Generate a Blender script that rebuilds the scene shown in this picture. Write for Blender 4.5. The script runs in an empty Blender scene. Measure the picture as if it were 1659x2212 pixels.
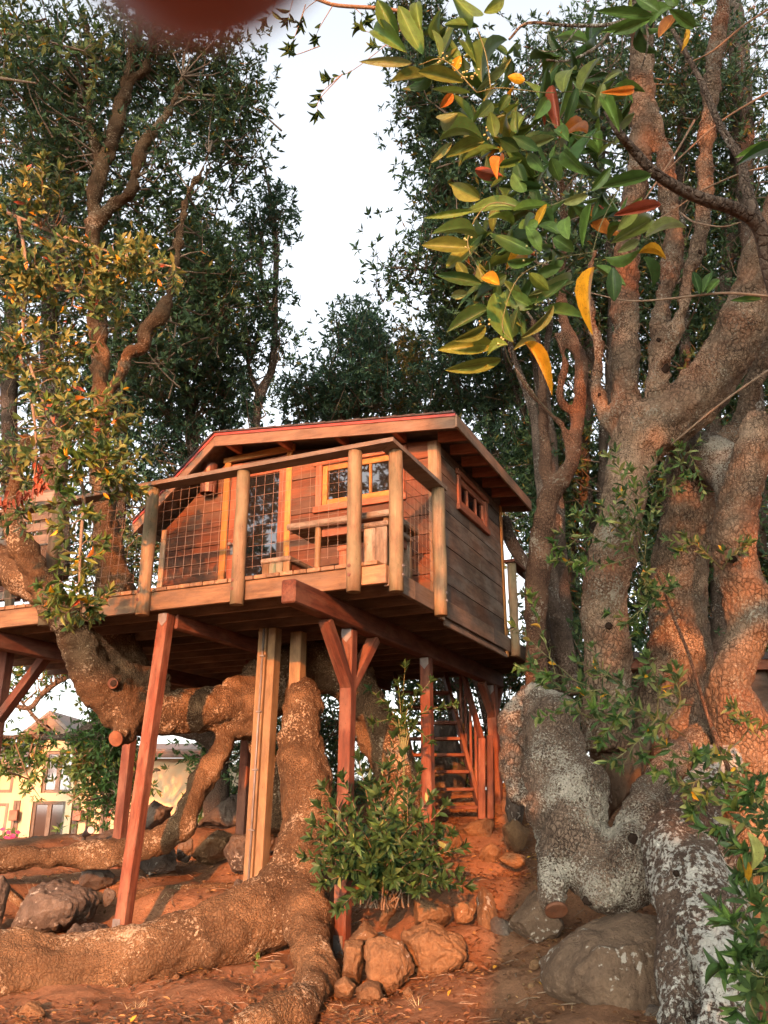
import bpy, bmesh, math, random
import numpy as np
from mathutils import Vector, Matrix, Quaternion

random.seed(7)
RNG = np.random.default_rng(11)
SC = bpy.context.scene
COL = SC.collection

# ------------------------------------------------------------------ camera, sky, sun, exposure
CAM_Z = 1.5
PITCH = math.radians(19.06)
cam_d = bpy.data.cameras.new('camera')
cam = bpy.data.objects.new('camera', cam_d)
COL.objects.link(cam)
cam.location = (0, 0, CAM_Z)
cam.rotation_euler = (math.pi / 2 + PITCH, 0, 0)
cam_d.sensor_fit = 'VERTICAL'
cam_d.sensor_height = 36.0
cam_d.lens = 1850 / 2212 * 36.0
cam_d.clip_start = 0.01
cam_d.clip_end = 2000
cam_d.dof.use_dof = True
cam_d.dof.focus_distance = 8.0
cam_d.dof.aperture_fstop = 12.0
SC.camera = cam

SUN_EL = math.radians(12)
SUN_AZ = math.radians(8)          # the light travels this far to the right of straight ahead
world = bpy.data.worlds.new('World')
SC.world = world
world.use_nodes = True
wn = world.node_tree
for n in list(wn.nodes):
    wn.nodes.remove(n)
sky = wn.nodes.new('ShaderNodeTexSky')
sky.sky_type = 'NISHITA'
sky.sun_disc = False
sky.sun_elevation = SUN_EL
sky.sun_rotation = math.pi + SUN_AZ
sky.air_density = 1.0
sky.dust_density = 3.0
sky.ozone_density = 1.0
hs = wn.nodes.new('ShaderNodeHueSaturation')
hs.inputs['Saturation'].default_value = 0.25
bgn = wn.nodes.new('ShaderNodeBackground')
bgn.inputs['Strength'].default_value = 0.15
won = wn.nodes.new('ShaderNodeOutputWorld')
wn.links.new(sky.outputs[0], hs.inputs['Color'])
wn.links.new(hs.outputs[0], bgn.inputs['Color'])
wn.links.new(bgn.outputs[0], won.inputs['Surface'])

sun_d = bpy.data.lights.new('sun', 'SUN')
sun_d.energy = 2.6
sun_d.angle = math.radians(0.55)
sun_d.color = (1.0, 0.29, 0.055)
sun = bpy.data.objects.new('sun', sun_d)
COL.objects.link(sun)
LIGHT = Vector((math.sin(SUN_AZ) * math.cos(SUN_EL), math.cos(SUN_AZ) * math.cos(SUN_EL), -math.sin(SUN_EL)))
sun.rotation_euler = LIGHT.to_track_quat('-Z', 'Y').to_euler()
sun.location = (-3, -20, 14)

SC.view_settings.view_transform = 'Standard'
SC.view_settings.look = 'None'
SC.view_settings.gamma = 1.0
SC.view_settings.use_curve_mapping = False
SC.view_settings.exposure = 2.1
SC.render.engine = 'CYCLES'
SC.cycles.use_denoising = True
SC.cycles.max_bounces = 6
SC.cycles.transparent_max_bounces = 6
SC.cycles.sample_clamp_indirect = 6

# ------------------------------------------------------------------ geometry helpers
F_PX, CXP, CYP = 1850.0, 829.5, 1106.0
CP, SP = math.cos(PITCH), math.sin(PITCH)

def ray(x, y):
    u = (x - CXP) / F_PX
    v = -(y - CYP) / F_PX
    return u, CP - v * SP, SP + v * CP

def W(x, y, Y):
    """the point at ground distance Y seen along a direction of the photograph"""
    u, w, k = ray(x, y)
    return Vector((u / w * Y, Y, CAM_Z + k / w * Y))

def RAD(x, y, Y, wpx):
    return wpx / 2 * (Y / ray(x, y)[1]) / F_PX

HO = Vector((0, 7.07, 0))
HF = Matrix.Translation(HO) @ Matrix.Rotation(math.radians(-24.4), 4, 'Z')
I4 = Matrix.Identity(4)
XF = {}                                        # world matrix of every empty and part

def tag(o, label=None, cat=None, group=None, kind=None):
    if label: o['label'] = label
    if cat: o['category'] = cat
    if group: o['group'] = group
    if kind: o['kind'] = kind
    return o

def thing(name, label, cat, loc=(0, 0, 0), group=None, frame=None):
    """an Empty at the thing's base; loc is in the given frame"""
    o = bpy.data.objects.new(name, None)
    COL.objects.link(o)
    o.empty_display_size = 0.2
    m = (frame or I4) @ Matrix.Translation(Vector(loc))
    o.matrix_basis = m
    XF[o.name] = m
    return tag(o, label, cat, group)

def link_mesh(name, me, mat, parent=None, M=None, frame=None, label=None, kind=None):
    """me is in 'frame' coordinates; if M is given the object sits at frame @ M instead (shared meshes)"""
    o = bpy.data.objects.new(name, me)
    COL.objects.link(o)
    if mat is not None and not me.materials:
        me.materials.append(mat)
    w = (frame or I4) @ (M if M is not None else I4)
    if parent is not None:
        o.parent = parent
        o.matrix_basis = XF[parent.name].inverted() @ w
    else:
        o.matrix_basis = w
    XF[o.name] = w
    if label: o['label'] = label
    if kind: o['kind'] = kind
    return o

BOXC = [(sx, sy, sz) for sx in (-1, 1) for sy in (-1, 1) for sz in (-1, 1)]
def _box_faces():
    ix = lambda c, k: BOXC.index(c) * 3 + k
    F = []
    for k in range(3):
        a, b = [i for i in range(3) if i != k]
        for s in (-1, 1):
            q = []
            for (p, r) in ((-1, -1), (1, -1), (1, 1), (-1, 1)):
                c = [0, 0, 0]; c[k] = s; c[a] = p; c[b] = r
                q.append(ix(tuple(c), k))
            F.append(q)
    for k in range(3):                          # edges running along axis k
        a, b = [i for i in range(3) if i != k]
        for sa in (-1, 1):
            for sb in (-1, 1):
                c0 = [0, 0, 0]; c0[k] = -1; c0[a] = sa; c0[b] = sb
                c1 = list(c0); c1[k] = 1
                c0 = tuple(c0); c1 = tuple(c1)
                F.append([ix(c0, a), ix(c1, a), ix(c1, b), ix(c0, b)])
    for c in BOXC:
        F.append([ix(c, 0), ix(c, 1), ix(c, 2)])
    return F
BOXF = _box_faces()

class MB:
    def __init__(s):
        s.v = []; s.f = []; s.g = []; s.smooth = []
    def add(s, vs, fs, gc=None, smooth=False):
        n = len(s.v)
        s.v += [tuple(p) for p in vs]
        s.g += [tuple(p) for p in (gc if gc is not None else vs)]
        s.f += [[n + i for i in f] for f in fs]
        s.smooth += [smooth] * len(fs)
        return s
    def obox(s, c, ax, half, ch=0.004):
        """oriented chamfered box; grain runs along ax[0]"""
        c = Vector(c)
        ch = min(ch, min(half) * 0.45)
        vs = []; gs = []
        off = (random.uniform(0, 50), random.uniform(0, 50), random.uniform(0, 50))
        for sg in BOXC:
            for k in range(3):
                l = [sg[i] * (half[i] - (0 if i == k else ch)) for i in range(3)]
                vs.append(c + ax[0] * l[0] + ax[1] * l[1] + ax[2] * l[2])
                gs.append((l[0] + off[0], l[1] + off[1], l[2] + off[2]))
        fs = []
        for f in BOXF:
            p = [vs[i] for i in f]
            nn = (p[1] - p[0]).cross(p[2] - p[0])
            ce = sum(p, Vector()) / len(p) - c
            fs.append(f if nn.dot(ce) > 0 else f[::-1])
        return s.add(vs, fs, gs)
    def box(s, x0, x1, y0, y1, z0, z1, grain=0, ch=0.004):
        e = [Vector((1, 0, 0)), Vector((0, 1, 0)), Vector((0, 0, 1))]
        h = [abs(x1 - x0) / 2, abs(y1 - y0) / 2, abs(z1 - z0) / 2]
        o = [grain] + [i for i in range(3) if i != grain]
        return s.obox(((x0 + x1) / 2, (y0 + y1) / 2, (z0 + z1) / 2), [e[i] for i in o], [h[i] for i in o], ch)
    def beam(s, p0, p1, w, h, up=(0, 0, 1), ch=0.006):
        p0 = Vector(p0); p1 = Vector(p1)
        d = (p1 - p0); L = d.length; d.normalize()
        sd = d.cross(Vector(up))
        if sd.length < 1e-4: sd = d.cross(Vector((0, 1, 0)))
        sd.normalize(); u = sd.cross(d)
        return s.obox((p0 + p1) / 2, [d, sd, u], [L / 2, w / 2, h / 2], ch)
    def prism(s, poly, y0, y1, to):
        """convex polygon (a,b) extruded between y0 and y1; to(a,b,y) -> point"""
        n = len(poly)
        off = (random.uniform(0, 50), random.uniform(0, 50), random.uniform(0, 50))
        vs = [Vector(to(a, b, y0)) for a, b in poly] + [Vector(to(a, b, y1)) for a, b in poly]
        gs = [(a + off[0], b + off[1], y0 + off[2]) for a, b in poly] + [(a + off[0], b + off[1], y1 + off[2]) for a, b in poly]
        fs = [list(range(n)), list(range(n, 2 * n))] + [[i, (i + 1) % n, n + (i + 1) % n, n + i] for i in range(n)]
        c = sum(vs, Vector()) / len(vs)
        out = []
        for f in fs:
            p = [vs[i] for i in f]
            nn = Vector()
            for i in range(len(p)):
                nn += (p[i] - c).cross(p[(i + 1) % len(p)] - c)
            out.append(f if nn.dot(sum(p, Vector()) / len(p) - c) > 0 else f[::-1])
        return s.add(vs, out, gs)
    def tube(s, pts, rad, n=8, cap=True, smooth=True):
        pts = [Vector(p) for p in pts]
        if not hasattr(rad, '__len__'): rad = [rad] * len(pts)
        off = (random.uniform(0, 50), random.uniform(0, 50))
        vs = []; gs = []; L = 0
        t = (pts[1] - pts[0]).normalized()
        a = t.orthogonal().normalized()
        for i, p in enumerate(pts):
            t2 = (pts[min(i + 1, len(pts) - 1)] - pts[max(i - 1, 0)])
            if t2.length > 1e-9:
                t2.normalize()
                q = t.rotation_difference(t2); a = q @ a; t = t2
            a = (a - t * a.dot(t)).normalized()
            b = t.cross(a)
            if i: L += (p - pts[i - 1]).length
            for k in range(n):
                th = 2 * math.pi * k / n
                vs.append(p + (a * math.cos(th) + b * math.sin(th)) * rad[i])
                gs.append((L + off[0], math.cos(th) * rad[i] + off[1], math.sin(th) * rad[i]))
        fs = []
        for i in range(len(pts) - 1):
            for k in range(n):
                k2 = (k + 1) % n
                fs.append([i * n + k, i * n + k2, (i + 1) * n + k2, (i + 1) * n + k])
        s.add(vs, fs, gs, smooth)
        if cap:
            m = len(s.v) - len(vs)
            s.f += [[m + k for k in range(n)][::-1], [m + (len(pts) - 1) * n + k for k in range(n)]]
            s.smooth += [False, False]
        return s
    def mesh(s, name, mat=None):
        me = bpy.data.meshes.new(name)
        me.from_pydata(s.v, [], s.f)
        me.polygons.foreach_set('use_smooth', s.smooth)
        at = me.attributes.new('gc', 'FLOAT_VECTOR', 'POINT')
        at.data.foreach_set('vector', np.array(s.g, dtype=np.float32).ravel())
        me.update()
        if mat is not None: me.materials.append(mat)
        return me
    def build(s, name, mat, parent=None, frame=None, label=None, kind=None):
        me = s.mesh(name, mat)
        if parent is not None:
            me.transform(XF[parent.name].inverted() @ (frame or I4))
            o = bpy.data.objects.new(name, me); COL.objects.link(o)
            o.parent = parent
            XF[o.name] = XF[parent.name].copy()
        else:
            o = bpy.data.objects.new(name, me); COL.objects.link(o)
            o.matrix_basis = frame or I4
            XF[o.name] = (frame or I4).copy()
        if label: o['label'] = label
        if kind: o['kind'] = kind
        return o

def catmull(P, k=5):
    """P: array of rows; smooth curve through them"""
    P = np.array(P, dtype=float)
    Q = np.vstack([2 * P[0] - P[1], P, 2 * P[-1] - P[-2]])
    out = []
    for i in range(1, len(Q) - 2):
        for j in range(k):
            t = j / k
            a, b, c, d = Q[i - 1], Q[i], Q[i + 1], Q[i + 2]
            out.append(0.5 * ((2 * b) + (-a + c) * t + (2 * a - 5 * b + 4 * c - d) * t * t + (-a + 3 * b - 3 * c + d) * t ** 3))
    out.append(P[-1])
    return np.array(out)

def limb_pts(L, k=5):
    """list of (x, y, Y, width) seen in the photograph -> points and radii in metres"""
    rows = []
    for (x, y, Y, w) in L:
        p = W(x, y, Y)
        rows.append((p.x, p.y, p.z, max(0.003, RAD(x, y, Y, w))))
    C = catmull(rows, k)
    return [Vector(c[:3]) for c in C], [max(0.003, float(c[3])) for c in C]

class WaveNoise:
    def __init__(s, seed, freq, n=14, octaves=1):
        r = np.random.default_rng(seed)
        s.t = []
        for o in range(octaves):
            d = r.normal(size=(n, 3)); d /= np.linalg.norm(d, axis=1)[:, None]
            k = d * (freq * 2 ** o) * r.uniform(0.6, 1.5, size=(n, 1)) * 2 * math.pi
            s.t.append((k, r.uniform(0, 6.28, n), 0.5 ** o))
    def __call__(s, P):
        out = 0
        for k, ph, a in s.t:
            out = out + a * np.cos(P @ k.T + ph).sum(1) / math.sqrt(k.shape[0])
        return out * 0.9

def vert_array(me):
    a = np.empty(len(me.vertices) * 3); me.vertices.foreach_get('co', a); return a.reshape(-1, 3)
def norm_array(me):
    a = np.empty(len(me.vertices) * 3); me.vertices.foreach_get('normal', a); return a.reshape(-1, 3)

def fused_limbs(limbs, voxel=0.022, seed=1, lump=0.012, fine=0.005, holes=(), rings=()):
    """tubes fused into one skin, then roughened; coordinates are world"""
    mb = MB()
    for L in limbs:
        p, r = limb_pts(L)
        mb.tube(p, r, 14)
    me0 = mb.mesh('limb_skin')
    o = bpy.data.objects.new('limb_skin', me0); COL.objects.link(o)
    m = o.modifiers.new('r', 'REMESH'); m.mode = 'VOXEL'; m.voxel_size = voxel; m.use_smooth_shade = True
    m2 = o.modifiers.new('s', 'SMOOTH'); m2.iterations = 6; m2.factor = 0.5
    bpy.context.view_layer.update()
    dg = bpy.context.evaluated_depsgraph_get()
    me = bpy.data.meshes.new_from_object(o.evaluated_get(dg))
    bpy.data.objects.remove(o); bpy.data.meshes.remove(me0)
    P = vert_array(me); N = norm_array(me)
    n1 = WaveNoise(seed, 2.2, 16, 2)(P); n2 = WaveNoise(seed + 5, 9, 18, 3)(P)
    D = lump * n1 + fine * n2
    for (c, r, dep) in holes:
        c = np.array(c); d = np.linalg.norm(P - c, axis=1) / r
        D = D - dep * np.clip(1.15 - d, 0, 1) ** 0.7 + 0.28 * r * np.exp(-((d - 1.15) / 0.22) ** 2)
    P = P + N * D[:, None]
    me.vertices.foreach_set('co', P.ravel())
    me.polygons.foreach_set('use_smooth', [True] * len(me.polygons))
    me.update()
    return me

def to_parent(me, parent):
    me.transform(XF[parent.name].inverted())
    return me

def part_mesh(name, me, mat, parent, label=None, kind=None):
    """mesh in world coordinates -> part of a thing"""
    if mat is not None and not me.materials: me.materials.append(mat)
    to_parent(me, parent)
    o = bpy.data.objects.new(name, me); COL.objects.link(o); o.parent = parent
    XF[o.name] = XF[parent.name].copy()
    if label: o['label'] = label
    if kind: o['kind'] = kind
    return o

# ------------------------------------------------------------------ materials
def new_mat(name):
    m = bpy.data.materials.new(name); m.use_nodes = True
    nt = m.node_tree
    for n in list(nt.nodes): nt.nodes.remove(n)
    out = nt.nodes.new('ShaderNodeOutputMaterial')
    def N(t, **kw):
        n = nt.nodes.new('ShaderNode' + t)
        for k, v in kw.items():
            if k.startswith('_'): setattr(n, k[1:], v)
            else: n.inputs[k.replace('__', ' ')].default_value = v
        return n
    def Lk(a, b): nt.links.new(a, b)
    return m, nt, out, N, Lk

def ramp(N, stops):
    r = N('ValToRGB')
    e = r.color_ramp.elements
    while len(e) < len(stops): e.new(0.5)
    for el, (p, c) in zip(e, stops):
        el.position = p
        el.color = (c, c, c, 1) if isinstance(c, (int, float)) else (*c, 1)
    return r

def mixc(N, Lk, fac, a, b, mode='MIX'):
    m = N('Mix', _data_type='RGBA', _blend_type=mode)
    if hasattr(fac, 'is_output'): Lk(fac, m.inputs[0])
    else: m.inputs[0].default_value = fac
    for v, i in ((a, 6), (b, 7)):
        if hasattr(v, 'is_output'): Lk(v, m.inputs[i])
        else: m.inputs[i].default_value = (*v, 1)
    return m.outputs[2]

def wood(name, light, dark, weather=None, rough=0.7, scale=1.0, bump=0.35, wamt=0.5, knots=True):
    m, nt, out, N, Lk = new_mat(name)
    at = N('Attribute', _attribute_name='gc')
    oi = N('ObjectInfo')
    mul = N('Math', _operation='MULTIPLY'); mul.inputs[1].default_value = 41.0
    Lk(oi.outputs['Random'], mul.inputs[0])
    add = N('VectorMath', _operation='ADD')
    Lk(at.outputs['Vector'], add.inputs[0]); Lk(mul.outputs[0], add.inputs[1])
    mp = N('Mapping'); mp.inputs['Scale'].default_value = (2.2 * scale, 38 * scale, 38 * scale)
    Lk(add.outputs[0], mp.inputs['Vector'])
    n1 = N('TexNoise', Scale=1.0, Detail=5.0, Roughness=0.65, Distortion=0.6); Lk(mp.outputs[0], n1.inputs['Vector'])
    mp2 = N('Mapping'); mp2.inputs['Scale'].default_value = (1.6, 5, 5)
    Lk(add.outputs[0], mp2.inputs['Vector'])
    n2 = N('TexNoise', Scale=1.4, Detail=4.0, Roughness=0.6); Lk(mp2.outputs[0], n2.inputs['Vector'])
    r1 = ramp(N, [(0.34, dark), (0.66, light)]); Lk(n1.outputs['Fac'], r1.inputs[0])
    col = r1.outputs[0]
    if weather:
        r2 = ramp(N, [(0.46, 0.0), (0.58, wamt)]); Lk(n2.outputs['Fac'], r2.inputs[0])
        col = mixc(N, Lk, r2.outputs[0], col, weather)
    if knots:
        vo = N('TexVoronoi', _feature='F1'); mp3 = N('Mapping'); mp3.inputs['Scale'].default_value = (2.2, 7, 7)
        Lk(add.outputs[0], mp3.inputs['Vector']); Lk(mp3.outputs[0], vo.inputs['Vector'])
        rk = ramp(N, [(0.05, 0.75), (0.11, 0.0)]); Lk(vo.outputs['Distance'], rk.inputs[0])
        col = mixc(N, Lk, rk.outputs[0], col, tuple(c * 0.4 for c in dark))
    n5 = N('TexNoise', Scale=1.0, Detail=6.0, Roughness=0.7); mp5 = N('Mapping'); mp5.inputs['Scale'].default_value = (3.0, 7.0, 7.0); Lk(add.outputs[0], mp5.inputs['Vector']); Lk(mp5.outputs[0], n5.inputs['Vector'])
    r5 = ramp(N, [(0.34, 0.62), (0.55, 1.0), (0.72, 1.2)]); Lk(n5.outputs['Fac'], r5.inputs[0])
    col = mixc(N, Lk, 1.0, col, r5.outputs[0], 'MULTIPLY')
    # piece to piece variation
    hv = N('HueSaturation'); mr = N('MapRange'); mr.inputs['To Min'].default_value = 0.66; mr.inputs['To Max'].default_value = 1.25
    Lk(oi.outputs['Random'], mr.inputs['Value']); Lk(mr.outputs[0], hv.inputs['Value']); Lk(col, hv.inputs['Color'])
    p = N('BsdfPrincipled', Roughness=rough)
    p.inputs['Specular IOR Level'].default_value = 0.25
    Lk(hv.outputs[0], p.inputs['Base Color'])
    b = N('Bump', Strength=bump, Distance=0.004); Lk(n1.outputs['Fac'], b.inputs['Height']); Lk(b.outputs[0], p.inputs['Normal'])
    Lk(p.outputs[0], out.inputs[0])
    return m

def plain(name, c, rough=0.6, metal=0.0, spec=0.4, noise=0.25, nscale=9.0):
    m, nt, out, N, Lk = new_mat(name)
    p = N('BsdfPrincipled', Roughness=rough, Metallic=metal); p.inputs['Specular IOR Level'].default_value = spec
    tc = N('TexCoord'); n = N('TexNoise', Scale=nscale, Detail=4.0); Lk(tc.outputs['Object'], n.inputs['Vector'])
    r = ramp(N, [(0.3, tuple(x * (1 - noise) for x in c)), (0.7, tuple(min(1, x * (1 + noise)) for x in c))])
    Lk(n.outputs['Fac'], r.inputs[0]); Lk(r.outputs[0], p.inputs['Base Color'])
    b = N('Bump', Strength=0.12, Distance=0.01); Lk(n.outputs['Fac'], b.inputs['Height']); Lk(b.outputs[0], p.inputs['Normal'])
    Lk(p.outputs[0], out.inputs[0])
    return m

def bark(name, light, dark, lichen=0.3, lcol=(0.46, 0.45, 0.38), crack=40.0, bstr=0.9, lscale=30.0, stain=None, cstr=0.45, fleck=0.25):
    m, nt, out, N, Lk = new_mat(name)
    g = N('NewGeometry')
    nd = N('TexNoise', Scale=9.0, Detail=4.0, Roughness=0.6); Lk(g.outputs['Position'], nd.inputs['Vector'])
    dm = N('VectorMath', _operation='MULTIPLY_ADD'); Lk(nd.outputs['Color'], dm.inputs[0])
    dm.inputs[1].default_value = (0.075, 0.075, 0.075); Lk(g.outputs['Position'], dm.inputs[2])
    vo = N('TexVoronoi', _feature='DISTANCE_TO_EDGE', Scale=crack)
    mp = N('Mapping'); mp.inputs['Scale'].default_value = (1.0, 1.0, 0.7); Lk(dm.outputs[0], mp.inputs['Vector']); Lk(mp.outputs[0], vo.inputs['Vector'])
    rc = ramp(N, [(0.0, 0.0), (0.10, 0.7), (0.35, 1.0)]); Lk(vo.outputs['Distance'], rc.inputs[0])
    nf = N('TexNoise', Scale=70.0, Detail=6.0, Roughness=0.7); Lk(g.outputs['Position'], nf.inputs['Vector'])
    nb = N('TexNoise', Scale=3.2, Detail=6.0, Roughness=0.65); Lk(g.outputs['Position'], nb.inputs['Vector'])
    mxn = N('Math', _operation='MULTIPLY_ADD'); Lk(nf.outputs['Fac'], mxn.inputs[0]); mxn.inputs[1].default_value = 0.5
    hb = N('Math', _operation='MULTIPLY'); Lk(nb.outputs['Fac'], hb.inputs[0]); hb.inputs[1].default_value = 0.5
    Lk(hb.outputs[0], mxn.inputs[2])
    r1 = ramp(N, [(0.38, dark), (0.62, light)]); Lk(mxn.outputs[0], r1.inputs[0])
    col = r1.outputs[0]
    if stain:
        ns = N('TexNoise', Scale=1.3, Detail=3.0); Lk(g.outputs['Position'], ns.inputs['Vector'])
        rs = ramp(N, [(0.5, 0.0), (0.62, 0.6)]); Lk(ns.outputs['Fac'], rs.inputs[0])
        col = mixc(N, Lk, rs.outputs[0], col, stain)
    nw = N('TexNoise', Scale=0.9, Detail=5.0, Roughness=0.7); Lk(g.outputs['Position'], nw.inputs['Vector'])
    rw = ramp(N, [(0.36, 0.72), (0.64, 1.22)]); Lk(nw.outputs['Fac'], rw.inputs[0])
    col = mixc(N, Lk, 1.0, col, rw.outputs[0], 'MULTIPLY')
    # cracks: broken up so that they fade in and out
    nk = N('TexNoise', Scale=4.0, Detail=3.0); Lk(g.outputs['Position'], nk.inputs['Vector'])
    rk = ramp(N, [(0.38, 0.15 * cstr), (0.62, min(1, 1.5 * cstr))]); Lk(nk.outputs['Fac'], rk.inputs[0])
    ck = mixc(N, Lk, rc.outputs[0], tuple(c * 0.4 for c in dark), col)
    col = mixc(N, Lk, rk.outputs[0], col, ck)
    def speck(col, scale, det, amount, c, strength, psc, patch=.45):
        nl = N('TexNoise', Scale=scale, Detail=det, Roughness=0.72, Distortion=0.1); Lk(g.outputs['Position'], nl.inputs['Vector'])
        npz = N('TexNoise', Scale=psc, Detail=3.0); Lk(g.outputs['Position'], npz.inputs['Vector'])
        sm = N('Math', _operation='MULTIPLY_ADD'); Lk(npz.outputs['Fac'], sm.inputs[0]); sm.inputs[1].default_value = patch; Lk(nl.outputs['Fac'], sm.inputs[2])
        s2 = N('Math', _operation='SUBTRACT'); Lk(sm.outputs[0], s2.inputs[0]); s2.inputs[1].default_value = patch / 2
        th = 0.69 - 0.19 * amount
        rl = ramp(N, [(th - 0.02, 0.0), (th + 0.03, strength)]); Lk(s2.outputs[0], rl.inputs[0])
        return mixc(N, Lk, rl.outputs[0], col, c), rl.outputs[0]
    col, _ = speck(col, 85.0, 3.0, fleck, tuple(min(1, c * 1.75) for c in light), 0.6, 2.2, 0.95)
    col, lf = speck(col, lscale, 6.0, lichen, lcol, 0.85, 2.4, 0.7)
    p = N('BsdfPrincipled', Roughness=0.9); p.inputs['Specular IOR Level'].default_value = 0.12
    Lk(col, p.inputs['Base Color'])
    ha = N('Math', _operation='MULTIPLY_ADD'); Lk(nf.outputs['Fac'], ha.inputs[0]); ha.inputs[1].default_value = 0.9
    cm = N('Math', _operation='MULTIPLY'); Lk(rc.outputs[0], cm.inputs[0]); cm.inputs[1].default_value = 0.9; Lk(cm.outputs[0], ha.inputs[2])
    hl = N('Math', _operation='MULTIPLY_ADD'); Lk(lf, hl.inputs[0]); hl.inputs[1].default_value = 0.35; Lk(ha.outputs[0], hl.inputs[2])
    b = N('Bump', Strength=bstr, Distance=0.018); Lk(hl.outputs[0], b.inputs['Height']); Lk(b.outputs[0], p.inputs['Normal'])
    Lk(p.outputs[0], out.inputs[0])
    return m

def stone(name, light, dark, lichen=0.2):
    m, nt, out, N, Lk = new_mat(name)
    tc = N('TexCoord'); oi = N('ObjectInfo')
    mul = N('Math', _operation='MULTIPLY'); mul.inputs[1].default_value = 30.0; Lk(oi.outputs['Random'], mul.inputs[0])
    ad = N('VectorMath', _operation='ADD'); Lk(tc.outputs['Object'], ad.inputs[0]); Lk(mul.outputs[0], ad.inputs[1])
    n1 = N('TexNoise', Scale=4.0, Detail=8.0, Roughness=0.65); Lk(ad.outputs[0], n1.inputs['Vector'])
    n2 = N('TexNoise', Scale=42.0, Detail=5.0, Roughness=0.7); Lk(ad.outputs[0], n2.inputs['Vector'])
    r = ramp(N, [(0.35, dark), (0.65, light)]); Lk(n1.outputs['Fac'], r.inputs[0])
    rf = ramp(N, [(0.3, 0.72), (0.7, 1.15)]); Lk(n2.outputs['Fac'], rf.inputs[0])
    col = mixc(N, Lk, 1.0, r.outputs[0], rf.outputs[0], 'MULTIPLY')
    nl = N('TexNoise', Scale=20.0, Detail=4.0); Lk(ad.outputs[0], nl.inputs['Vector'])
    np_ = N('TexNoise', Scale=2.6, Detail=2.0); Lk(ad.outputs[0], np_.inputs['Vector'])
    sm = N('Math', _operation='MULTIPLY_ADD'); Lk(np_.outputs['Fac'], sm.inputs[0]); sm.inputs[1].default_value = 0.7; Lk(nl.outputs['Fac'], sm.inputs[2])
    s2 = N('Math', _operation='SUBTRACT'); Lk(sm.outputs[0], s2.inputs[0]); s2.inputs[1].default_value = 0.35
    th = 1.10 - 0.16 * lichen
    rl = ramp(N, [(min(.98, th - 0.35 - 0.02), 0.0), (min(1, th - 0.35 + 0.03), 0.7)]); Lk(s2.outputs[0], rl.inputs[0])
    col = mixc(N, Lk, rl.outputs[0], col, (0.42, 0.4, 0.33))
    hv = N('HueSaturation'); mr = N('MapRange'); mr.inputs['To Min'].default_value = 0.8; mr.inputs['To Max'].default_value = 1.2
    Lk(oi.outputs['Random'], mr.inputs['Value']); Lk(mr.outputs[0], hv.inputs['Value']); Lk(col, hv.inputs['Color'])
    p = N('BsdfPrincipled', Roughness=0.88); p.inputs['Specular IOR Level'].default_value = 0.2
    Lk(hv.outputs[0], p.inputs['Base Color'])
    sx = N('Math', _operation='MULTIPLY_ADD'); Lk(n2.outputs['Fac'], sx.inputs[0]); sx.inputs[1].default_value = 0.35; Lk(n1.outputs['Fac'], sx.inputs[2])
    b = N('Bump', Strength=1.0, Distance=0.05); Lk(sx.outputs[0], b.inputs['Height']); Lk(b.outputs[0], p.inputs['Normal'])
    Lk(p.outputs[0], out.inputs[0])
    return m

def leaf_mat(name, color=None, spec=0.22, rough=0.46, trans=0.25, var=0.3):
    """colour from the 'col' attribute when none is given; a paler midrib from 'gc'"""
    m, nt, out, N, Lk = new_mat(name)
    if color is None:
        a = N('Attribute', _attribute_name='col'); col = a.outputs['Color']
    else:
        oi = N('ObjectInfo')
        r = ramp(N, [(0.0, tuple(c * (1 - var) for c in color)), (0.6, color), (1.0, (color[0] * (1 + var * 1.3), color[1] * (1 + var * .9), color[2] * (1 + var * .3)))])
        Lk(oi.outputs['Random'], r.inputs[0])
        a = N('Attribute', _attribute_name='gc')
        sx = N('SeparateXYZ'); Lk(a.outputs['Vector'], sx.inputs[0])
        ab = N('Math', _operation='ABSOLUTE'); Lk(sx.outputs['Y'], ab.inputs[0])
        rm = ramp(N, [(0.0, 0.55), (0.09, 0.0)]); Lk(ab.outputs[0], rm.inputs[0])
        tc = N('TexCoord'); n = N('TexNoise', Scale=5.0, Detail=4.0); Lk(tc.outputs['Object'], n.inputs['Vector'])
        rn = ramp(N, [(0.35, 0.75), (0.7, 1.15)]); Lk(n.outputs['Fac'], rn.inputs[0])
        c1 = mixc(N, Lk, 1.0, r.outputs[0], rn.outputs[0], 'MULTIPLY')
        n3 = N('TexNoise', Scale=26.0, Detail=2.0); Lk(tc.outputs['Object'], n3.inputs['Vector'])
        rs = ramp(N, [(0.62, 0.0), (0.67, 0.65)]); Lk(n3.outputs['Fac'], rs.inputs[0])
        c1 = mixc(N, Lk, rs.outputs[0], c1, (0.09, 0.05, 0.02))
        col = mixc(N, Lk, rm.outputs[0], c1, (min(1, color[0] * 1.9 + .05), min(1, color[1] * 1.8 + .05), color[2] * 1.4 + .02))
    p = N('BsdfPrincipled', Roughness=rough); p.inputs['Specular IOR Level'].default_value = spec
    Lk(col, p.inputs['Base Color'])
    t = N('BsdfTranslucent'); Lk(col, t.inputs['Color'])
    mx = N('MixShader'); mx.inputs[0].default_value = trans
    Lk(p.outputs[0], mx.inputs[1]); Lk(t.outputs[0], mx.inputs[2]); Lk(mx.outputs[0], out.inputs[0])
    return m

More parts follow.
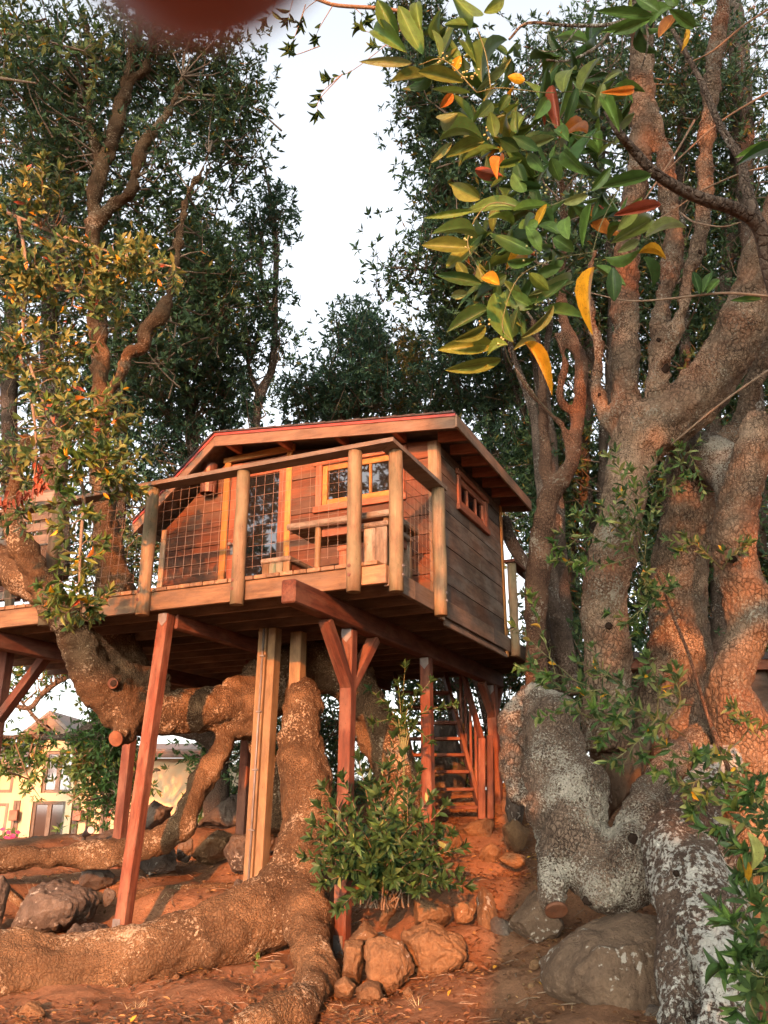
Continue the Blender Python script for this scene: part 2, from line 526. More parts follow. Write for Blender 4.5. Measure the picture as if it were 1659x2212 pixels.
M = {}
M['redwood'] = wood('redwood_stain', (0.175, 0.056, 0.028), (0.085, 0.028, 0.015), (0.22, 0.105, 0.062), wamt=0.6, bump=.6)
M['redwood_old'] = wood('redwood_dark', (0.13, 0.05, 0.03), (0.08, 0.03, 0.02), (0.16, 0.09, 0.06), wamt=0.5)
M['post_log'] = wood('peeled_log', (0.26, 0.18, 0.10), (0.165, 0.11, 0.062), (0.155, 0.135, 0.075), wamt=0.75)
M['cap'] = wood('weathered_cap', (0.20, 0.15, 0.105), (0.125, 0.092, 0.065), (0.16, 0.135, 0.11), wamt=0.6)
M['deck'] = wood('deck_timber', (0.29, 0.172, 0.085), (0.18, 0.10, 0.052), (0.17, 0.115, 0.075), wamt=0.6)
M['joist'] = wood('joist_timber', (0.20, 0.13, 0.08), (0.12, 0.075, 0.048), (0.14, 0.10, 0.07))
M['plank'] = wood('wall_plank', (0.155, 0.102, 0.068), (0.085, 0.055, 0.037), (0.17, 0.135, 0.105), wamt=0.8, scale=0.8)
M['plank_sunlit'] = wood('wall_plank_sunlit', (0.185, 0.066, 0.028), (0.10, 0.036, 0.017), (0.115, 0.067, 0.04), wamt=0.8, scale=0.8)  # front copy of the boards, redder: low sunlight worked into the colour
M['fascia'] = wood('fascia_board', (0.24, 0.15, 0.092), (0.155, 0.096, 0.06), (0.17, 0.125, 0.09), wamt=0.5)
M['trim'] = wood('new_fir_trim', (0.46, 0.215, 0.055), (0.34, 0.145, 0.036), (0.38, 0.19, 0.07), wamt=0.4)
M['trim_red'] = wood('redwood_trim', (0.34, 0.12, 0.06), (0.22, 0.07, 0.035), (0.3, 0.14, 0.08))
M['trim_pale'] = wood('corner_trim', (0.40, 0.27, 0.155), (0.29, 0.185, 0.105), (0.27, 0.2, 0.14))
M['post_tan'] = wood('tan_timber', (0.26, 0.165, 0.078), (0.17, 0.105, 0.05), (0.19, 0.125, 0.068))
M['old_bench'] = wood('old_bench_wood', (0.24, 0.18, 0.12), (0.11, 0.08, 0.055), (0.3, 0.26, 0.2), wamt=0.8, bump=0.8)
M['bench_green'] = wood('faded_green_paint', (0.15, 0.19, 0.12), (0.09, 0.115, 0.075), (0.2, 0.17, 0.11), wamt=0.7)
M['roofing'] = plain('roof_shingle', (0.06, 0.05, 0.048), 0.95, nscale=30)
M['drip'] = plain('red_drip_edge', (0.28, 0.055, 0.045), 0.6)
M['steel'] = plain('galvanised_steel', (0.20, 0.185, 0.17), 0.6, 0.5)
M['wire'] = plain('rusty_wire', (0.21, 0.145, 0.105), 0.6, 0.3)
M['dark_metal'] = plain('dark_metal', (0.03, 0.03, 0.032), 0.5, 0.6)
M['copper'] = plain('brown_metal', (0.16, 0.075, 0.05), 0.5, 0.5)
M['hollow'] = plain('hollow_shade', (0.026, 0.018, 0.013), 1.0, spec=0.0)  # near-black stand-in for the shade inside knot holes
M['lining'] = plain('wall_lining', (0.05, 0.033, 0.025), 0.95)
M['cut'] = wood('cut_wood', (0.17, 0.062, 0.026), (0.10, 0.036, 0.016), (0.14, 0.07, 0.04), scale=0.5)
M['bark_a'] = bark('bark_root', (0.142, 0.086, 0.043), (0.072, 0.042, 0.0215), 0.38, (0.40, 0.31, 0.20), 36, 0.75, 40, cstr=.35, fleck=.5)
M['bark_b'] = bark('bark_trunk', (0.265, 0.19, 0.123), (0.115, 0.08, 0.052), 0.35, (0.34, 0.315, 0.235), 23, 1.0, 44, stain=(0.21, 0.095, 0.05), cstr=.85, fleck=.4)
M['bark_c'] = bark('bark_lichen', (0.22, 0.16, 0.11), (0.105, 0.074, 0.052), 0.84, (0.42, 0.395, 0.31), 30, 1.0, 64.0, cstr=.65)
M['bark_d'] = bark('bark_big_lichen', (0.15, 0.105, 0.073), (0.075, 0.053, 0.039), 0.84, (0.48, 0.48, 0.41), 34, 0.8, 26.0, cstr=.4, fleck=.2)
M['bark_red'] = bark('bark_reddish', (0.20, 0.115, 0.068), (0.09, 0.05, 0.031), 0.15, (0.34, 0.3, 0.22), 34, 0.9, cstr=.7)
M['bark_far'] = bark('bark_far', (0.16, 0.12, 0.088), (0.075, 0.055, 0.04), 0.3, (0.36, 0.34, 0.28), 30, cstr=.4)
M['twig'] = plain('twig_bark', (0.19, 0.135, 0.085), 0.85, nscale=40)
M['green_twig'] = plain('green_twig', (0.15, 0.145, 0.055), 0.7, nscale=40)
M['rock'] = stone('grey_rock_shaded', (0.145, 0.112, 0.082), (0.06, 0.047, 0.036), 0.0)  # grey stone, darkened to stand in for shade on the left rocks
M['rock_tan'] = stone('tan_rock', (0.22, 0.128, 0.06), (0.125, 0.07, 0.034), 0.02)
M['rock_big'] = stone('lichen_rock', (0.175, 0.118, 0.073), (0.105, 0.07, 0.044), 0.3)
M['leaf'] = leaf_mat('leaf_foliage')
M['leaf_dark'] = leaf_mat('leaf_dark_green', (0.045, 0.10, 0.026))
M['leaf_green'] = leaf_mat('leaf_green', (0.095, 0.175, 0.036))
M['leaf_olive'] = leaf_mat('leaf_olive', (0.155, 0.19, 0.036), trans=0.3)
M['leaf_pale'] = leaf_mat('leaf_pale_green', (0.23, 0.27, 0.09), trans=0.3)
M['leaf_bush'] = leaf_mat('leaf_bush', (0.03, 0.068, 0.02), trans=0.12)
M['leaf_yellow'] = leaf_mat('leaf_yellow', (0.62, 0.33, 0.02), trans=0.35)
M['leaf_orange'] = leaf_mat('leaf_orange', (0.55, 0.19, 0.03), trans=0.35)
M['leaf_red'] = leaf_mat('leaf_red_brown', (0.36, 0.09, 0.045), trans=0.25)
M['bud'] = plain('bud_green', (0.42, 0.40, 0.15), 0.5)
# ------------------------------------------------------------------ ground
_gc = []
for (x, y, Y) in [(-250, 2190, 7.0), (0, 2205, 6.6), (250, 2170, 6.9), (480, 2130, 7.1), (600, 2225, 6.3), (830, 2212, 6.2), (1100, 2212, 6.0), (1300, 2212, 5.8),
                  (255, 2055, 8.2), (100, 2060, 8.2), (735, 2075, 7.7), (830, 2150, 6.9), (1000, 2110, 7.1), (1180, 2110, 6.9), (1050, 2010, 8.0), (1060, 1900, 9.2),
                  (1060, 1850, 9.7), (1075, 1790, 11.2), (950, 1780, 11.2), (100, 1990, 8.9), (400, 1920, 9.5), (300, 1880, 10.0),
                  (0, 1900, 9.6), (100, 1810, 12.0), (400, 1790, 12.5), (600, 1850, 10.8), (800, 1960, 8.9), (1200, 2010, 8.0), (1250, 1900, 8.8), (960, 1712, 12.6), (1040, 1705, 12.6), (1110, 1705, 12.2), (700, 1745, 12.8), (860, 1730, 12.6)]:
    p = W(x, y, Y); _gc.append((p.x, p.y, p.z))
_gc += [(0, 0, 0.0), (-4, 0, 0), (4, 0, 0), (0, -6, -.2), (0, 3.2, 0.1), (-3, 3.2, 0.12), (3, 3.2, .2), (2.4, 5.6, 0.5), (4, 7, 1.0), (3.2, 9, 1.3), (6, 9, 1.3), (5, 5, .6),
        (-8, 8, .5), (-7, 12, 1.0), (0, 14.5, 1.9), (4, 14, 1.9), (0, 18, 2.0), (4, 18, 2.0), (-6, 16, .8), (-8, 22, 0.2), (-2, 22, .4), (4, 20, 1.3), (0, 30, 0.6), (-10, -10, -.4), (10, -10, -.4)]
_gc = np.array(_gc)
def ground_z(x, y):
    x = np.asarray(x, float); y = np.asarray(y, float)
    d2 = (x[..., None] - _gc[:, 0]) ** 2 + (y[..., None] - _gc[:, 1]) ** 2 + 0.02
    w = d2 ** -1.7
    z = (w * _gc[:, 2]).sum(-1) / w.sum(-1)
    r = np.sqrt(x ** 2 + (y - 8) ** 2)
    k = np.clip((r - 22) / 40, 0, 1)
    return z * (1 - k) + 0.0 * k
def gz(x, y): return float(ground_z(np.array([x]), np.array([y]))[0])

def axis_pts(a, b, fine, far):
    c = np.arange(a, b + 1e-6, fine)
    out = []; s = fine; v = b
    while v < far:
        s *= 1.35; v += s; out.append(v)
    lo = []; s = fine; v = a
    while v > -far:
        s *= 1.35; v -= s; lo.append(v)
    return np.array(lo[::-1] + list(c) + out)
gx = axis_pts(-4.2, 4.2, 0.045, 400); gy = axis_pts(4.6, 13.0, 0.05, 420)
GX, GY = np.meshgrid(gx, gy)
GZ = ground_z(GX, GY)
wn1 = WaveNoise(3, 0.9, 16, 2); wn2 = WaveNoise(4, 4.5, 18, 3)
PP = np.stack([GX.ravel(), GY.ravel(), GX.ravel() * 0], 1)
near = np.exp(-((PP[:, 0] / 14) ** 2 + ((PP[:, 1] - 8) / 14) ** 2))
GZ = GZ + ((0.03 * wn1(PP) + 0.011 * wn2(PP)) * near).reshape(GZ.shape)
nx_, ny_ = len(gx), len(gy)
vs = np.stack([GX.ravel(), GY.ravel(), GZ.ravel()], 1)
idx = np.arange(nx_ * ny_).reshape(ny_, nx_)
q = np.stack([idx[:-1, :-1].ravel(), idx[:-1, 1:].ravel(), idx[1:, 1:].ravel(), idx[1:, :-1].ravel()], 1)
me = bpy.data.meshes.new('ground'); me.from_pydata(vs.tolist(), [], q.tolist())
me.polygons.foreach_set('use_smooth', [True] * len(me.polygons))
m, nt, out, N, Lk = new_mat('dirt')
g = N('NewGeometry')
n1 = N('TexNoise', Scale=1.6, Detail=6.0, Roughness=0.6); Lk(g.outputs['Position'], n1.inputs['Vector'])
n2 = N('TexNoise', Scale=26.0, Detail=8.0, Roughness=0.75); Lk(g.outputs['Position'], n2.inputs['Vector'])
r1 = ramp(N, [(0.35, (0.165, 0.083, 0.043)), (0.65, (0.28, 0.148, 0.078))]); Lk(n1.outputs['Fac'], r1.inputs[0])
r2 = ramp(N, [(0.3, 0.62), (0.7, 1.25)]); Lk(n2.outputs['Fac'], r2.inputs[0])
col = mixc(N, Lk, 1.0, r1.outputs[0], r2.outputs[0], 'MULTIPLY')
vo = N('TexVoronoi', Scale=34.0); Lk(g.outputs['Position'], vo.inputs['Vector'])
rv = ramp(N, [(0.10, 0.55), (0.2, 0.0)]); Lk(vo.outputs['Distance'], rv.inputs[0])
col = mixc(N, Lk, rv.outputs[0], col, (0.30, 0.17, 0.095))
p = N('BsdfPrincipled', Roughness=0.95); p.inputs['Specular IOR Level'].default_value = 0.1
Lk(col, p.inputs['Base Color'])
hm = N('Math', _operation='MULTIPLY_ADD'); Lk(rv.outputs[0], hm.inputs[0]); hm.inputs[1].default_value = 0.35; Lk(n2.outputs['Fac'], hm.inputs[2])
b = N('Bump', Strength=0.8, Distance=0.03); Lk(hm.outputs[0], b.inputs['Height']); Lk(b.outputs[0], p.inputs['Normal'])
Lk(p.outputs[0], out.inputs[0]); M['dirt'] = m
gnd = bpy.data.objects.new('ground', me); COL.objects.link(gnd); me.materials.append(m); gnd['kind'] = 'structure'

# ------------------------------------------------------------------ tree house: house coordinates (t leftward along the front, s backward, z)
def h(t, s, z): return Vector((-t, s, z))
DZ = 3.50                                      # deck surface
def hbox(mb, t0, t1, s0, s1, z0, z1, grain=0, ch=0.004):
    return mb.box(-t1, -t0, s0, s1, z0, z1, grain, ch)
TL = 6.6; SB = 5.3                              # deck size

deck = thing('deck', 'raised timber deck that carries the cabin, with thick board ends along its front edge', 'deck', (0, 0, 3.09), frame=HF)
mb = MB(); hbox(mb, -0.03, 0.33, -0.03, 0.025, 3.30, 3.462, 0); mb.build('rim_board', M['deck'], deck, HF)
mb = MB(); hbox(mb, 0.334, 2.62, -0.03, 0.025, 3.285, 3.462, 0); mb.build('rim_board', M['deck'], deck, HF)
mb = MB(); hbox(mb, 2.624, TL, -0.03, 0.025, 3.28, 3.462, 0); mb.build('rim_board', M['deck'], deck, HF)
for (a, bb) in ((0.028, 0.60), (0.604, 3.0), (3.004, SB)):
    mb = MB(); hbox(mb, -0.035, 0.012, a, bb, 3.285, 3.462, 1); mb.build('rim_board', M['cap'], deck, HF)
mb = MB(); hbox(mb, -0.03, TL, SB, SB + .05, 3.285, 3.462, 0); mb.build('rim_board', M['joist'], deck, HF)
s = 0.40
while s < SB - .1:
    mb = MB(); hbox(mb, 0.015, TL, s, s + 0.042, 3.30, 3.46, 0); mb.build('joist', M['joist'], deck, HF); s += 0.405
bw = 0.139
mbb = MB(); hbox(mbb, -bw / 2 + .004, bw / 2 - .004, 0, SB + .06, 0, 0.038, 1, 0.005); bme = mbb.mesh('board', M['deck'])
k = 0; t = 0.035
while t < TL - .1:
    o = link_mesh('board', bme, None, deck, Matrix.Translation(h(t + bw / 2, -0.045 - random.uniform(0, .012), 3.4635)), HF)
    t += bw; k += 1
def notch_beam(t0, s0, s1, z0, z1, w, mat):
    mb = MB(); hbox(mb, t0 - w / 2, t0 + w / 2, s0, s1, z0, z1, 1, 0.012); mb.build('beam', mat, deck, HF)
notch_beam(0.63, -0.52, SB, 3.085, 3.284, 0.135, M['redwood'])
notch_beam(2.33, 0.19, SB, 3.14, 3.284, 0.09, M['redwood'])
notch_beam(4.6, 0.05, SB, 3.10, 3.284, 0.11, M['redwood_old'])

# ------------------------------------------------------------------ support posts
def post_foot(o, t, s, z, w, mat=None):
    mb = MB()
    hbox(mb, t - w * .36, t + w * .36, s - w / 2 - .008, s - w / 2 - .001, z - .02, z + .17, 2, .001)
    pl = mb.build('base_plate', M['steel'], o, HF)
    for zz in (z + .04, z + .12):
        mb = MB(); c = h(t, s - w / 2 - .009, zz); mb.tube([c, c + Vector((0, -.012, 0))], .013, 6); mb.build('bolt', M['steel'], pl, HF)
def hook_plate(o, t, s, z, w):
    """the shield-shaped strap at a post's head"""
    mb = MB()
    a = w * .42
    mb.prism([(-t - a, z), (-t + a, z), (-t + a, z - .07), (-t, z - .125), (-t - a, z - .07)], s - w / 2 - .007, s - w / 2 - .001, lambda a_, b_, y: (a_, y, b_))
    mb.build('strap', M['steel'], o, HF)

def support(label, top, foot, w, mat, d=None, plate=True, foot_plate=True, rot=0):
    """top/foot: (t, s, z) in house coordinates"""
    o = thing('support_post', label, 'post', h(*foot), 'support posts under the deck', HF)
    mb = MB(); P0 = h(*foot) - Vector((0, 0, .15)); P1 = h(*top)
    mb.beam(P0, P1, w, d or w, up=(0, 1, 0), ch=.008); mb.build('shaft', mat, o, HF)
    if foot_plate: post_foot(o, foot[0], foot[1], foot[2], w)
    if plate: hook_plate(o, top[0], top[1], top[2] - .005, w)
    return o
def W2H(p): 
    q = HF.inverted() @ p
    return (-q.x, q.y, q.z)
support('leaning red brown post at the left, standing in front of the cream house', (2.36, 0.12, 3.272), W2H(W(258, 2030, 8.22)), .115, M['redwood'])
o2 = support('red brown post with two slanting braces in a Y under its beam end', (0.66, .67, 3.08), W2H(W(737, 2068, 7.93)), .118, M['redwood'])
for (s1, z1) in ((.16, 3.075), (1.18, 3.075)):
    mb = MB(); mb.beam(h(.66, .67 + (.03 if s1 > .67 else -.03), 2.56), h(.645, s1, z1), .09, .11, up=(1, 0, 0)); mb.build('brace', M['redwood'], o2, HF)
og = thing('support_post', 'pale tan double timber post with a thin pipe clipped to its face', 'post', h(1.83, 1.2, .55), 'support posts under the deck', HF)
ft = W2H(W(548, 1915, 9.0)); ft = (ft[0], ft[1], .45)
mb = MB(); mb.beam(h(ft[0] + .045, ft[1], ft[2]), h(1.90, 1.18, 3.285), .10, .13, up=(0, 1, 0)); mb.build('shaft', M['post_tan'], og, HF)
mb = MB(); mb.beam(h(ft[0] - .052, ft[1] + .03, ft[2]), h(1.803, 1.21, 3.285), .088, .13, up=(0, 1, 0)); mb.build('shaft', M['post_tan'], og, HF)
mb = MB(); mb.tube([h(ft[0] + .02, ft[1] - .08, ft[2]), h(1.875, 1.10, 3.27)], .011, 8); cd = mb.build('pipe', M['steel'], og, HF)
for k in range(4):
    f = .3 + k * .2; c = h(ft[0] + .02, ft[1] - .08, ft[2]).lerp(h(1.875, 1.10, 3.27), f)
    mb = MB(); mb.box(c.x - .03, c.x + .03, c.y - .014, c.y + .012, c.z - .008, c.z + .008); mb.build('clip', M['steel'], cd, HF)
support('short timber stub standing on the cut top of the old trunk under the deck', (1.70, 1.52, 3.29), (1.70, 1.52, 2.72), .135, M['post_tan'], plate=False, foot_plate=False)
support('slim red brown post beside the ladder stair, half hidden by the bush', (0.60, 2.46, 3.08), (0.60, 2.46, 1.1), .115, M['redwood'], foot_plate=False)
o4 = support('red brown post with short braces standing right of the ladder stair', (0.63, 4.94, 3.08), W2H(W(1077, 1785, 11.85)), .13, M['redwood'], foot_plate=False)
for s1 in (4.5, 5.3):
    mb = MB(); mb.beam(h(.63, 4.94, 2.65), h(.63, s1, 3.07), .085, .1, up=(1, 0, 0)); mb.build('brace', M['redwood'], o4, HF)
ob = W2H(W(522, 1800, 11.0)); support('dark red post far back under the deck, behind the grey boulders', (ob[0] - .02, ob[1], 3.29), (ob[0], ob[1], ob[2] - .1), .12, M['redwood'], plate=False, foot_plate=False)
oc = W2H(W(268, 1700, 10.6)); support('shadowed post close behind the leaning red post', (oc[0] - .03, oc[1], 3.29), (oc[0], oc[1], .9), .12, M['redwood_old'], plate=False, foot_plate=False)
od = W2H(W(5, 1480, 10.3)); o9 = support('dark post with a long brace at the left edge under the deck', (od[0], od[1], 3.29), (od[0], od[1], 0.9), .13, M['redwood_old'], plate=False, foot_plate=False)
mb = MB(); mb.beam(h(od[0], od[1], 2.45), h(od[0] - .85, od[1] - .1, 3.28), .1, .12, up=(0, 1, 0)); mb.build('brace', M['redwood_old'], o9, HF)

# ------------------------------------------------------------------ railing
rail = thing('railing', 'deck railing of round log posts, flat cap boards and square wire mesh', 'railing', (0, 0, 3.24), frame=HF)
def log_post(t, s, z0=3.235, z1=4.53, r=.064, front=True):
    mb = MB(); n = 7
    pts = [h(t + random.uniform(-.004, .004), s + random.uniform(-.004, .004), z0 + (z1 - z0) * i / n) for i in range(n + 1)]
    mb.tube(pts, [r * random.uniform(.96, 1.04) for _ in pts], 16)
    o = mb.build('post', M['post_log'], rail, HF)
    for zz in (z0 + .14, z0 + .22):
        mb = MB()
        c = h(t + (.015 if front else -r + .005), s - (r - .006 if front else -.0), zz)
        d = Vector((0, -1, 0)) if front else Vector((1, 0, 0))
        ring = 10
        mb.tube([c, c + d * .010], [.019, .016], ring)
        mb.tube([c + d * .008, c + d * .016], .008, 6)
        mb.build('bolt', M['steel'] if not front else M['copper'], o, HF)
FS = -.075
fposts = [0.25, 1.43, 2.50, 3.74, 4.95, 6.2]
for t in fposts: log_post(t, FS)
sposts = [0.06, 1.12]
for s in sposts: log_post(-.09, s, front=False)
for s in (3.67, 4.66): log_post(-.09, s, front=False, r=.055, z1=4.40)
mb = MB(); mb.prism([(-.16, 0), (0.02, .16), (3.0, .16), (3.0, 0)], 4.528, 4.568, lambda a, b_, y: (-a, -.155 + b_, y)); mb.build('cap_rail', M['cap'], rail, HF)
mb = MB(); hbox(mb, 3.004, TL, -.155, .005, 4.528, 4.568, 0); mb.build('cap_rail', M['cap'], rail, HF)
mb = MB(); mb.prism([(-.157, -.152), (-.157, 1.20), (.015, 1.20), (.015, .006)], 4.526, 4.566, lambda a, b_, y: (-a, b_, y)); mb.build('cap_rail', M['cap'], rail, HF)
mb = MB(); hbox(mb, -.16, -.02, 3.58, 4.75, 4.398, 4.436, 1); mb.build('cap_rail', M['redwood'], rail, HF)
def mesh_panel(fixed, a0, a1, z0, z1, axis, step=.10):
    mb = MB(); r = .0021
    n = max(2, round((a1 - a0) / step))
    P = (lambda a, z, e=0: h(a, fixed + e, z)) if axis == 't' else (lambda a, z, e=0: h(fixed - e, a, z))
    wob = [random.uniform(-.006, .006) for _ in range(n + 1)]
    for i in range(n + 1):
        a = a0 + (a1 - a0) * i / n
        mb.tube([P(a + wob[i], z0 - .02), P(a, (z0 + z1) / 2, wob[i]), P(a, z1 + .02)], r, 4, False)
    m_ = max(2, round((z1 - z0) / step))
    for j in range(m_ + 1):
        z = z0 + (z1 - z0) * j / m_
        dz = random.uniform(-.006, .006)
        mb.tube([P(a0 - .02, z + dz, .006), P((a0 + a1) / 2, z - dz, .006), P(a1 + .02, z, .006)], r, 4, False)
    mb.build('wire_mesh', M['wire'], rail, HF)
for i in range(len(fposts) - 1):
    mesh_panel(FS + .0675, fposts[i] + .0, fposts[i + 1] - .0, 3.60, 4.49, 't')
mesh_panel(-.025, sposts[0] + .0, sposts[1], 3.56, 4.47, 's')
mesh_panel(-.03, 3.68, 4.64, 3.55, 4.36, 's')

# ------------------------------------------------------------------ cabin
CS = 1.32; CB = 3.58; CW = 3.47                # front wall plane, back, left end
cabin = thing('cabin', 'small brown plank cabin with a low gable roof standing on the deck', 'cabin', (0, CS, DZ), frame=HF)
RZ, RT, RE, ZE, LE, ZL = 5.585, 2.57, -.34, 5.262, 3.63, 4.66     # roof top profile: ridge height and place, right eave, left eave
def roof_top(t):
    return ZE + (RZ - ZE) * (t - RE) / (RT - RE) if t < RT else RZ + (ZL - RZ) * (t - RT) / (LE - RT)
def clip_poly(poly, a, b, c):                  # keep a*x+b*y<=c
    out = []
    for i in range(len(poly)):
        p, q_ = poly[i], poly[(i + 1) % len(poly)]
        dp = a * p[0] + b * p[1] - c; dq = a * q_[0] + b * q_[1] - c
        if dp <= 0: out.append(p)
        if dp * dq < 0:
            f = dp / (dp - dq); out.append((p[0] + f * (q_[0] - p[0]), p[1] + f * (q_[1] - p[1])))
    return out
UND = .15
mR = (RZ - ZE) / (RT - RE); mL = (ZL - RZ) / (LE - RT)
def gable_clip(poly):
    poly = clip_poly(poly, -mR, 1, ZE - mR * RE - UND)
    if len(poly) > 2: poly = clip_poly(poly, -mL, 1, RZ - mL * RT - UND * 1.25)
    return poly
def cells(a0, a1, z0, z1, holes):
    """rectangles of [a0,a1]x[z0,z1] outside the holes"""
    R = [(a0, a1, z0, z1)]
    for (ha, hb_, hz0, hz1) in holes:
        Q = []
        for (x0, x1, y0, y1) in R:
            if hb_ <= x0 or ha >= x1 or hz1 <= y0 or hz0 >= y1: Q.append((x0, x1, y0, y1)); continue
            if ha > x0: Q.append((x0, ha, y0, y1))
            if hb_ < x1: Q.append((hb_, x1, y0, y1))
            m0, m1 = max(x0, ha), min(x1, hb_)
            if hz0 > y0: Q.append((m0, m1, y0, hz0))
            if hz1 < y1: Q.append((m0, m1, hz1, y1))
        R = Q
    return [r for r in R if r[1] - r[0] > .012 and r[3] - r[2] > .012]
def plank_wall(name, a0, a1, z0, z1, holes, to, rows, mat, gable=False, ydir=-1):
    """to(a,z,y): y is depth outward-positive*ydir"""
    mb = MB()
    for (x0, x1, y0, y1) in cells(a0, a1, z0, z1, holes):
        poly = [(x0, y0), (x1, y0), (x1, y1), (x0, y1)]
        if gable: poly = gable_clip(poly)
        if len(poly) > 2: mb.prism(poly, 0.03, 0.055, to)
    w = mb.build(name, M['lining'], cabin, HF)
    zs = [z0]
    while zs[-1] < z1 - .03: zs.append(min(z1, zs[-1] + rows * random.uniform(.93, 1.07)))
    for i in range(len(zs) - 1):
        proud = random.uniform(-.004, .003)
        for (x0, x1, y0, y1) in cells(a0, a1, zs[i] + .0045, zs[i + 1] - .0045, holes):
            cuts = [x0, x1]
            if x1 - x0 > 1.6 and random.random() < .5: cuts.insert(1, x0 + (x1 - x0) * random.uniform(.35, .65))
            for c in range(len(cuts) - 1):
                poly = [(cuts[c] + .002, y0), (cuts[c + 1] - .002, y0), (cuts[c + 1] - .002, y1), (cuts[c] + .002, y1)]
                if gable: poly = gable_clip(poly)
                if len(poly) > 2:
                    m2 = MB(); m2.prism(poly, proud, .028, to); m2.build('plank', mat, w, HF)
    return w
WZ = 3.515
DOOR = (1.80, 2.56, WZ, 5.33); WIN = (0.43, 1.34, 4.62, 5.08); RWIN = (2.0, 2.90, 4.66, 4.98)
plank_wall('front_wall', 0.0, CW, WZ, 5.6, [DOOR, WIN], lambda a, b_, y: (-a, CS + y, b_), .205, M['plank_sunlit'], True)
plank_wall('right_wall', CS + .03, CB, 3.25, 5.145, [RWIN], lambda a, b_, y: (-(0 + y), a, b_), .198, M['plank'])
plank_wall('left_wall', CS + .03, CB, WZ, 4.60, [], lambda a, b_, y: (-(CW - y), a, b_), .2, M['plank'])
plank_wall('back_wall', 0.0, CW, WZ, 5.6, [], lambda a, b_, y: (-a, CB - y, b_), .2, M['plank'], True)
# trims
def trim(name, mat, *a, grain=2, parent=None):
    mb = MB(); hbox(mb, *a, grain); return mb.build(name, mat, parent or cabin, HF)
trim('corner_board', M['trim_pale'], -.022, .085, CS - .026, CS - .003, 3.40, 5.15)
trim('corner_board', M['trim_pale'], -.024, -.002, CS - .002, CS + .085, 3.25, 5.14)
trim('corner_board', M['trim_pale'], CW - .05, CW + .02, CS - .026, CS - .003, WZ, 4.62)
trim('corner_board', M['trim'], -.026, -.004, CB - .055, CB + .012, 3.22, 5.14)
trim('sill_board', M['cap'], -.028, .0, CS + .09, CB - .06, 3.20, 3.247, grain=1)
# roof
def slab(mb, t0, t1, zoff0, zoff1, s0, s1):
    mb.prism([(t0, roof_top(t0) + zoff0), (t1, roof_top(t1) + zoff0), (t1, roof_top(t1) + zoff1), (t0, roof_top(t0) + zoff1)], s0, s1, lambda a, b_, y: (-a, y, b_))
S0, S1 = .96, 3.78
for (ta, tb) in ((RE, RT - .001), (RT + .001, LE)):
    rf = MB(); slab(rf, ta, tb, -.055, -.02, S0 + .03, S1 - .03); rfo = rf.build('roof', M['plank'], cabin, HF)
    nrow = 14 if ta == RE else 7
    for k in range(nrow):                      # shingle courses
        f0 = k / nrow; f1 = (k + 1.15) / nrow
        a0 = ta + (tb - ta) * f0; a1 = ta + (tb - ta) * min(1, f1)
        mb = MB(); e0 = -.018 if ta != RE else -.018
        mb.prism([(a0, roof_top(a0) - .018), (a1, roof_top(a1) - .018), (a1, roof_top(a1) - (.006 if ta == RE else -.006)), (a0, roof_top(a0) + (.006 if ta == RE else -.006))], S0 - .03, S1 + .02, lambda a, b_, y: (-a, y, b_))
        mb.build('shingle_course', M['roofing'], rfo, HF)
    mb = MB(); slab(mb, ta - .01, tb, -.05, -.019, S0 - .012, S0 + .003); mb.build('drip_edge', M['drip'], cabin, HF)
    mb = MB(); slab(mb, ta, tb - .0, -.175, -.052, S0, S0 + .028); mb.build('fascia', M['fascia'], cabin, HF)
    mb = MB(); slab(mb, ta, tb - .0, -.175, -.057, S1 - .03, S1); mb.build('fascia', M['fascia'], cabin, HF)
mb = MB(); hbox(mb, RE - .026, RE - .001, S0, S1, ZE - .165, ZE - .035, 1); mb.build('fascia', M['fascia'], cabin, HF)
mb = MB(); hbox(mb, LE + .001, LE + .026, S0, S1, ZL - .12, ZL - .02, 1); mb.build('fascia', M['fascia'], cabin, HF)
for t in (2.40, 1.72, 1.0, .32):                # look-outs under the front overhang
    z = roof_top(t) - .06
    mb = MB(); hbox(mb, t, t + .055, S0 + .03, CS - .03, z - .10, z, 1); mb.build('lookout', M['trim_red'], cabin, HF)
s = CS - .02
while s < S1 - .05:                            # rafter tails under the right eave
    mb = MB(); mb.prism([(RE + .01, roof_top(RE + .01) - .16), (-.03, roof_top(-.03) - .165), (-.03, roof_top(-.03) - .057), (RE + .01, roof_top(RE + .01) - .057)], s, s + .045, lambda a, b_, y: (-a, y, b_)); mb.build('rafter', M['trim_red'], cabin, HF)
    s += .37
# door
door = MB(); 
trim('door_casing', M['trim'], 2.56, 2.64, CS - .028, CS - .004, WZ, 5.34)
trim('door_casing', M['trim'], 1.73, 1.80, CS - .028, CS - .004, WZ, 5.37)
mb = MB(); mb.prism([(1.70, 5.335), (2.66, 5.335), (2.66, 5.395), (1.70, 5.415)], CS - .034, CS - .005, lambda a, b_, y: (-a, y, b_)); mb.build('door_casing', M['trim'], cabin, HF)
mb = MB(); hbox(mb, 2.41, 2.555, CS + .0, CS + .04, WZ, 5.31, 2); hbox(mb, 1.805, 1.905, CS + .0, CS + .04, WZ, 5.31, 2); hbox(mb, 1.907, 2.408, CS + .002, CS + .038, 5.12, 5.308, 0); hbox(mb, 1.907, 2.408, CS + .002, CS + .038, WZ, 3.62, 0)
dr = mb.build('door', M['trim_red'], cabin, HF)
m, nt, out, N, Lk = new_mat('window_glass')
p = N('BsdfPrincipled', Roughness=0.02, IOR=1.9); p.inputs['Base Color'].default_value = (0.012, 0.01, 0.01, 1); p.inputs['Specular IOR Level'].default_value = 0.8
Lk(p.outputs[0], out.inputs[0]); M['glass'] = m
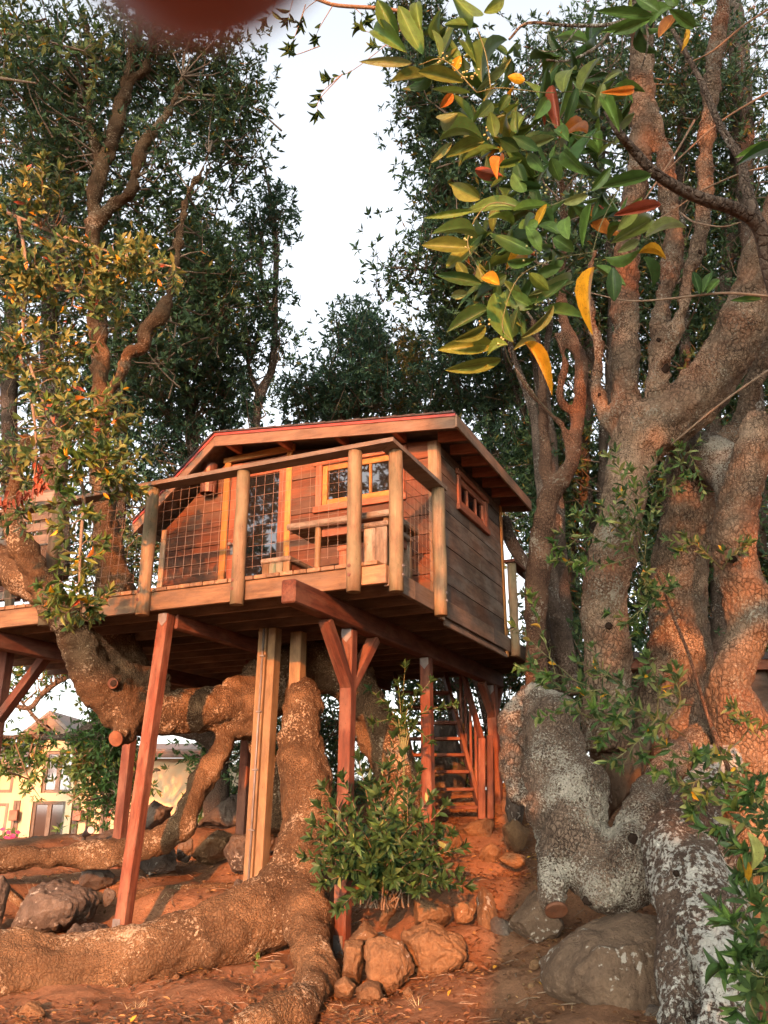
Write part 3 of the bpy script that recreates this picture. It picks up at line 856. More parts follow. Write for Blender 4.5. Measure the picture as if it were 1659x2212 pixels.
mb = MB(); hbox(mb, 1.90, 2.415, CS + .016, CS + .024, 3.61, 5.13, 2, .001); mb.build('pane', M['glass'], dr, HF)
mb = MB(); hbox(mb, 2.46, 2.505, CS - .009, CS - .001, 4.20, 4.34, 2, .002); c = h(2.482, CS - .01, 4.31)
mb.tube([c, c + Vector((0, -.04, 0)), c + Vector((.0, -.05, 0))], [.012, .012, .024], 10); c = c + Vector((0, -.05, 0)); mb.tube([c, c + Vector((0, -.02, 0))], [.026, .018], 10)
mb.build('handle', M['steel'], dr, HF)
# front window
def window(a0, a1, z0, z1, P, bars, cas, sash, name='window', sillh=.07, cw=.075):
    mb = MB(); P(mb, a0 - cw, a0, z0 - .01, z1 + .01, -.03, -.004, 2); P(mb, a1, a1 + cw, z0 - .01, z1 + .01, -.03, -.004, 2)
    P(mb, a0 - cw - .02, a1 + cw + .02, z0 - sillh - .012, z0 - .012, -.045, -.004, 0); P(mb, a0 - cw - .03, a1 + cw + .03, z1 + .012, z1 + .075, -.036, -.004, 0)
    w = mb.build(name, cas, cabin, HF)
    mb = MB(); b_ = .06
    P(mb, a0 + .002, a0 + b_, z0, z1, -.012, .026, 2); P(mb, a1 - b_, a1 - .002, z0, z1, -.012, .026, 2)
    P(mb, a0 + b_ + .002, a1 - b_ - .002, z0, z0 + b_, -.010, .024, 0); P(mb, a0 + b_ + .002, a1 - b_ - .002, z1 - b_, z1, -.010, .024, 0)
    mb.build('sash', sash, w, HF)
    n = len(bars) + 1; ed = [a0 + b_] + bars + [a1 - b_]
    for q_ in bars:
        mb = MB(); P(mb, q_ - .014, q_ + .014, z0 + b_ + .002, z1 - b_ - .002, -.006, .02, 2); mb.build('glazing_bar', sash, w, HF)
    for i in range(n):
        mb = MB(); P(mb, ed[i] + .0145, ed[i + 1] - .0145, z0 + b_ - .006, z1 - b_ + .006, .012, .017, 2, .0005); mb.build('pane', M['glass'], w, HF)
def Pf(mb, a0, a1, z0, z1, y0, y1, grain=0, ch=.004): hbox(mb, a0, a1, CS + y0, CS + y1, z0, z1, grain, ch)
def Pr(mb, a0, a1, z0, z1, y0, y1, grain=0, ch=.004): mb.box(-y1, -y0, a0, a1, z0, z1, {0: 1, 2: 2}[grain], ch)
window(WIN[0], WIN[1], WIN[2], WIN[3], Pf, [.76, 1.02], M['trim_red'], M['trim'])
def Pr2(mb, a0, a1, z0, z1, y0, y1, grain=0, ch=.004): hbox(mb, y0, y1, a0, a1, z0, z1, {0: 1, 2: 2}[grain], ch)
window(RWIN[0], RWIN[1], RWIN[2], RWIN[3], Pr2, [2.30, 2.60], M['trim_red'], M['trim_red'])
# round metal lamp shade on the wall left of the door
mb = MB(); n = 14; c0 = h(2.80, CS - .10, 4.95)
for k in range(n):
    a = 2 * math.pi * k / n; a2 = 2 * math.pi * (k + 1) / n
    r1, r2 = .095, .088
    q4 = [c0 + Vector((math.cos(x) * r, math.sin(x) * r, z)) for (x, r, z) in ((a, r1, 0), (a2, r1, 0), (a2, r1, .36), (a, r1, .36), (a, r2, 0), (a2, r2, 0), (a2, r2, .36), (a, r2, .36))]
    mb.add(q4, [[0, 1, 2, 3], [5, 4, 7, 6], [1, 0, 4, 5], [3, 2, 6, 7]])
ls = mb.build('lamp_shade', M['copper'], cabin, HF)
mb = MB(); mb.beam(c0 + Vector((0, .02, .18)), h(2.80, CS - .003, 5.13), .04, .05); mb.tube([c0 + Vector((0, 0, .10)), c0 + Vector((0, 0, .26))], .03, 8); mb.build('bracket', M['dark_metal'], ls, HF)

# ------------------------------------------------------------------ furniture on the deck
tb = thing('table', 'low old plank table behind the railing, under the front window', 'table', h(.6, .5, DZ), frame=HF)
for k in range(4):
    mb = MB(); hbox(mb, .02, 1.10 + random.uniform(-.01, .02), .20 + k * .17, .366 + k * .17, 3.985, 4.045, 0, .012); mb.build('top_board', M['old_bench'], tb, HF)
for (t, s) in ((.80, .27), (.10, .27), (.80, .80), (.10, .80)):
    mb = MB(); P = [h(t, s, DZ + (3.985 - DZ) * i / 4) for i in range(5)]; mb.tube(P, [.028, .03, .028, .031, .029], 10); mb.build('leg', M['post_tan'], tb, HF)
for z in (3.90,):
    mb = MB(); hbox(mb, .12, .78, .30, .33, z, 3.983, 0); mb.build('apron', M['trim_red'], tb, HF)
def bench(label, t0, t1, s0, s1, ht, cols, seat):
    o = thing('bench', label, 'bench', h((t0 + t1) / 2, (s0 + s1) / 2, DZ), 'wooden benches on the deck', HF)
    mb = MB(); hbox(mb, t0 - .015, t1 + .015, s0 - .015, s1, DZ + ht - .05, DZ + ht, 1, .012); mb.build('seat', M[seat], o, HF)
    for (sa, sb) in ((s0, s0 + .03), (s1 - .06, s1 - .03)):
        n = len(cols); w = (t1 - t0) / n
        for i in range(n):
            mb = MB(); hbox(mb, t1 - (i + 1) * w + .002, t1 - i * w - .002, sa, sb, DZ + .001, DZ + ht - .051, 2, .006); mb.build('end_slat', M[cols[i]], o, HF)
    mb = MB(); hbox(mb, t0 + .02, t0 + .045, s0 + .04, s1 - .07, DZ + ht - .13, DZ + ht - .051, 1); mb.build('rail', M['trim_red'], o, HF)
bench('small bench with faded green and tan end slats in front of the door', 1.19, 1.50, .42, 1.12, .30, ['post_tan', 'bench_green', 'bench_green', 'post_tan'], 'old_bench')
bench('bench with an orange brown slatted side under the table', .36, .66, .42, 1.15, .33, ['trim_red', 'trim_red', 'trim_red'], 'trim_red')
bench('weathered grey bench at the railing corner beside the table', .02, .25, .10, .18 + .5, .40, ['old_bench', 'old_bench'], 'old_bench')
# left side slats seen past the limb
sc_ = thing('slatted_screen', 'weathered horizontal slat screen behind the leaning limb on the deck', 'screen', W(50, 1300, 9.75))
for i, (y0, hgt) in enumerate([(1072, 24), (1112, 20), (1136, 18), (1165, 24), (1062, 6)]):
    a = W(-80, y0 + 16, 10.05); b_ = W(118, y0 - 2, 9.55)
    mid = (a + b_) / 2 - Vector((0, 0, .03 if i else 0))
    mb = MB(); hh = RAD(50, y0, 9.8, hgt * 2)
    mb.beam(a, mid, .03, hh); mb.beam(mid, b_, .03, hh); mb.build('slat', M['cap'] if i != 4 else M['cap'], sc_)
mb = MB(); mb.beam(W(20, 1345, 9.9), W(24, 1050, 9.9), .09, .09, up=(0, 1, 0)); mb.build('post', M['post_log'], sc_)
sv = thing('slatted_gate', 'dark vertical slat gate at the far left of the deck', 'gate', W(30, 1300, 10.3))
for k in range(7):
    x = -30 + k * 17
    mb = MB(); mb.beam(W(x, 1300, 10.3), W(x + 3, 1195, 10.3), .07, .02, up=(0, 1, 0)); mb.build('slat', M['redwood_old'], sv)
mb = MB(); mb.beam(W(-60, 1300, 10.25), W(110, 1268, 10.2), .03, .1); mb.build('bottom_rail', M['cap'], sv)

# ------------------------------------------------------------------ ladder stair
st = thing('ladder_stair', 'steep red brown ladder stair with open treads behind the bush', 'stair', W(980, 1765, 11.25))
sb = W(1042, 1768, 11.25); stp = W(984, 1545, 12.0); dirv = (stp - sb)
stp = sb + dirv * 1.45
sideL = Vector((-.72, .02, 0))
for off in (Vector((0, 0, 0)), sideL):
    mb = MB(); mb.beam(sb + off, stp + off, .05, .17, up=(0, -1, .6)); mb.build('stringer', M['redwood'], st)
for k in range(8):
    f = (k + .6) / 6.0
    c = sb + dirv * f * .98
    if f > 1.4: break
    mb = MB(); mb.box(c.x - .70, c.x - .025, c.y - .10, c.y + .09, c.z - .02, c.z + .02, 0); mb.build('tread', M['redwood'], st)
a = W(1040, 1770, 11.1); 
mb = MB(); mb.beam(a, W(1040, 1595, 11.15), .09, .09, up=(0, 1, 0)); mb.build('newel', M['redwood'], st)
mb = MB(); mb.beam(a + Vector((.11, .03, 0)), W(1058, 1590, 11.3), .08, .08, up=(0, 1, 0)); mb.build('newel', M['redwood'], st)
p0 = W(1044, 1610, 11.2); p1 = p0 + dirv * 1.2
mb = MB(); mb.beam(p0, p1, .05, .09); mb.build('handrail', M['redwood'], st)
for k in range(5):
    f = .08 + .16 * k
    mb = MB(); b0 = sb + dirv * (f * 1.2); b1 = p0 + (p1 - p0) * f; mb.beam(b0 + Vector((.03, 0, 0)), b1, .035, .035, up=(0, 1, 0)); mb.build('baluster', M['redwood'], st)

# ------------------------------------------------------------------ cream house in the background
HYD = 21.0
M['house_roof'] = plain('house_roof', (.2, .165, .14), .9, nscale=20)
def X_(x, y=1700, Y=HYD): return W(x, y, Y).x
def Z_(y, Y=HYD): return W(200, y, Y).z
M['stucco'] = plain('cream_stucco', (0.52, 0.42, 0.26), 0.9, spec=.1, noise=.06, nscale=2)
M['eave'] = wood('brown_eave', (0.24, 0.16, 0.115), (0.16, 0.10, 0.075))
M['frame_grey'] = wood('grey_window_frame', (0.22, 0.18, 0.14), (0.15, 0.12, 0.095))
house = thing('house', 'cream stucco house with brown eaves far behind the left posts', 'house', (X_(150), HYD, -.2))
zb = -.3
def hb(name, mat, x0, x1, y0, y1, z0, z1, parent=house, grain=2):
    mb = MB(); mb.box(x0, x1, y0, y1, z0, z1, grain, .01); return mb.build(name, mat, parent)
xA, xB = X_(-140), X_(62)                        # left wing
zwin = Z_(1650)
hb('wall', M['stucco'], xA, xB, HYD + .3, HYD + 4, zb, Z_(1655))
# gabled bay with openings
gx0, gx1 = X_(56), X_(160); ztop = Z_(1615)
openD = (X_(75), X_(146), zb, Z_(1731)); openW = (X_(89), X_(153), Z_(1713), Z_(1622))
mb = MB()
for (x0, x1, z0, z1) in cells(gx0, gx1, zb, ztop, [openD, openW]): mb.box(x0, x1, HYD, HYD + .25, z0, z1, 2, .002)
gxm = X_(104); zpk = Z_(1556)
mb.prism([(gx0, ztop), (gx1, ztop), (gxm, zpk)], HYD, HYD + .25, lambda a, b_, y: (a, y, b_))
mb.box(gx0, gx0 + .2, HYD + .26, HYD + 4, zb, ztop); mb.box(gx1 - .2, gx1, HYD + .26, HYD + 4, zb, ztop)
mb.build('gable_wall', M['stucco'], house)
def hwin(x0, x1, z0, z1, n, name='window', y=HYD, extra=None):
    mb = MB(); b_ = .07
    mb.box(x0, x0 + b_, y + .06, y + .14, z0, z1, 2); mb.box(x1 - b_, x1, y + .06, y + .14, z0, z1, 2)
    mb.box(x0 + b_ + .002, x1 - b_ - .002, y + .06, y + .14, z1 - b_, z1, 0); mb.box(x0 + b_ + .002, x1 - b_ - .002, y + .06, y + .14, z0, z0 + b_, 0)
    for i in range(1, n):
        xc = x0 + (x1 - x0) * i / n; mb.box(xc - .05, xc + .05, y + .055, y + .145, z0 + b_ + .002, z1 - b_ - .002, 2)
    w = mb.build(name, M['frame_grey'], house)
    for i in range(n):
        a0 = x0 + (x1 - x0) * i / n + .055; a1 = x0 + (x1 - x0) * (i + 1) / n - .055
        mb = MB(); mb.box(a0, a1, y + .09, y + .11, z0 + .075, z1 - .075, 2, .001); mb.build('pane', M['glass_house'], w)
m, nt, out, N, Lk = new_mat('house_glass')
p = N('BsdfPrincipled', Roughness=0.05); p.inputs['Base Color'].default_value = (0.05, 0.035, 0.027, 1); p.inputs['Specular IOR Level'].default_value = 0.6
Lk(p.outputs[0], out.inputs[0]); M['glass_house'] = m
hwin(*openD, 2, 'glass_door'); hwin(*openW, 2)
hwin(X_(-20), X_(13), zb + .2, Z_(1735), 1, y=HYD + .23); hwin(X_(-20), X_(16), Z_(1712), Z_(1655), 1, y=HYD + .23)
for (xa, xc) in ((24, 38), (47, 59)):
    hwin(X_(xa), X_(xc), zb, Z_(1729), 1, 'slit_window', y=HYD + .2)
# right of the bay: recessed wall with slit windows, then the long plain wing
hb('wall', M['stucco'], X_(160) + .003, X_(262), HYD + .15, HYD + 4, zb, Z_(1640))
for (xa, xc) in ((161, 172), (190, 199), (221, 236), (240, 256)):
    hwin(X_(xa), X_(xc), zb, Z_(1735), 1, 'slit_window', y=HYD + .02)
hwin(X_(236), X_(262), Z_(1700), Z_(1650), 1, y=HYD + .02)
hb('wall', M['stucco'], X_(262) + .003, X_(470), HYD - .6, HYD + 3, zb, Z_(1638, HYD - .6))
hwin(X_(316), X_(334), zb + .8, Z_(1730), 1, y=HYD - .73)
for x in (36, 175, 249):
    hb('wall_lamp', M['copper'], X_(x) - .10, X_(x) + .10, HYD + (.0 if x == 36 else -.1), HYD + .12, Z_(1773), Z_(1750))
# roofs
def roof_strip(x0, x1, y0, z0, y1, z1, th=.12, name='roof', mat=M['house_roof']):
    mb = MB(); 
    mb.prism([(y0, z0), (y1, z1), (y1, z1 + th), (y0, z0 + th)], x0, x1, lambda a, b_, y: (y, a, b_)); return mb.build(name, mat or M['roofing'], house)
roof_strip(X_(258), X_(490), HYD - 1.15, Z_(1636), HYD + 3, Z_(1598), .12)
hb('gutter', M['eave'], X_(258), X_(490), HYD - 1.28, HYD - 1.16, Z_(1643), Z_(1630), grain=0)
roof_strip(X_(-160), X_(58), HYD - .3, Z_(1652), HYD + 3, Z_(1600), .1)
hb('gutter', M['eave'], X_(-160), X_(58), HYD - .42, HYD - .31, Z_(1660), Z_(1646), grain=0)
roof_strip(X_(162), X_(256), HYD - .3, Z_(1640), HYD + 3, Z_(1600), .1)
hb('gutter', M['eave'], X_(162), X_(256), HYD - .42, HYD - .31, Z_(1647), Z_(1634), grain=0)
for sgn, xe in ((-1, X_(44)), (1, X_(166))):
    ze = Z_(1600)
    for (y0, y1, nm, mt) in ((HYD - .5, HYD + 4, 'roof', M['house_roof']), (HYD - .56, HYD - .502, 'bargeboard', M['fascia'])):
        mb = MB(); th = .1 if nm == 'roof' else -.22
        mb.prism([(xe, ze), (gxm + sgn * .003, zpk + .08), (gxm + sgn * .003, zpk + .08 + th), (xe, ze + th)], y0, y1, lambda a, b_, y: (a, y, b_)); mb.build(nm, mt, house)
# flowers and a spot light by the house
fl = thing('flowering_plant', 'pink flowering plant below the cream house at the left edge', 'plant', W(25, 1845, 15))
mb = MB()
for k in range(40):
    c = W(random.gauss(24, 8), random.gauss(1817, 11), 15 + random.uniform(-.2, .2)); a = random.uniform(0, 6.3)
    d = Vector((math.cos(a), -.4, math.sin(a))) * .05; e = d.orthogonal().normalized() * .04
    mb.add([c - d, c + e, c + d, c - e], [[0, 1, 2, 3]])
mb.build('blossom', plain('pink_petal', (0.5, 0.04, 0.12), 0.6), fl, kind='stuff')
mb = MB()
for k in range(90):
    c = W(random.gauss(25, 11), random.gauss(1825, 16), 15.1 + random.uniform(-.2, .3)); a = random.uniform(0, 6.3)
    d = Vector((math.cos(a), -.3, math.sin(a))) * .06; e = d.orthogonal().normalized() * .03
    mb.add([c - d, c + e, c + d, c - e], [[0, 1, 2, 3]])
for k in range(5): mb.tube([W(25, 1850, 15.1), W(25 + (k - 2) * 5, 1815, 15.1)], .01, 4)
mb.build('foliage', plain('flower_leaf', (0.08, 0.13, 0.04), 0.6), fl)
sl = thing('spot_light', 'small black garden spot light on the dark rocks, aimed upward', 'spot light', W(185, 1815, 11.3))
c = W(183, 1803, 11.3); d = (W(203, 1788, 11.15) - c).normalized()
mb = MB(); mb.tube([c - d * .03, c, c + d * .10, c + d * .15], [.02, .035, .05, .055], 12); b0 = mb.build('body', M['dark_metal'], sl)
mb = MB(); mb.tube([c + d * .151, c + d * .156], [.045, .045], 12); mb.build('lens', plain('lamp_lens', (0.5, 0.5, 0.5), 0.2), b0)
mb = MB(); mb.tube([W(183, 1822, 11.35), c], .014, 8); mb.build('stake', M['dark_metal'], sl)

shed = thing('shed', 'brown wooden shed with a dark roof edge glimpsed behind the right trunks', 'shed', (W(1600, 1500, 12.4).x, 12.4, 1.3))
def shb(name, mat, xa, xb, ya, yb, Y, d=.1, g=0):
    a = W(xa, yb, Y); b_ = W(xb, ya, Y); mb = MB(); mb.box(a.x, b_.x, Y, Y + d, a.z, b_.z, g); return mb.build(name, mat, shed)
shb('wall', M['plank'], 1352, 1800, 1446, 1700, 12.5, 2.0)
shb('fascia', M['trim_red'], 1340, 1820, 1424, 1446, 12.3, .05)
shb('roof_edge', M['roofing'], 1335, 1830, 1408, 1423, 12.25, 2.4)
for x in (1560, 1700): shb('post', M['redwood'], x, x + 16, 1447, 1700, 12.35, .1, 2)
# ------------------------------------------------------------------ leaves
def unit(a): return a / np.maximum(np.linalg.norm(a, axis=-1, keepdims=True), 1e-9)

def rosettes(C, A, n, L, spread=(15, 100), jit=0.33, rng=RNG):
    """n leaves round every point C with axis A -> base, direction, normal, length"""
    N_ = len(C)
    A = unit(A)
    e1 = unit(np.cross(A, rng.normal(size=A.shape))); e2 = np.cross(A, e1)
    ph = (np.arange(n)[None, :] * 2.4 + rng.uniform(0, 6.28, (N_, 1)))[..., None]
    al = np.radians(rng.uniform(spread[0], spread[1], (N_, n)))[..., None]
    D = np.cos(al) * A[:, None] + np.sin(al) * (np.cos(ph) * e1[:, None] + np.sin(ph) * e2[:, None])
    D = unit(D + rng.normal(0, jit, D.shape))
    Nn = A[:, None] - (A[:, None] * D).sum(-1, keepdims=True) * D + rng.normal(0, .25, D.shape)
    Nn = unit(Nn - (Nn * D).sum(-1, keepdims=True) * D)
    B = C[:, None] - A[:, None] * rng.uniform(0, .35 * L, (N_, n, 1))
    ln = L * rng.uniform(.5, 1.2, (N_, n))
    return B.reshape(-1, 3), D.reshape(-1, 3), Nn.reshape(-1, 3), ln.ravel()

def palette(n, mix, jit=0.22, rng=RNG):
    w = np.array([m[0] for m in mix], float); w /= w.sum()
    c = np.array([m[1] for m in mix])[rng.choice(len(mix), n, p=w)]
    return np.clip(c * rng.uniform(1 - jit, 1 + jit, (n, 1)), 0, 1)


def leaves_mesh(name, B, D, Nn, L, wr, col, detail=0):
    """one mesh of many leaves; detail 0: folded lozenge, 1: six-triangle leaf"""
    S = np.cross(Nn, D); n = len(B)
    Wd = (L * wr)[:, None]; L_ = L[:, None]
    if detail == 0:
        V = np.stack([B, B + D * L_ * .45 + S * Wd * .5 + Nn * Wd * .16, B + D * L_, B + D * L_ * .45 - S * Wd * .5 + Nn * Wd * .16], 1)
        F = np.array([[0, 2, 1], [0, 3, 2]]); k = 4
        cnt = 3
    else:
        V = np.stack([B, B + D * L_ * .5 - Nn * L_ * .03, B + D * L_ - Nn * L_ * .10,
                      B + D * L_ * .25 + S * Wd * .42 + Nn * Wd * .12, B + D * L_ * .62 + S * Wd * .47 + Nn * Wd * .10,
                      B + D * L_ * .25 - S * Wd * .42 + Nn * Wd * .12, B + D * L_ * .62 - S * Wd * .47 + Nn * Wd * .10], 1)
        F = np.array([[0, 1, 3], [3, 1, 4], [1, 2, 4], [0, 5, 1], [5, 6, 1], [1, 6, 2]]); k = 7
    V = V.reshape(-1, 3).astype(np.float32)
    T = (F[None] + (np.arange(n) * k)[:, None, None]).reshape(-1, 3)
    me = bpy.data.meshes.new(name)
    me.vertices.add(len(V)); me.vertices.foreach_set('co', V.ravel())
    me.loops.add(T.size); me.loops.foreach_set('vertex_index', T.ravel().astype(np.int32))
    me.polygons.add(len(T)); me.polygons.foreach_set('loop_start', np.arange(0, T.size, 3, dtype=np.int32))
    me.polygons.foreach_set('loop_total', np.full(len(T), 3, dtype=np.int32))
    at = me.attributes.new('col', 'FLOAT_COLOR', 'POINT')
    c4 = np.ones((n, k, 4), np.float32); c4[..., :3] = col[:, None]
    at.data.foreach_set('color', c4.ravel())
    me.update(calc_edges=True)
    me.materials.append(M['leaf'])
    return me

DARK = [(6, (.058, .108, .046)), (4, (.082, .140, .052)), (3, (.040, .076, .038)), (2.2, (.13, .18, .06)), (.5, (.28, .20, .04)), (.15, (.36, .14, .03))]
BLUE = [(6, (.054, .112, .062)), (4, (.078, .142, .068)), (3, (.038, .074, .046)), (2, (.125, .185, .08)), (.25, (.22, .18, .05))]
LIVE = [(5, (.055, .12, .032)), (4, (.08, .15, .038)), (2, (.12, .19, .047)), (1, (.04, .085, .028)), (.3, (.3, .22, .04))]
OLIVE = [(5, (.12, .135, .036)), (4, (.085, .115, .035)), (3, (.17, .165, .045)), (2, (.055, .085, .03)), (.6, (.42, .26, .03)), (.25, (.4, .15, .04))]
GOLD = [(4, (.24, .18, .045)), (3, (.16, .14, .04)), (2, (.34, .19, .04)), (2, (.08, .1, .035))]

def blob_points(c, r, n, rng, shell=2.3):
    v = unit(rng.normal(size=(n, 3))) * (rng.uniform(0, 1, (n, 1)) ** (1 / shell))
    return c + v * r, v

def crown(parent, lobes, mix, L=.12, wr=.33, n_leaf=8, seed=0, skel=None, per=10, sig=.20, up=.6, detail=0, name='crown', twigs=True, dens=1.0):
    """lobes: (x, y, Y, rx_px, ry_px, depth_m, clumps); leaf clumps on thin twigs inside each lobe"""
    rng = np.random.default_rng(seed)
    Cs, As = [], []
    tw = MB()
    for lb in lobes:
        x, y, Y, rx, ry, rd, nc = lb
        nc = max(3, int(nc * dens * .92))
        c = np.array(W(x, y, Y)); R = np.array([RAD(x, y, Y, rx * 2), rd, RAD(x, y, Y, ry * 2)])
        P, v = blob_points(c, R, nc, rng)
        ax = unit(v * np.array([1, 1, .6]) + np.array([0, 0, up]) + rng.normal(0, .35, v.shape))
        for i in range(nc):
            m_ = max(3, int(per * rng.uniform(.5, 1.5)))
            off = rng.normal(0, 1, (m_, 3)) * sig * np.array([1, 1, 1]) + ax[i] * rng.uniform(-1.6, 1.3, (m_, 1)) * sig
            Cs.append(P[i] + off); As.append(ax[i] + rng.normal(0, .55, (m_, 3)))
            if twigs:
                if skel is not None and len(skel):
                    d = np.linalg.norm(skel - (P[i] - np.array([0, 0, .4])), axis=1); q = skel[int(d.argmin())]
                    if d.min() > .9: q = P[i] - ax[i] * .6 + rng.normal(0, .12, 3)
                else: q = P[i] - ax[i] * .6
                mid = (q + P[i]) / 2 + rng.normal(0, .08, 3) - np.array([0, 0, .06])
                tw.tube([q, mid, P[i], P[i] + ax[i] * sig * 1.5], [.016, .011, .007, .003], 4, False)
    C = np.concatenate(Cs); A = np.concatenate(As)
    B, D, Nn, ln = rosettes(C, A, n_leaf, L, rng=rng)
    me = leaves_mesh(name, B, D, Nn, ln, wr, palette(len(B), mix, rng=rng), detail)
    o = part_mesh(name, me, None, parent)
    if twigs:
        part_mesh('twigs', tw.mesh('twigs'), M['twig'], parent, kind='stuff')
    o['kind'] = 'stuff'
    return o

def near_leaf_mesh(curl, fold, tipdroop):
    us = [0, .05, .16, .32, .5, .68, .83, .94, 1.0]
    vs, gs, fs = [], [], []
    for u in us:
        hw = .5 * (math.sin(math.pi * min(1, (u * .97 + .015)) ** .88)) ** .85 if 0 < u < 1 else (.03 if u == 0 else .004)
        z = curl * math.sin(u * math.pi) - tipdroop * u * u
        for v in (-1, -.5, 0, .5, 1):
            vs.append((u, hw * v, z + fold * abs(v) * hw)); gs.append((u, v, 0))
    for i in range(len(us) - 1):
        for j in range(4):
            a = i * 5 + j; fs.append([a, a + 5, a + 6, a + 1])
    mb = MB(); mb.add(vs, fs, gs, True)
    return mb
LEAFV = [near_leaf_mesh(.02, .3, .06), near_leaf_mesh(.05, .5, .2), near_leaf_mesh(-.03, .25, -.08), near_leaf_mesh(.08, .15, .34), near_leaf_mesh(.1, .7, .1), near_leaf_mesh(-.06, .45, .22)]
LEAFM = {}
def leaf_me(kind):
    i = random.randrange(6)
    if (kind, i) not in LEAFM: LEAFM[(kind, i)] = LEAFV[i].mesh('leaf', M[kind])
    return LEAFM[(kind, i)]
def leaf_obj(parent, B, D, Nn, L, Wd, kind):
    D = Vector(D).normalized(); Nn = Vector(Nn); S = Nn.cross(D).normalized(); Nn = D.cross(S)
    m_ = Matrix(((D.x * L, S.x * Wd, Nn.x * L, B[0]), (D.y * L, S.y * Wd, Nn.y * L, B[1]), (D.z * L, S.z * Wd, Nn.z * L, B[2]), (0, 0, 0, 1)))
    o = bpy.data.objects.new('leaf', leaf_me(kind)); COL.objects.link(o); o.parent = parent
    o.matrix_basis = XF[parent.name].inverted() @ m_
    return o
def pick(kinds):
    return random.choices([k for k, _ in kinds], [w for _, w in kinds])[0]
RGBK = {'leaf_bush': (.03, .068, .02), 'leaf_dark': (.045, .085, .028), 'leaf_green': (.085, .14, .04), 'leaf_olive': (.17, .175, .045), 'leaf_pale': (.23, .27, .09), 'leaf_yellow': (.62, .33, .02), 'leaf_orange': (.55, .19, .03), 'leaf_red': (.36, .09, .045)}

def leafy_stem(pts, rad, mb, L, start=.35, gap=.035, wr=.3, ang=52, tuft=6, rng=RNG):
    """a stem tube added to mb and its leaves (list of base, direction, normal, length, width)"""
    pts = [Vector(p) for p in pts]
    n = len(pts)
    mb.tube(pts, [rad * (1 - .75 * i / (n - 1)) for i in range(n)], 5, False)
    out = []
    tot = sum((pts[i + 1] - pts[i]).length for i in range(n - 1)); acc = 0; nxt = tot * start; ph = rng.uniform(0, 6)
    for i in range(n - 1):
        sg = pts[i + 1] - pts[i]; l = sg.length; t = sg / max(l, 1e-6)
        e1 = t.orthogonal().normalized(); e2 = t.cross(e1)
        while nxt < acc + l:
            p = pts[i] + t * (nxt - acc); f = nxt / tot
            a = math.radians(ang * rng.uniform(.7, 1.25)); ph += 2.4 + rng.normal(0, .3)
            r = e1 * math.cos(ph) + e2 * math.sin(ph)
            d = (t * math.cos(a) + r * math.sin(a)).normalized()
            nn = (t - d * t.dot(d)); nn = (nn + Vector(rng.normal(0, .3, 3))); nn = (nn - d * nn.dot(d)).normalized()
            ll = L * rng.uniform(.7, 1.12) * (1 if f < .85 else .8)
            out.append((p, d, nn, ll, ll * wr * rng.uniform(.85, 1.2)))
            nxt += gap * rng.uniform(.6, 1.4)
        acc += l
    t = (pts[-1] - pts[-2]).normalized(); e1 = t.orthogonal().normalized(); e2 = t.cross(e1)
    for k in range(tuft):
        a = math.radians(rng.uniform(12, 65)); ph += 2.4
        d = (t * math.cos(a) + (e1 * math.cos(ph) + e2 * math.sin(ph)) * math.sin(a)).normalized()
        nn = t - d * t.dot(d) + Vector(rng.normal(0, .2, 3)); nn = (nn - d * nn.dot(d)).normalized()
        ll = L * rng.uniform(.6, 1.0); out.append((pts[-1] - t * .02 * k / tuft, d, nn, ll, ll * wr))
    return out
def place_leaves(parent, lv, kinds, limit=300, stuff_name='more_leaves', detail=1):
    """the nearest leaves as objects, the rest as one part"""
    lv = sorted(lv, key=lambda q: (q[0] - cam.location).length)
    for (b, d, nn, l, w) in lv[:limit]: leaf_obj(parent, b, d, nn, l, w, pick(kinds))
    rest = lv[limit:]
    if rest:
        B = np.array([q[0][:] for q in rest]); D = np.array([q[1][:] for q in rest]); Nn = np.array([q[2][:] for q in rest]); L = np.array([q[3] for q in rest])
        wr = float(np.mean([q[4] / q[3] for q in rest]))
        col = palette(len(rest), [(w, RGBK[k]) for k, w in kinds])
        part_mesh(stuff_name, leaves_mesh(stuff_name, B, D, Nn, L, wr * 1.1, col, detail), None, parent, kind='stuff')

# ------------------------------------------------------------------ the old tree under the house
def base_of(x, y, Y):
    p = W(x, y, Y); return (p.x, p.y, gz(p.x, p.y))
old = thing('old_tree', 'old sprawling tree under the deck, its big roots running across the dirt', 'tree', base_of(640, 1990, 8.2))
A = [
 [(648, 1478, 9.3, 66), (655, 1520, 9.15, 84), (650, 1590, 9.0, 92), (650, 1650, 8.9, 104), (664, 1720, 8.8, 112), (660, 1790, 8.65, 108), (655, 1860, 8.5, 122), (625, 1930, 8.3, 150), (570, 1975, 8.05, 150),
  (480, 2010, 7.85, 140), (390, 2040, 7.7, 135), (300, 2070, 7.6, 140), (190, 2095, 7.55, 150), (60, 2098, 7.5, 160), (-90, 2100, 7.45, 170), (-220, 2090, 7.5, 160)],
 [(650, 1880, 8.4, 100), (662, 1960, 8.0, 112), (672, 2030, 7.6, 95), (680, 2090, 7.2, 84), (680, 2138, 6.85, 88), (652, 2180, 6.5, 94), (600, 2206, 6.25, 90), (520, 2235, 6.05, 76)],
 [(600, 1935, 8.3, 120), (540, 2010, 7.9, 110), (430, 2055, 7.7, 120)],
]
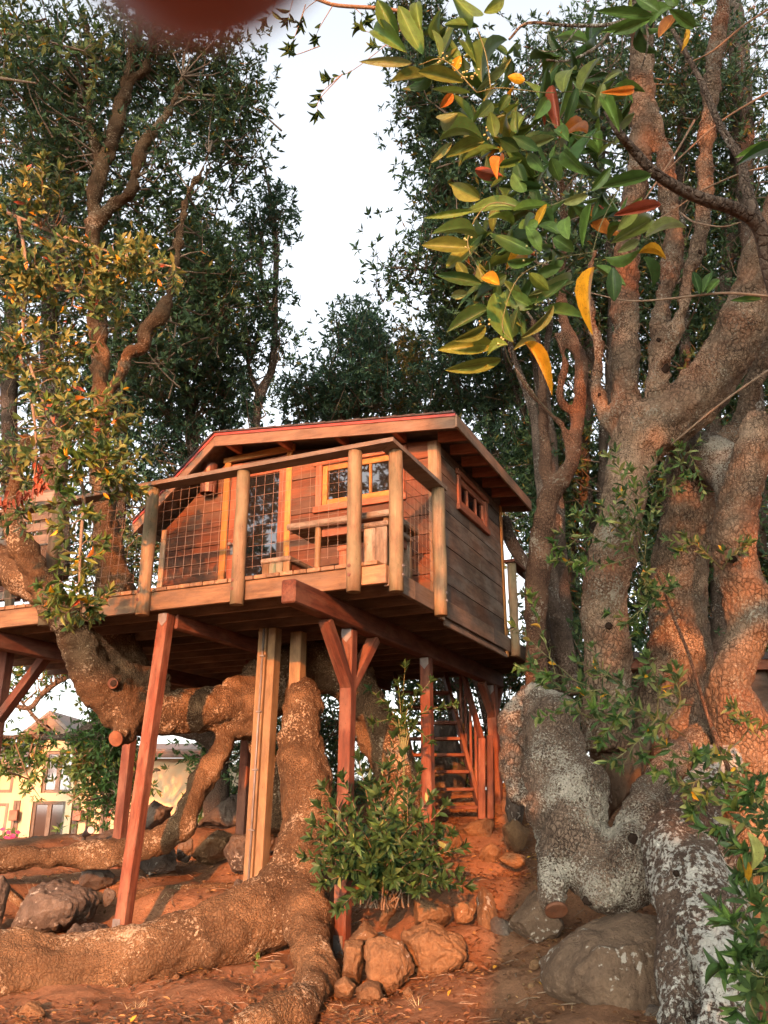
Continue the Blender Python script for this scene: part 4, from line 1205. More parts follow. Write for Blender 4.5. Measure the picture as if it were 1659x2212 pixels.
A2 = [
 [(560, 1500, 9.9, 110), (512, 1492, 9.75, 62), (492, 1530, 9.65, 52), (484, 1575, 9.6, 48), (478, 1620, 9.5, 52), (448, 1668, 9.4, 58), (420, 1720, 9.3, 54), (398, 1770, 9.2, 60), (350, 1808, 9.1, 54), (258, 1840, 9.0, 52), (150, 1848, 9.0, 50), (40, 1855, 8.95, 55), (-80, 1868, 8.9, 60)],
 [(560, 1545, 9.9, 120), (440, 1535, 9.5, 96), (350, 1538, 9.3, 96), (285, 1535, 9.1, 112), (235, 1498, 8.9, 100), (196, 1440, 8.75, 84), (160, 1375, 8.6, 74), (128, 1320, 8.35, 62), (88, 1262, 8.2, 56), (58, 1205, 8.15, 54), (34, 1150, 8.1, 44), (22, 1090, 8.1, 36), (40, 1020, 8.05, 30), (60, 940, 8.0, 24)],
 [(340, 1490, 9.3, 80), (305, 1468, 9.1, 50), (258, 1452, 9.0, 50), (222, 1410, 8.9, 46), (186, 1370, 8.8, 44), (160, 1330, 8.7, 36)],
 [(293, 1478, 9.05, 30), (285, 1520, 8.95, 30), (286, 1570, 8.95, 34)],
 [(280, 1560, 9.05, 60), (268, 1582, 8.85, 46), (252, 1594, 8.72, 36)],
 [(258, 1462, 8.98, 36), (245, 1473, 8.8, 26)],
 [(760, 1470, 10.1, 80), (800, 1540, 10.05, 92), (838, 1620, 9.95, 96), (866, 1720, 9.8, 104), (872, 1820, 9.6, 120), (850, 1930, 9.4, 150)],
 [(560, 1500, 9.95, 130), (650, 1440, 10.0, 120), (740, 1450, 10.1, 110), (780, 1500, 10.1, 90)],
 [(545, 1500, 9.7, 60), (540, 1535, 9.6, 44), (545, 1580, 9.9, 40), (585, 1680, 10, 60), (590, 1800, 9.9, 90)],
 [(330, 1560, 9.5, 70), (270, 1420, 9.8, 80), (252, 1290, 9.7, 80), (240, 1210, 9.65, 72), (222, 1090, 9.6, 56), (212, 1000, 9.6, 46), (216, 914, 9.6, 38), (214, 770, 9.6, 36), (208, 640, 9.6, 34), (203, 520, 9.6, 33), (209, 400, 9.6, 32), (226, 350, 9.6, 30), (249, 288, 9.6, 32), (265, 224, 9.6, 28), (277, 160, 9.6, 23), (290, 100, 9.6, 22), (306, 40, 9.6, 18), (318, -60, 9.6, 14)],
 [(204, 500, 9.6, 30), (240, 448, 9.5, 24), (280, 420, 9.45, 21), (296, 360, 9.4, 20), (310, 310, 9.4, 18), (346, 266, 9.4, 16), (374, 222, 9.4, 13), (394, 165, 9.4, 10)],
 [(216, 380, 9.6, 22), (206, 320, 9.7, 18), (192, 250, 9.7, 16), (189, 190, 9.7, 14), (194, 110, 9.7, 11), (180, 30, 9.7, 9)],
 [(278, 180, 9.6, 16), (292, 165, 9.6, 15), (312, 150, 9.6, 14), (330, 90, 9.6, 11), (338, 20, 9.6, 9)],
 [(216, 880, 9.6, 26), (258, 815, 9.5, 22), (276, 766, 9.45, 24), (310, 750, 9.4, 24), (314, 709, 9.4, 22), (346, 677, 9.4, 21), (371, 626, 9.4, 19), (379, 572, 9.4, 17), (390, 500, 9.4, 15), (404, 420, 9.4, 13), (430, 380, 9.4, 11), (452, 330, 9.4, 8)],
 [(-60, 1205, 9.2, 90), (0, 1220, 9.0, 84), (60, 1258, 8.6, 60), (110, 1310, 8.4, 50)],
]
HA = [(W(243, 1475, 8.70), .035, .045)]
part_mesh('trunk', fused_limbs(A + A2, .022, 21, .024, .008, [(np.array(c[0]), c[1], c[2]) for c in HA]), M['bark_a'], old)
def cut_disc(parent, x, y, Y, rpx, facing):
    c = W(x, y, Y); r = RAD(x, y, Y, rpx * 2); f = Vector(facing).normalized()
    mb = MB(); mb.tube([c - f * .02, c + f * .004, c + f * .006], [r * .98, r, r * .9], 18)
    return mb.build('cut_end', M['cut'], parent)
cut_disc(old, 250, 1596, 8.68, 17, (-.3, -1, -.35))
cut_disc(old, 244, 1476, 8.66, 12, (-.15, -1, -.1))
_hc = W(245, 1476, 8.645); _hm = MB(); _hm.tube([_hc, _hc + Vector((0, -.004, 0))], [.034, .028], 9); _hm.build('knot_shade', M['hollow'], old)  # dark disc laid on the cut end as the shade of its hollow
skA = np.array([p[:] for L_ in A2[9:14] for p in limb_pts(L_)[0]])
crown(old, [(110, 150, 9.6, 190, 140, 1.3, 95), (330, 110, 10, 150, 120, 1.2, 70), (460, 170, 10.3, 90, 110, 1.0, 60), (480, 300, 10.3, 80, 80, .9, 34),
            (170, 330, 10, 150, 110, 1.2, 60), (350, 450, 10.3, 120, 110, 1.2, 50), (450, 600, 10.6, 100, 120, 1.0, 56), (330, 690, 10.6, 110, 100, 1.2, 50), (545, 232, 10.3, 46, 20, .4, 10),
            (40, 560, 10.6, 120, 120, 1.2, 40)],
      DARK, .115, .33, 8, 31, skA, per=13, sig=.21)

# ------------------------------------------------------------------ the big right-hand tree
big = thing('big_tree', 'massive many stemmed tree at the right with cracked grey brown bark', 'tree', base_of(1500, 1900, 8.2))
B1 = [
 [(1310, 1620, 8.4, 120), (1310, 1480, 8.35, 104), (1310, 1393, 8.3, 98), (1310, 1281, 8.3, 98), (1328, 1173, 8.3, 98), (1348, 1080, 8.3, 92), (1362, 1000, 8.3, 104), (1392, 935, 8.25, 132), (1452, 905, 8.2, 124), (1512, 849, 8.1, 116), (1566, 777, 8.0, 110), (1604, 705, 7.9, 104), (1632, 633, 7.8, 102), (1662, 545, 7.7, 98), (1700, 440, 7.6, 90), (1720, 300, 7.6, 80)],
 [(1385, 945, 8.25, 70), (1355, 880, 8.3, 66), (1353, 777, 8.35, 57), (1350, 669, 8.4, 58), (1354, 560, 8.5, 52), (1362, 460, 8.5, 50), (1374, 390, 8.55, 48), (1388, 300, 8.6, 52), (1387, 180, 8.6, 50), (1386, 60, 8.6, 48), (1384, -60, 8.6, 46)],
 [(1395, 930, 8.2, 60), (1408, 878, 8.15, 44), (1421, 813, 8.1, 50), (1427, 734, 8.1, 44), (1430, 669, 8.15, 34), (1447, 597, 8.3, 38), (1455, 525, 8.4, 42), (1443, 435, 8.5, 40), (1433, 330, 8.55, 32), (1412, 260, 8.6, 30), (1392, 210, 8.6, 30)],
 [(1424, 790, 8.1, 40), (1440, 750, 8.05, 36), (1458, 712, 8.0, 34), (1478, 662, 7.95, 28), (1484, 600, 7.95, 26), (1510, 527, 8.0, 33), (1521, 450, 8.05, 34), (1524, 330, 8.1, 34), (1531, 240, 8.1, 34), (1542, 140, 8.1, 34), (1558, 40, 8.1, 32), (1570, -60, 8.1, 30)],
 [(1365, 975, 8.3, 60), (1322, 920, 8.4, 36), (1297, 872, 8.45, 28), (1289, 813, 8.5, 25), (1292, 741, 8.55, 24), (1278, 690, 8.6, 20), (1270, 620, 8.6, 16), (1285, 540, 8.6, 13)],
 [(1640, 890, 7.6, 46), (1636, 935, 7.6, 64), (1622, 990, 7.6, 74), (1601, 1065, 7.65, 86), (1584, 1155, 7.7, 90), (1597, 1245, 7.75, 92), (1614, 1340, 7.75, 90), (1604, 1400, 7.75, 84), (1576, 1487, 7.7, 96), (1610, 1590, 7.75, 140), (1640, 1700, 7.8, 160), (1660, 1850, 7.8, 190), (1690, 2000, 7.7, 220)],
 [(1490, 985, 9.1, 96), (1492, 1050, 9.1, 112), (1490, 1120, 9.1, 116), (1470, 1209, 9.1, 118), (1465, 1317, 9.1, 122), (1472, 1407, 9.0, 132), (1455, 1487, 9.0, 136), (1450, 1600, 8.9, 160), (1470, 1750, 8.7, 200)],
 [(1640, 1560, 7.9, 100), (1560, 1600, 8.2, 120), (1500, 1660, 8.4, 130)],
 [(1662, 735, 9.2, 44), (1626, 840, 9.2, 42), (1598, 915, 9.2, 44), (1570, 960, 9.15, 60), (1500, 1000, 9.1, 80)],
]
B4 = [[(1470, 965, 8.95, 84), (1520, 975, 8.75, 92), (1570, 1010, 8.4, 100), (1606, 1050, 8.1, 100)]]
HB = [((1436, 795), 8.03, .085, .07), ((1313, 1368), 8.13, .05, .05), ((1290, 853), 8.40, .025, .03), ((1424, 735), 7.99, .028, .03), ((1420, 875), 8.02, .03, .035),
      ((1512, 545), 7.92, .03, .03), ((1580, 1210), 7.52, .05, .07), ((1480, 640), 7.88, .02, .03)]
part_mesh('trunk', fused_limbs(B1, .022, 41, .018, .009, [(np.array(W(c[0], c[1], Y)), r, d) for c, Y, r, d in HB]), M['bark_b'], big)
part_mesh('limb', fused_limbs(B4, .026, 43, .016, .006), M['bark_c'], big, label='pale lichen covered limb bridging two trunks')
C1 = [
 [(1160, 1492, 7.8, 50), (1180, 1530, 7.6, 100), (1197, 1580, 7.45, 140), (1205, 1640, 7.35, 140), (1216, 1707, 7.25, 158), (1226, 1767, 7.15, 160), (1246, 1820, 7.0, 150), (1284, 1872, 6.85, 134), (1322, 1903, 6.75, 136), (1358, 1870, 6.8, 146), (1384, 1800, 7.0, 116), (1402, 1735, 7.2, 98), (1432, 1680, 7.4, 72), (1462, 1640, 7.7, 66), (1500, 1610, 8.0, 70)],
 [(1190, 1780, 7.1, 80), (1186, 1850, 6.95, 66), (1196, 1907, 6.8, 58), (1201, 1962, 6.72, 56)],
 [(1150, 1492, 8.0, 50), (1122, 1530, 7.95, 64), (1108, 1587, 7.9, 66), (1110, 1650, 7.85, 62), (1128, 1705, 7.75, 52), (1160, 1750, 7.5, 50)],
 [(1225, 1640, 7.3, 100), (1256, 1720, 7.15, 100), (1246, 1790, 7.05, 120)],
]
HC = [((1367, 1815), 6.62, .05, .08), ((1271, 1945), 6.60, .045, .05)]
part_mesh('limb', fused_limbs(C1, .02, 51, .028, .009, [(np.array(W(c[0], c[1], Y)), r, d) for c, Y, r, d in HC]), M['bark_c'], big, label='looping grey limb speckled with pale lichen')
cut_disc(big, 1202, 1968, 6.70, 25, (.02, -.7, -.8)) 
D1 = [[(1560, 1640, 7.4, 90), (1512, 1720, 6.9, 92), (1490, 1765, 6.6, 104), (1466, 1820, 6.3, 140), (1470, 1865, 6.1, 160), (1500, 1927, 5.9, 178), (1524, 2000, 5.7, 196), (1536, 2090, 5.5, 208), (1538, 2180, 5.35, 206), (1534, 2280, 5.2, 206), (1530, 2420, 5.1, 214)],
      [(1500, 1760, 6.7, 80), (1540, 1800, 6.6, 90), (1550, 1870, 6.4, 80)]]
HD = [((1460, 1888), 5.78, .03, .03)]
dme = fused_limbs(D1, .02, 61, .024, .009, [(np.array(W(c[0], c[1], Y)), r, d) for c, Y, r, d in HD])
# the long split in the bark
Pd = vert_array(dme); Nd = norm_array(dme)
s0 = np.array(W(1503, 2050, 5.20)); s1 = np.array(W(1499, 2200, 4.98)); ab = s1 - s0
tt = np.clip(((Pd - s0) @ ab) / (ab @ ab), 0, 1); dd = np.linalg.norm(Pd - (s0 + tt[:, None] * ab), axis=1)
wv = .048 * np.sqrt(np.clip(np.sin(np.pi * (tt * .96 + .02)), 0, 1))
lat = np.abs((Pd - (s0 + tt[:, None] * ab))[:, 0])
Dp = np.where((dd < .30) & (Nd[:, 1] < -.2), -.13 * np.clip(1 - lat / np.maximum(wv, 1e-3), 0, 1) ** .5 + .018 * np.exp(-((lat - wv * 1.5) / .03) ** 2) * np.sin(np.pi * tt), 0)
dme.vertices.foreach_set('co', (Pd + Nd * Dp[:, None]).ravel()); dme.update()
part_mesh('limb', dme, M['bark_d'], big, label='thick foreground limb blotched white with lichen and split lengthwise')

def hollow(parent, x, y, Y, r, asp=1.0, tilt=0.0):  # dark flattened ball on the bark in place of a hole's shade
    bmx = bmesh.new(); bmesh.ops.create_icosphere(bmx, subdivisions=3, radius=1)
    c = W(x, y, Y); w_ = WaveNoise(int(x), 1.2, 8, 2); vs_ = np.array([v.co[:] for v in bmx.verts]); fs_ = [[v.index for v in f.verts] for f in bmx.faces]; bmx.free()
    vs_ = vs_ * (1 + .12 * w_(vs_))[:, None] * np.array([r, .025, r * asp])
    ct, st_ = math.cos(tilt), math.sin(tilt)
    vs_ = np.stack([vs_[:, 0] * ct - vs_[:, 2] * st_, vs_[:, 1], vs_[:, 0] * st_ + vs_[:, 2] * ct], 1) + np.array(c)
    mb = MB(); mb.add(vs_.tolist(), fs_, smooth=True); return mb.build('knot_shade', M['hollow'], parent)
from mathutils.bvhtree import BVHTree
def surf(obj_names, x, y):
    # where the line of sight through (x, y) meets a limb
    best = None
    d = Vector(ray(x, y)).normalized()
    for o in obj_names:
        t_ = BVHTree.FromPolygons([XF[o.name] @ v.co for v in o.data.vertices], [p_.vertices[:] for p_ in o.data.polygons])
        hit = t_.ray_cast(cam.location, d)
        if hit[0] is not None and (best is None or hit[3] < best): best = hit[3]; pt = hit[0]
    return pt.y if best else None
_limbs = [o for o in big.children if o.name.split('.')[0] in ('trunk', 'limb')]
for (x, y, r, asp, tl) in [(1436, 795, .045, 1.9, -.35), (1315, 1352, .035, 1.0, 0), (1512, 545, .022, 1.5, 0), (1422, 735, .022, 1.2, 0), (1583, 1208, .045, .8, .3), (1295, 853, .018, 1.3, .2), (1367, 1815, .05, .9, .5), (1271, 1945, .045, .7, 0), (1461, 1887, .02, 1, 0)]:
    Yh = surf(_limbs, x, y)
    if Yh: hollow(big, x, y, Yh - .004, r, asp, tl)

# ------------------------------------------------------------------ other trees with trunks one can tell apart
def plain_tree(name, label, limbs, mat, lobes=None, mix=DARK, seed=0, group=None, sides=9, L=.12, per=11, sig=.22, dens=1.0, wr=.33, up=.6, fused=False, n_leaf=8):
    b = max(limbs[0], key=lambda q: q[1]); p = W(b[0], b[1], b[2])
    o = thing(name, label, 'tree', (p.x, p.y, min(p.z, gz(p.x, p.y))), group)
    if fused: part_mesh('trunk', fused_limbs(limbs, .024, seed, .012, .005), mat, o)
    else:
        mb = MB(); wn_ = WaveNoise(seed, 1.6, 12, 2)
        for L_ in limbs:
            pts, r = limb_pts(L_, 6)
            nz = wn_(np.array([q[:] for q in pts]))
            mb.tube(pts, [max(.003, a * (1 + .16 * b_)) for a, b_ in zip(r, nz)], sides)
        part_mesh('trunk', mb.mesh('trunk'), mat, o)
    sk = np.array([q[:] for L_ in limbs for q in limb_pts(L_)[0]])
    if lobes: crown(o, lobes, mix, L, wr, n_leaf, seed + 100, sk, per=per, sig=sig, dens=dens, up=up)
    return o
G1 = 'trees behind the tree house'
plain_tree('bay_tree', 'snaking reddish trunk rising close to the right corner of the cabin roof', [
 [(1166, 1560, 9.6, 60), (1160, 1440, 9.6, 50), (1159, 1389, 9.6, 44), (1158, 1281, 9.6, 50), (1168, 1190, 9.6, 54), (1182, 1090, 9.55, 46), (1206, 1045, 9.5, 42), (1237, 993, 9.5, 33), (1246, 921, 9.5, 32), (1254, 850, 9.5, 30), (1254, 777, 9.5, 30), (1236, 741, 9.5, 30), (1218, 690, 9.5, 25), (1212, 600, 9.5, 20), (1220, 480, 9.5, 16), (1210, 380, 9.5, 12)],
 [(1232, 1000, 9.5, 18), (1220, 930, 9.45, 15), (1182, 886, 9.4, 13), (1142, 842, 9.4, 11), (1108, 784, 9.4, 9), (1090, 720, 9.4, 6)],
 [(1196, 1060, 9.5, 30), (1180, 1020, 9.55, 26), (1176, 957, 9.6, 24), (1172, 860, 9.6, 20), (1168, 770, 9.6, 16), (1150, 690, 9.6, 12)],
 [(1248, 900, 9.5, 20), (1212, 868, 9.5, 16), (1212, 830, 9.5, 15), (1222, 790, 9.5, 14), (1214, 755, 9.5, 14), (1200, 720, 9.5, 12)]],
 M['bark_red'], [(1180, 560, 9.8, 90, 80, .8, 26), (1240, 420, 9.8, 100, 90, .8, 30)], DARK, 71, G1, fused=True, per=9)
plain_tree('bay_tree', 'pale straight trunk seen between the cabin roof and the snaking trunk', [
 [(1200, 1500, 11, 40), (1190, 1250, 11, 30), (1176, 1080, 11, 28), (1164, 970, 11, 26), (1150, 880, 11, 22), (1120, 800, 11, 16), (1096, 720, 11, 11), (1080, 640, 11, 8)],
 [(1168, 990, 11, 22), (1172, 900, 11, 18), (1174, 800, 11, 16), (1190, 690, 11, 12)],
 [(1240, 1500, 10.8, 44), (1210, 1360, 10.8, 40), (1178, 1290, 10.8, 34), (1110, 1180, 10.8, 30), (1086, 1120, 10.8, 24)]],
 M['bark_far'], [(1080, 620, 11, 90, 90, 1, 30), (1120, 500, 11, 90, 80, 1, 24)], DARK, 73, G1)
plain_tree('bay_tree', 'dark tree right of the sky gap with its leaning crown reaching over the cabin', [
 [(1250, 1500, 12, 50), (1215, 1300, 12, 40), (1190, 1000, 12, 34), (1150, 700, 12, 26), (1080, 420, 12, 20), (1000, 200, 12, 14), (960, 60, 12, 9)],
 [(1140, 680, 12, 20), (1060, 640, 11.7, 12), (980, 610, 11.4, 8), (900, 580, 11, 6)],
 [(1080, 420, 12, 14), (1000, 430, 11.6, 9), (930, 420, 11.3, 6)],
 [(1060, 360, 12, 14), (960, 270, 11.5, 9), (880, 220, 11, 5)]],
 M['bark_far'], [(905, 70, 11, 70, 80, 1.0, 56), (935, 230, 11, 74, 95, 1.1, 66), (985, 390, 11.2, 74, 80, 1.1, 60), (975, 515, 11.2, 72, 55, 1.0, 44), (850, 584, 10.8, 52, 12, .3, 13), (1005, 630, 11.4, 90, 50, 1.0, 46), (1100, 300, 12, 170, 230, 1.6, 110), (1060, 520, 12, 90, 90, 1.2, 50)], DARK, 75, G1, per=13)
plain_tree('bay_tree', 'bushy tree behind the cabin with small bright top twigs, left one of the central pair', [
 [(770, 1300, 16, 30), (772, 1000, 16, 22), (770, 880, 16, 16), (775, 780, 16, 10), (785, 700, 16, 5)],
 [(770, 950, 16, 12), (730, 880, 16, 9), (715, 800, 16, 5)], [(772, 930, 16, 12), (810, 860, 16, 8), (820, 780, 16, 5)]],
 M['bark_far'], [(768, 760, 16, 75, 80, 1.6, 64), (705, 850, 16, 80, 60, 1.5, 50), (780, 860, 16, 120, 60, 1.6, 64), (645, 855, 16, 34, 45, 1.0, 18), (785, 690, 16, 30, 40, .6, 14), (820, 780, 16, 40, 70, 1, 26)], BLUE, 77, G1, L=.135, per=13, sig=.24)
plain_tree('bay_tree', 'tree with golden tinted leaves behind the cabin roof, right of the bushy tree', [
 [(900, 1300, 16.5, 30), (902, 1000, 16.5, 20), (895, 860, 16.5, 14), (890, 740, 16.5, 7)],
 [(900, 950, 16.5, 12), (940, 860, 16.5, 8), (960, 770, 16.5, 5)]],
 M['bark_far'], [(888, 775, 16.5, 30, 50, 1.2, 30), (880, 850, 16.5, 50, 40, 1.3, 26)], GOLD, 79, G1, L=.135, per=11)
plain_tree('bay_tree', 'dense dark tree between the golden tinted tree and the right trunks', [
 [(1000, 1300, 15.5, 36), (990, 1000, 15.5, 26), (985, 820, 15.5, 18), (970, 680, 15.5, 9)],
 [(1060, 1300, 15, 22), (1056, 1000, 15, 16), (1080, 800, 15, 9)]],
 M['bark_far'], [(1000, 745, 15.5, 70, 55, 1.4, 56), (960, 860, 15.5, 90, 60, 1.4, 50), (1070, 830, 15.2, 90, 120, 1.5, 80), (1080, 1000, 15, 80, 110, 1.4, 60)], BLUE, 81, G1, L=.13, per=13)
plain_tree('slender_tree', 'slender bent tree standing alone against the sky left of the gap', [
 [(550, 1250, 12.2, 26), (552, 1000, 12.2, 22), (554, 910, 12.2, 20), (561, 855, 12.2, 20), (586, 800, 12.2, 17), (593, 734, 12.2, 16), (593, 663, 12.2, 15), (596, 590, 12.2, 12), (596, 526, 12.2, 10), (588, 462, 12.2, 8), (581, 410, 12.2, 6), (572, 365, 12.2, 5), (563, 330, 12.2, 4)],
 [(592, 680, 12.2, 10), (574, 650, 12.2, 9), (566, 600, 12.2, 8), (562, 540, 12.2, 6), (570, 480, 12.2, 4)],
 [(560, 860, 12.2, 11), (540, 800, 12.2, 9), (520, 720, 12.2, 6)]],
 M['bark_far'], [(590, 440, 12.2, 24, 42, .35, 18), (606, 470, 12.2, 12, 20, .2, 6), (604, 520, 12.2, 12, 20, .2, 5), (555, 500, 12.2, 26, 60, .5, 20), (560, 640, 12.2, 22, 60, .4, 20), (600, 640, 12.2, 14, 30, .2, 7), (608, 740, 12.2, 14, 36, .2, 9), (545, 740, 12.2, 22, 70, .5, 20), (540, 860, 12.2, 22, 46, .5, 14)], BLUE, 83, G1, L=.115, per=8, sig=.15)
plain_tree('bay_tree', 'leafy grey trunked tree left of the slender tree, above the cabin ridge', [
 [(425, 1250, 13, 34), (418, 1000, 13, 26), (412, 900, 13, 22), (398, 824, 13, 19), (400, 700, 13, 16), (404, 580, 13, 12), (420, 460, 13, 8)],
 [(410, 890, 13, 16), (460, 800, 13, 11), (490, 700, 13, 8), (500, 600, 13, 5)],
 [(415, 930, 13, 14), (350, 880, 12.8, 10), (310, 820, 12.6, 6)],
 [(490, 1250, 13.4, 18), (478, 1000, 13.4, 12), (484, 880, 13.4, 8), (470, 800, 13.4, 5)]],
 M['bark_far'], [(445, 760, 13, 100, 110, 1.4, 84), (350, 850, 13, 130, 80, 1.4, 76), (460, 560, 13, 50, 120, 1.1, 50), (380, 940, 13, 110, 60, 1.2, 46), (485, 850, 13, 40, 90, 1.0, 32), (420, 640, 13, 90, 90, 1.2, 50), (300, 1010, 13, 80, 60, 1.0, 26)], BLUE, 85, G1, L=.12, per=12)
plain_tree('bay_tree', 'shaded tree with two grey stems at the far left behind the sunlit leaves', [
 [(120, 1250, 12, 60), (115, 900, 12, 54), (108, 700, 12, 44), (112, 500, 12, 34), (128, 330, 12, 24), (160, 180, 12, 14)],
 [(112, 640, 12, 30), (140, 500, 11.8, 24), (150, 380, 11.8, 20), (148, 260, 11.8, 14)],
 [(30, 1200, 12.4, 40), (20, 800, 12.4, 34), (40, 500, 12.4, 26), (60, 300, 12.4, 16)],
 [(250, 1200, 12.6, 30), (262, 950, 12.6, 24), (256, 800, 12.6, 18), (250, 600, 12.6, 14), (256, 380, 12.6, 9)]],
 M['bark_far'], [(60, 320, 12.2, 160, 170, 1.4, 90), (90, 560, 12.6, 160, 150, 1.5, 90), (80, 820, 12.8, 180, 150, 1.5, 90), (230, 560, 12.8, 110, 140, 1.4, 70), (250, 800, 13.2, 100, 120, 1.4, 60), (60, 1020, 12.6, 140, 80, 1.2, 46), (300, 250, 12.6, 160, 150, 1.5, 60), (110, 1180, 13, 180, 110, 1.4, 60), (310, 1160, 13, 80, 130, 1.2, 40), (-40, 1080, 12.6, 90, 130, 1.2, 30)], DARK, 87, G1, L=.12, per=12)
# right background: stems and shaded leaves behind the big tree
plain_tree('bay_tree', 'background tree with several thin stems behind the vertical stem of the big tree', [
 [(1290, 1500, 13, 40), (1280, 1200, 13, 30), (1262, 1000, 13, 26), (1275, 800, 13, 24), (1270, 600, 13, 20), (1290, 350, 13, 15), (1280, 100, 13, 10)],
 [(1310, 1400, 12.6, 30), (1302, 1000, 12.6, 22), (1318, 800, 12.6, 22), (1322, 600, 12.6, 18), (1300, 380, 12.6, 14), (1320, 100, 12.6, 10)],
 [(1240, 1500, 13.5, 30), (1225, 1100, 13.5, 22), (1135, 900, 13.5, 16), (1090, 760, 13.5, 10)],
 [(1270, 820, 13, 18), (1232, 640, 13, 14), (1190, 460, 13, 10), (1170, 300, 13, 7)]],
 M['bark_far'], [(1250, 250, 12.8, 160, 220, 1.6, 110), (1170, 760, 13.5, 110, 150, 1.6, 84), (1280, 620, 13.5, 120, 180, 1.6, 80), (1160, 1060, 13.5, 90, 150, 1.5, 70), (1230, 1300, 13.2, 80, 120, 1.4, 50), (1210, 1000, 13.8, 70, 220, 1.4, 90), (1330, 560, 13.4, 120, 200, 1.5, 90), (1300, 1120, 13.8, 90, 160, 1.4, 60), (1330, 120, 13.2, 140, 150, 1.5, 70), (1245, 1500, 12, 60, 140, .8, 50), (1330, 1560, 11.5, 60, 100, .6, 26)], DARK, 89, G1, per=15)
plain_tree('bay_tree', 'background tree glimpsed between the trunks of the big tree at the far right', [
 [(1560, 1500, 12.5, 50), (1552, 1100, 12.5, 36), (1540, 800, 12.5, 30), (1580, 500, 12.5, 28), (1590, 200, 12.5, 22), (1580, 0, 12.5, 18)],
 [(1640, 1200, 12, 40), (1630, 800, 12, 34), (1610, 400, 12, 40), (1600, 150, 12, 40), (1580, -20, 12, 36)],
 [(1460, 1200, 12.6, 30), (1480, 800, 12.6, 24), (1470, 400, 12.6, 20), (1480, 100, 12.6, 14)]],
 M['bark_far'], [(1480, 220, 12.4, 170, 240, 1.6, 120), (1600, 420, 12.6, 120, 240, 1.5, 90), (1440, 640, 13, 150, 160, 1.6, 84), (1580, 820, 13, 120, 170, 1.5, 84), (1400, 980, 13.4, 120, 150, 1.5, 60), (1560, 1130, 13, 130, 170, 1.5, 80), (1400, 1300, 13.4, 140, 150, 1.5, 60), (1640, 1250, 13.2, 110, 200, 1.5, 90), (1700, 950, 13, 110, 200, 1.5, 60), (1540, 1330, 13.6, 120, 110, 1.4, 60), (1450, 780, 13.8, 120, 180, 1.5, 90), (1420, 1100, 13.8, 90, 160, 1.4, 70), (1540, 120, 13, 160, 170, 1.5, 80), (1500, 480, 13.4, 140, 160, 1.5, 80), (1620, 680, 13.4, 90, 180, 1.4, 60)], DARK, 91, G1, per=15)
plain_tree('bay_tree', 'low shaded tree under the back of the deck beside the ladder stair', [
 [(1035, 1760, 13.5, 34), (1024, 1640, 13.5, 26), (1000, 1530, 13.5, 22), (985, 1440, 13.5, 18)],
 [(1060, 1700, 13.2, 26), (1052, 1560, 13.2, 20), (1020, 1440, 13.2, 16)], [(1075, 1700, 13.8, 20), (1070, 1560, 13.8, 18), (1048, 1430, 13.8, 14)],
 [(985, 1640, 13.8, 18), (975, 1540, 13.8, 15), (960, 1440, 13.8, 12)]],
 M['bark_far'], [(1100, 1440, 14.5, 90, 40, 1.2, 40), (1000, 1440, 14.5, 90, 40, 1.2, 40), (905, 1470, 14.5, 70, 40, 1.2, 34), (1110, 1540, 14.6, 50, 60, 1.0, 26), (960, 1520, 14.8, 60, 24, .8, 14), (1130, 1680, 13.5, 24, 60, .6, 18), (700, 1560, 14.5, 90, 90, 1.4, 60), (620, 1680, 14.2, 80, 90, 1.2, 46), (740, 1720, 14, 80, 90, 1.2, 50), (560, 1600, 14.6, 70, 80, 1.2, 36), (880, 1700, 13.6, 70, 80, 1.0, 36), (1012, 1640, 13.9, 46, 80, .8, 30), (960, 1720, 13.9, 70, 40, .8, 20)], DARK, 93, G1, L=.12, per=10)
plain_tree('oak_tree', 'dark tree with drooping leafy boughs hanging in front of the cream house', [
 [(460, 1800, 14.5, 60), (470, 1640, 14.4, 50), (440, 1580, 14.2, 44), (340, 1565, 14, 40), (250, 1555, 14, 34), (150, 1590, 14, 16), (90, 1592, 14, 13), (0, 1592, 14, 11), (-60, 1590, 14, 9)],
 [(250, 1555, 14, 22), (210, 1500, 14, 16), (180, 1450, 14, 13), (130, 1470, 14, 12), (90, 1500, 14, 11), (60, 1530, 14, 10), (0, 1510, 14, 9)],
 [(190, 1460, 14, 10), (120, 1430, 14, 7), (60, 1440, 14, 5)], [(120, 1590, 14, 9), (85, 1560, 14, 7), (50, 1520, 14, 5), (20, 1480, 14, 4)]],
 M['bark_far'], [(130, 1420, 14, 90, 34, .8, 30), (30, 1460, 14, 50, 34, .7, 10), (250, 1500, 14.4, 60, 50, 1, 34), (225, 1610, 14, 60, 55, .8, 44), (255, 1690, 14, 45, 50, .6, 34), (190, 1640, 14, 40, 40, .5, 20), (215, 1740, 14, 26, 26, .4, 10), (75, 1650, 14, 14, 50, .3, 9), (12, 1620, 14, 18, 44, .3, 8), (45, 1598, 14, 50, 14, .4, 7), (455, 1650, 14.8, 16, 50, .6, 14), (330, 1470, 15, 110, 40, 1.2, 34), (465, 1740, 15, 34, 44, .8, 18), (460, 1560, 15, 70, 60, 1, 30)], LIVE, 95, None, L=.12, per=9, sig=.19, up=-.3)
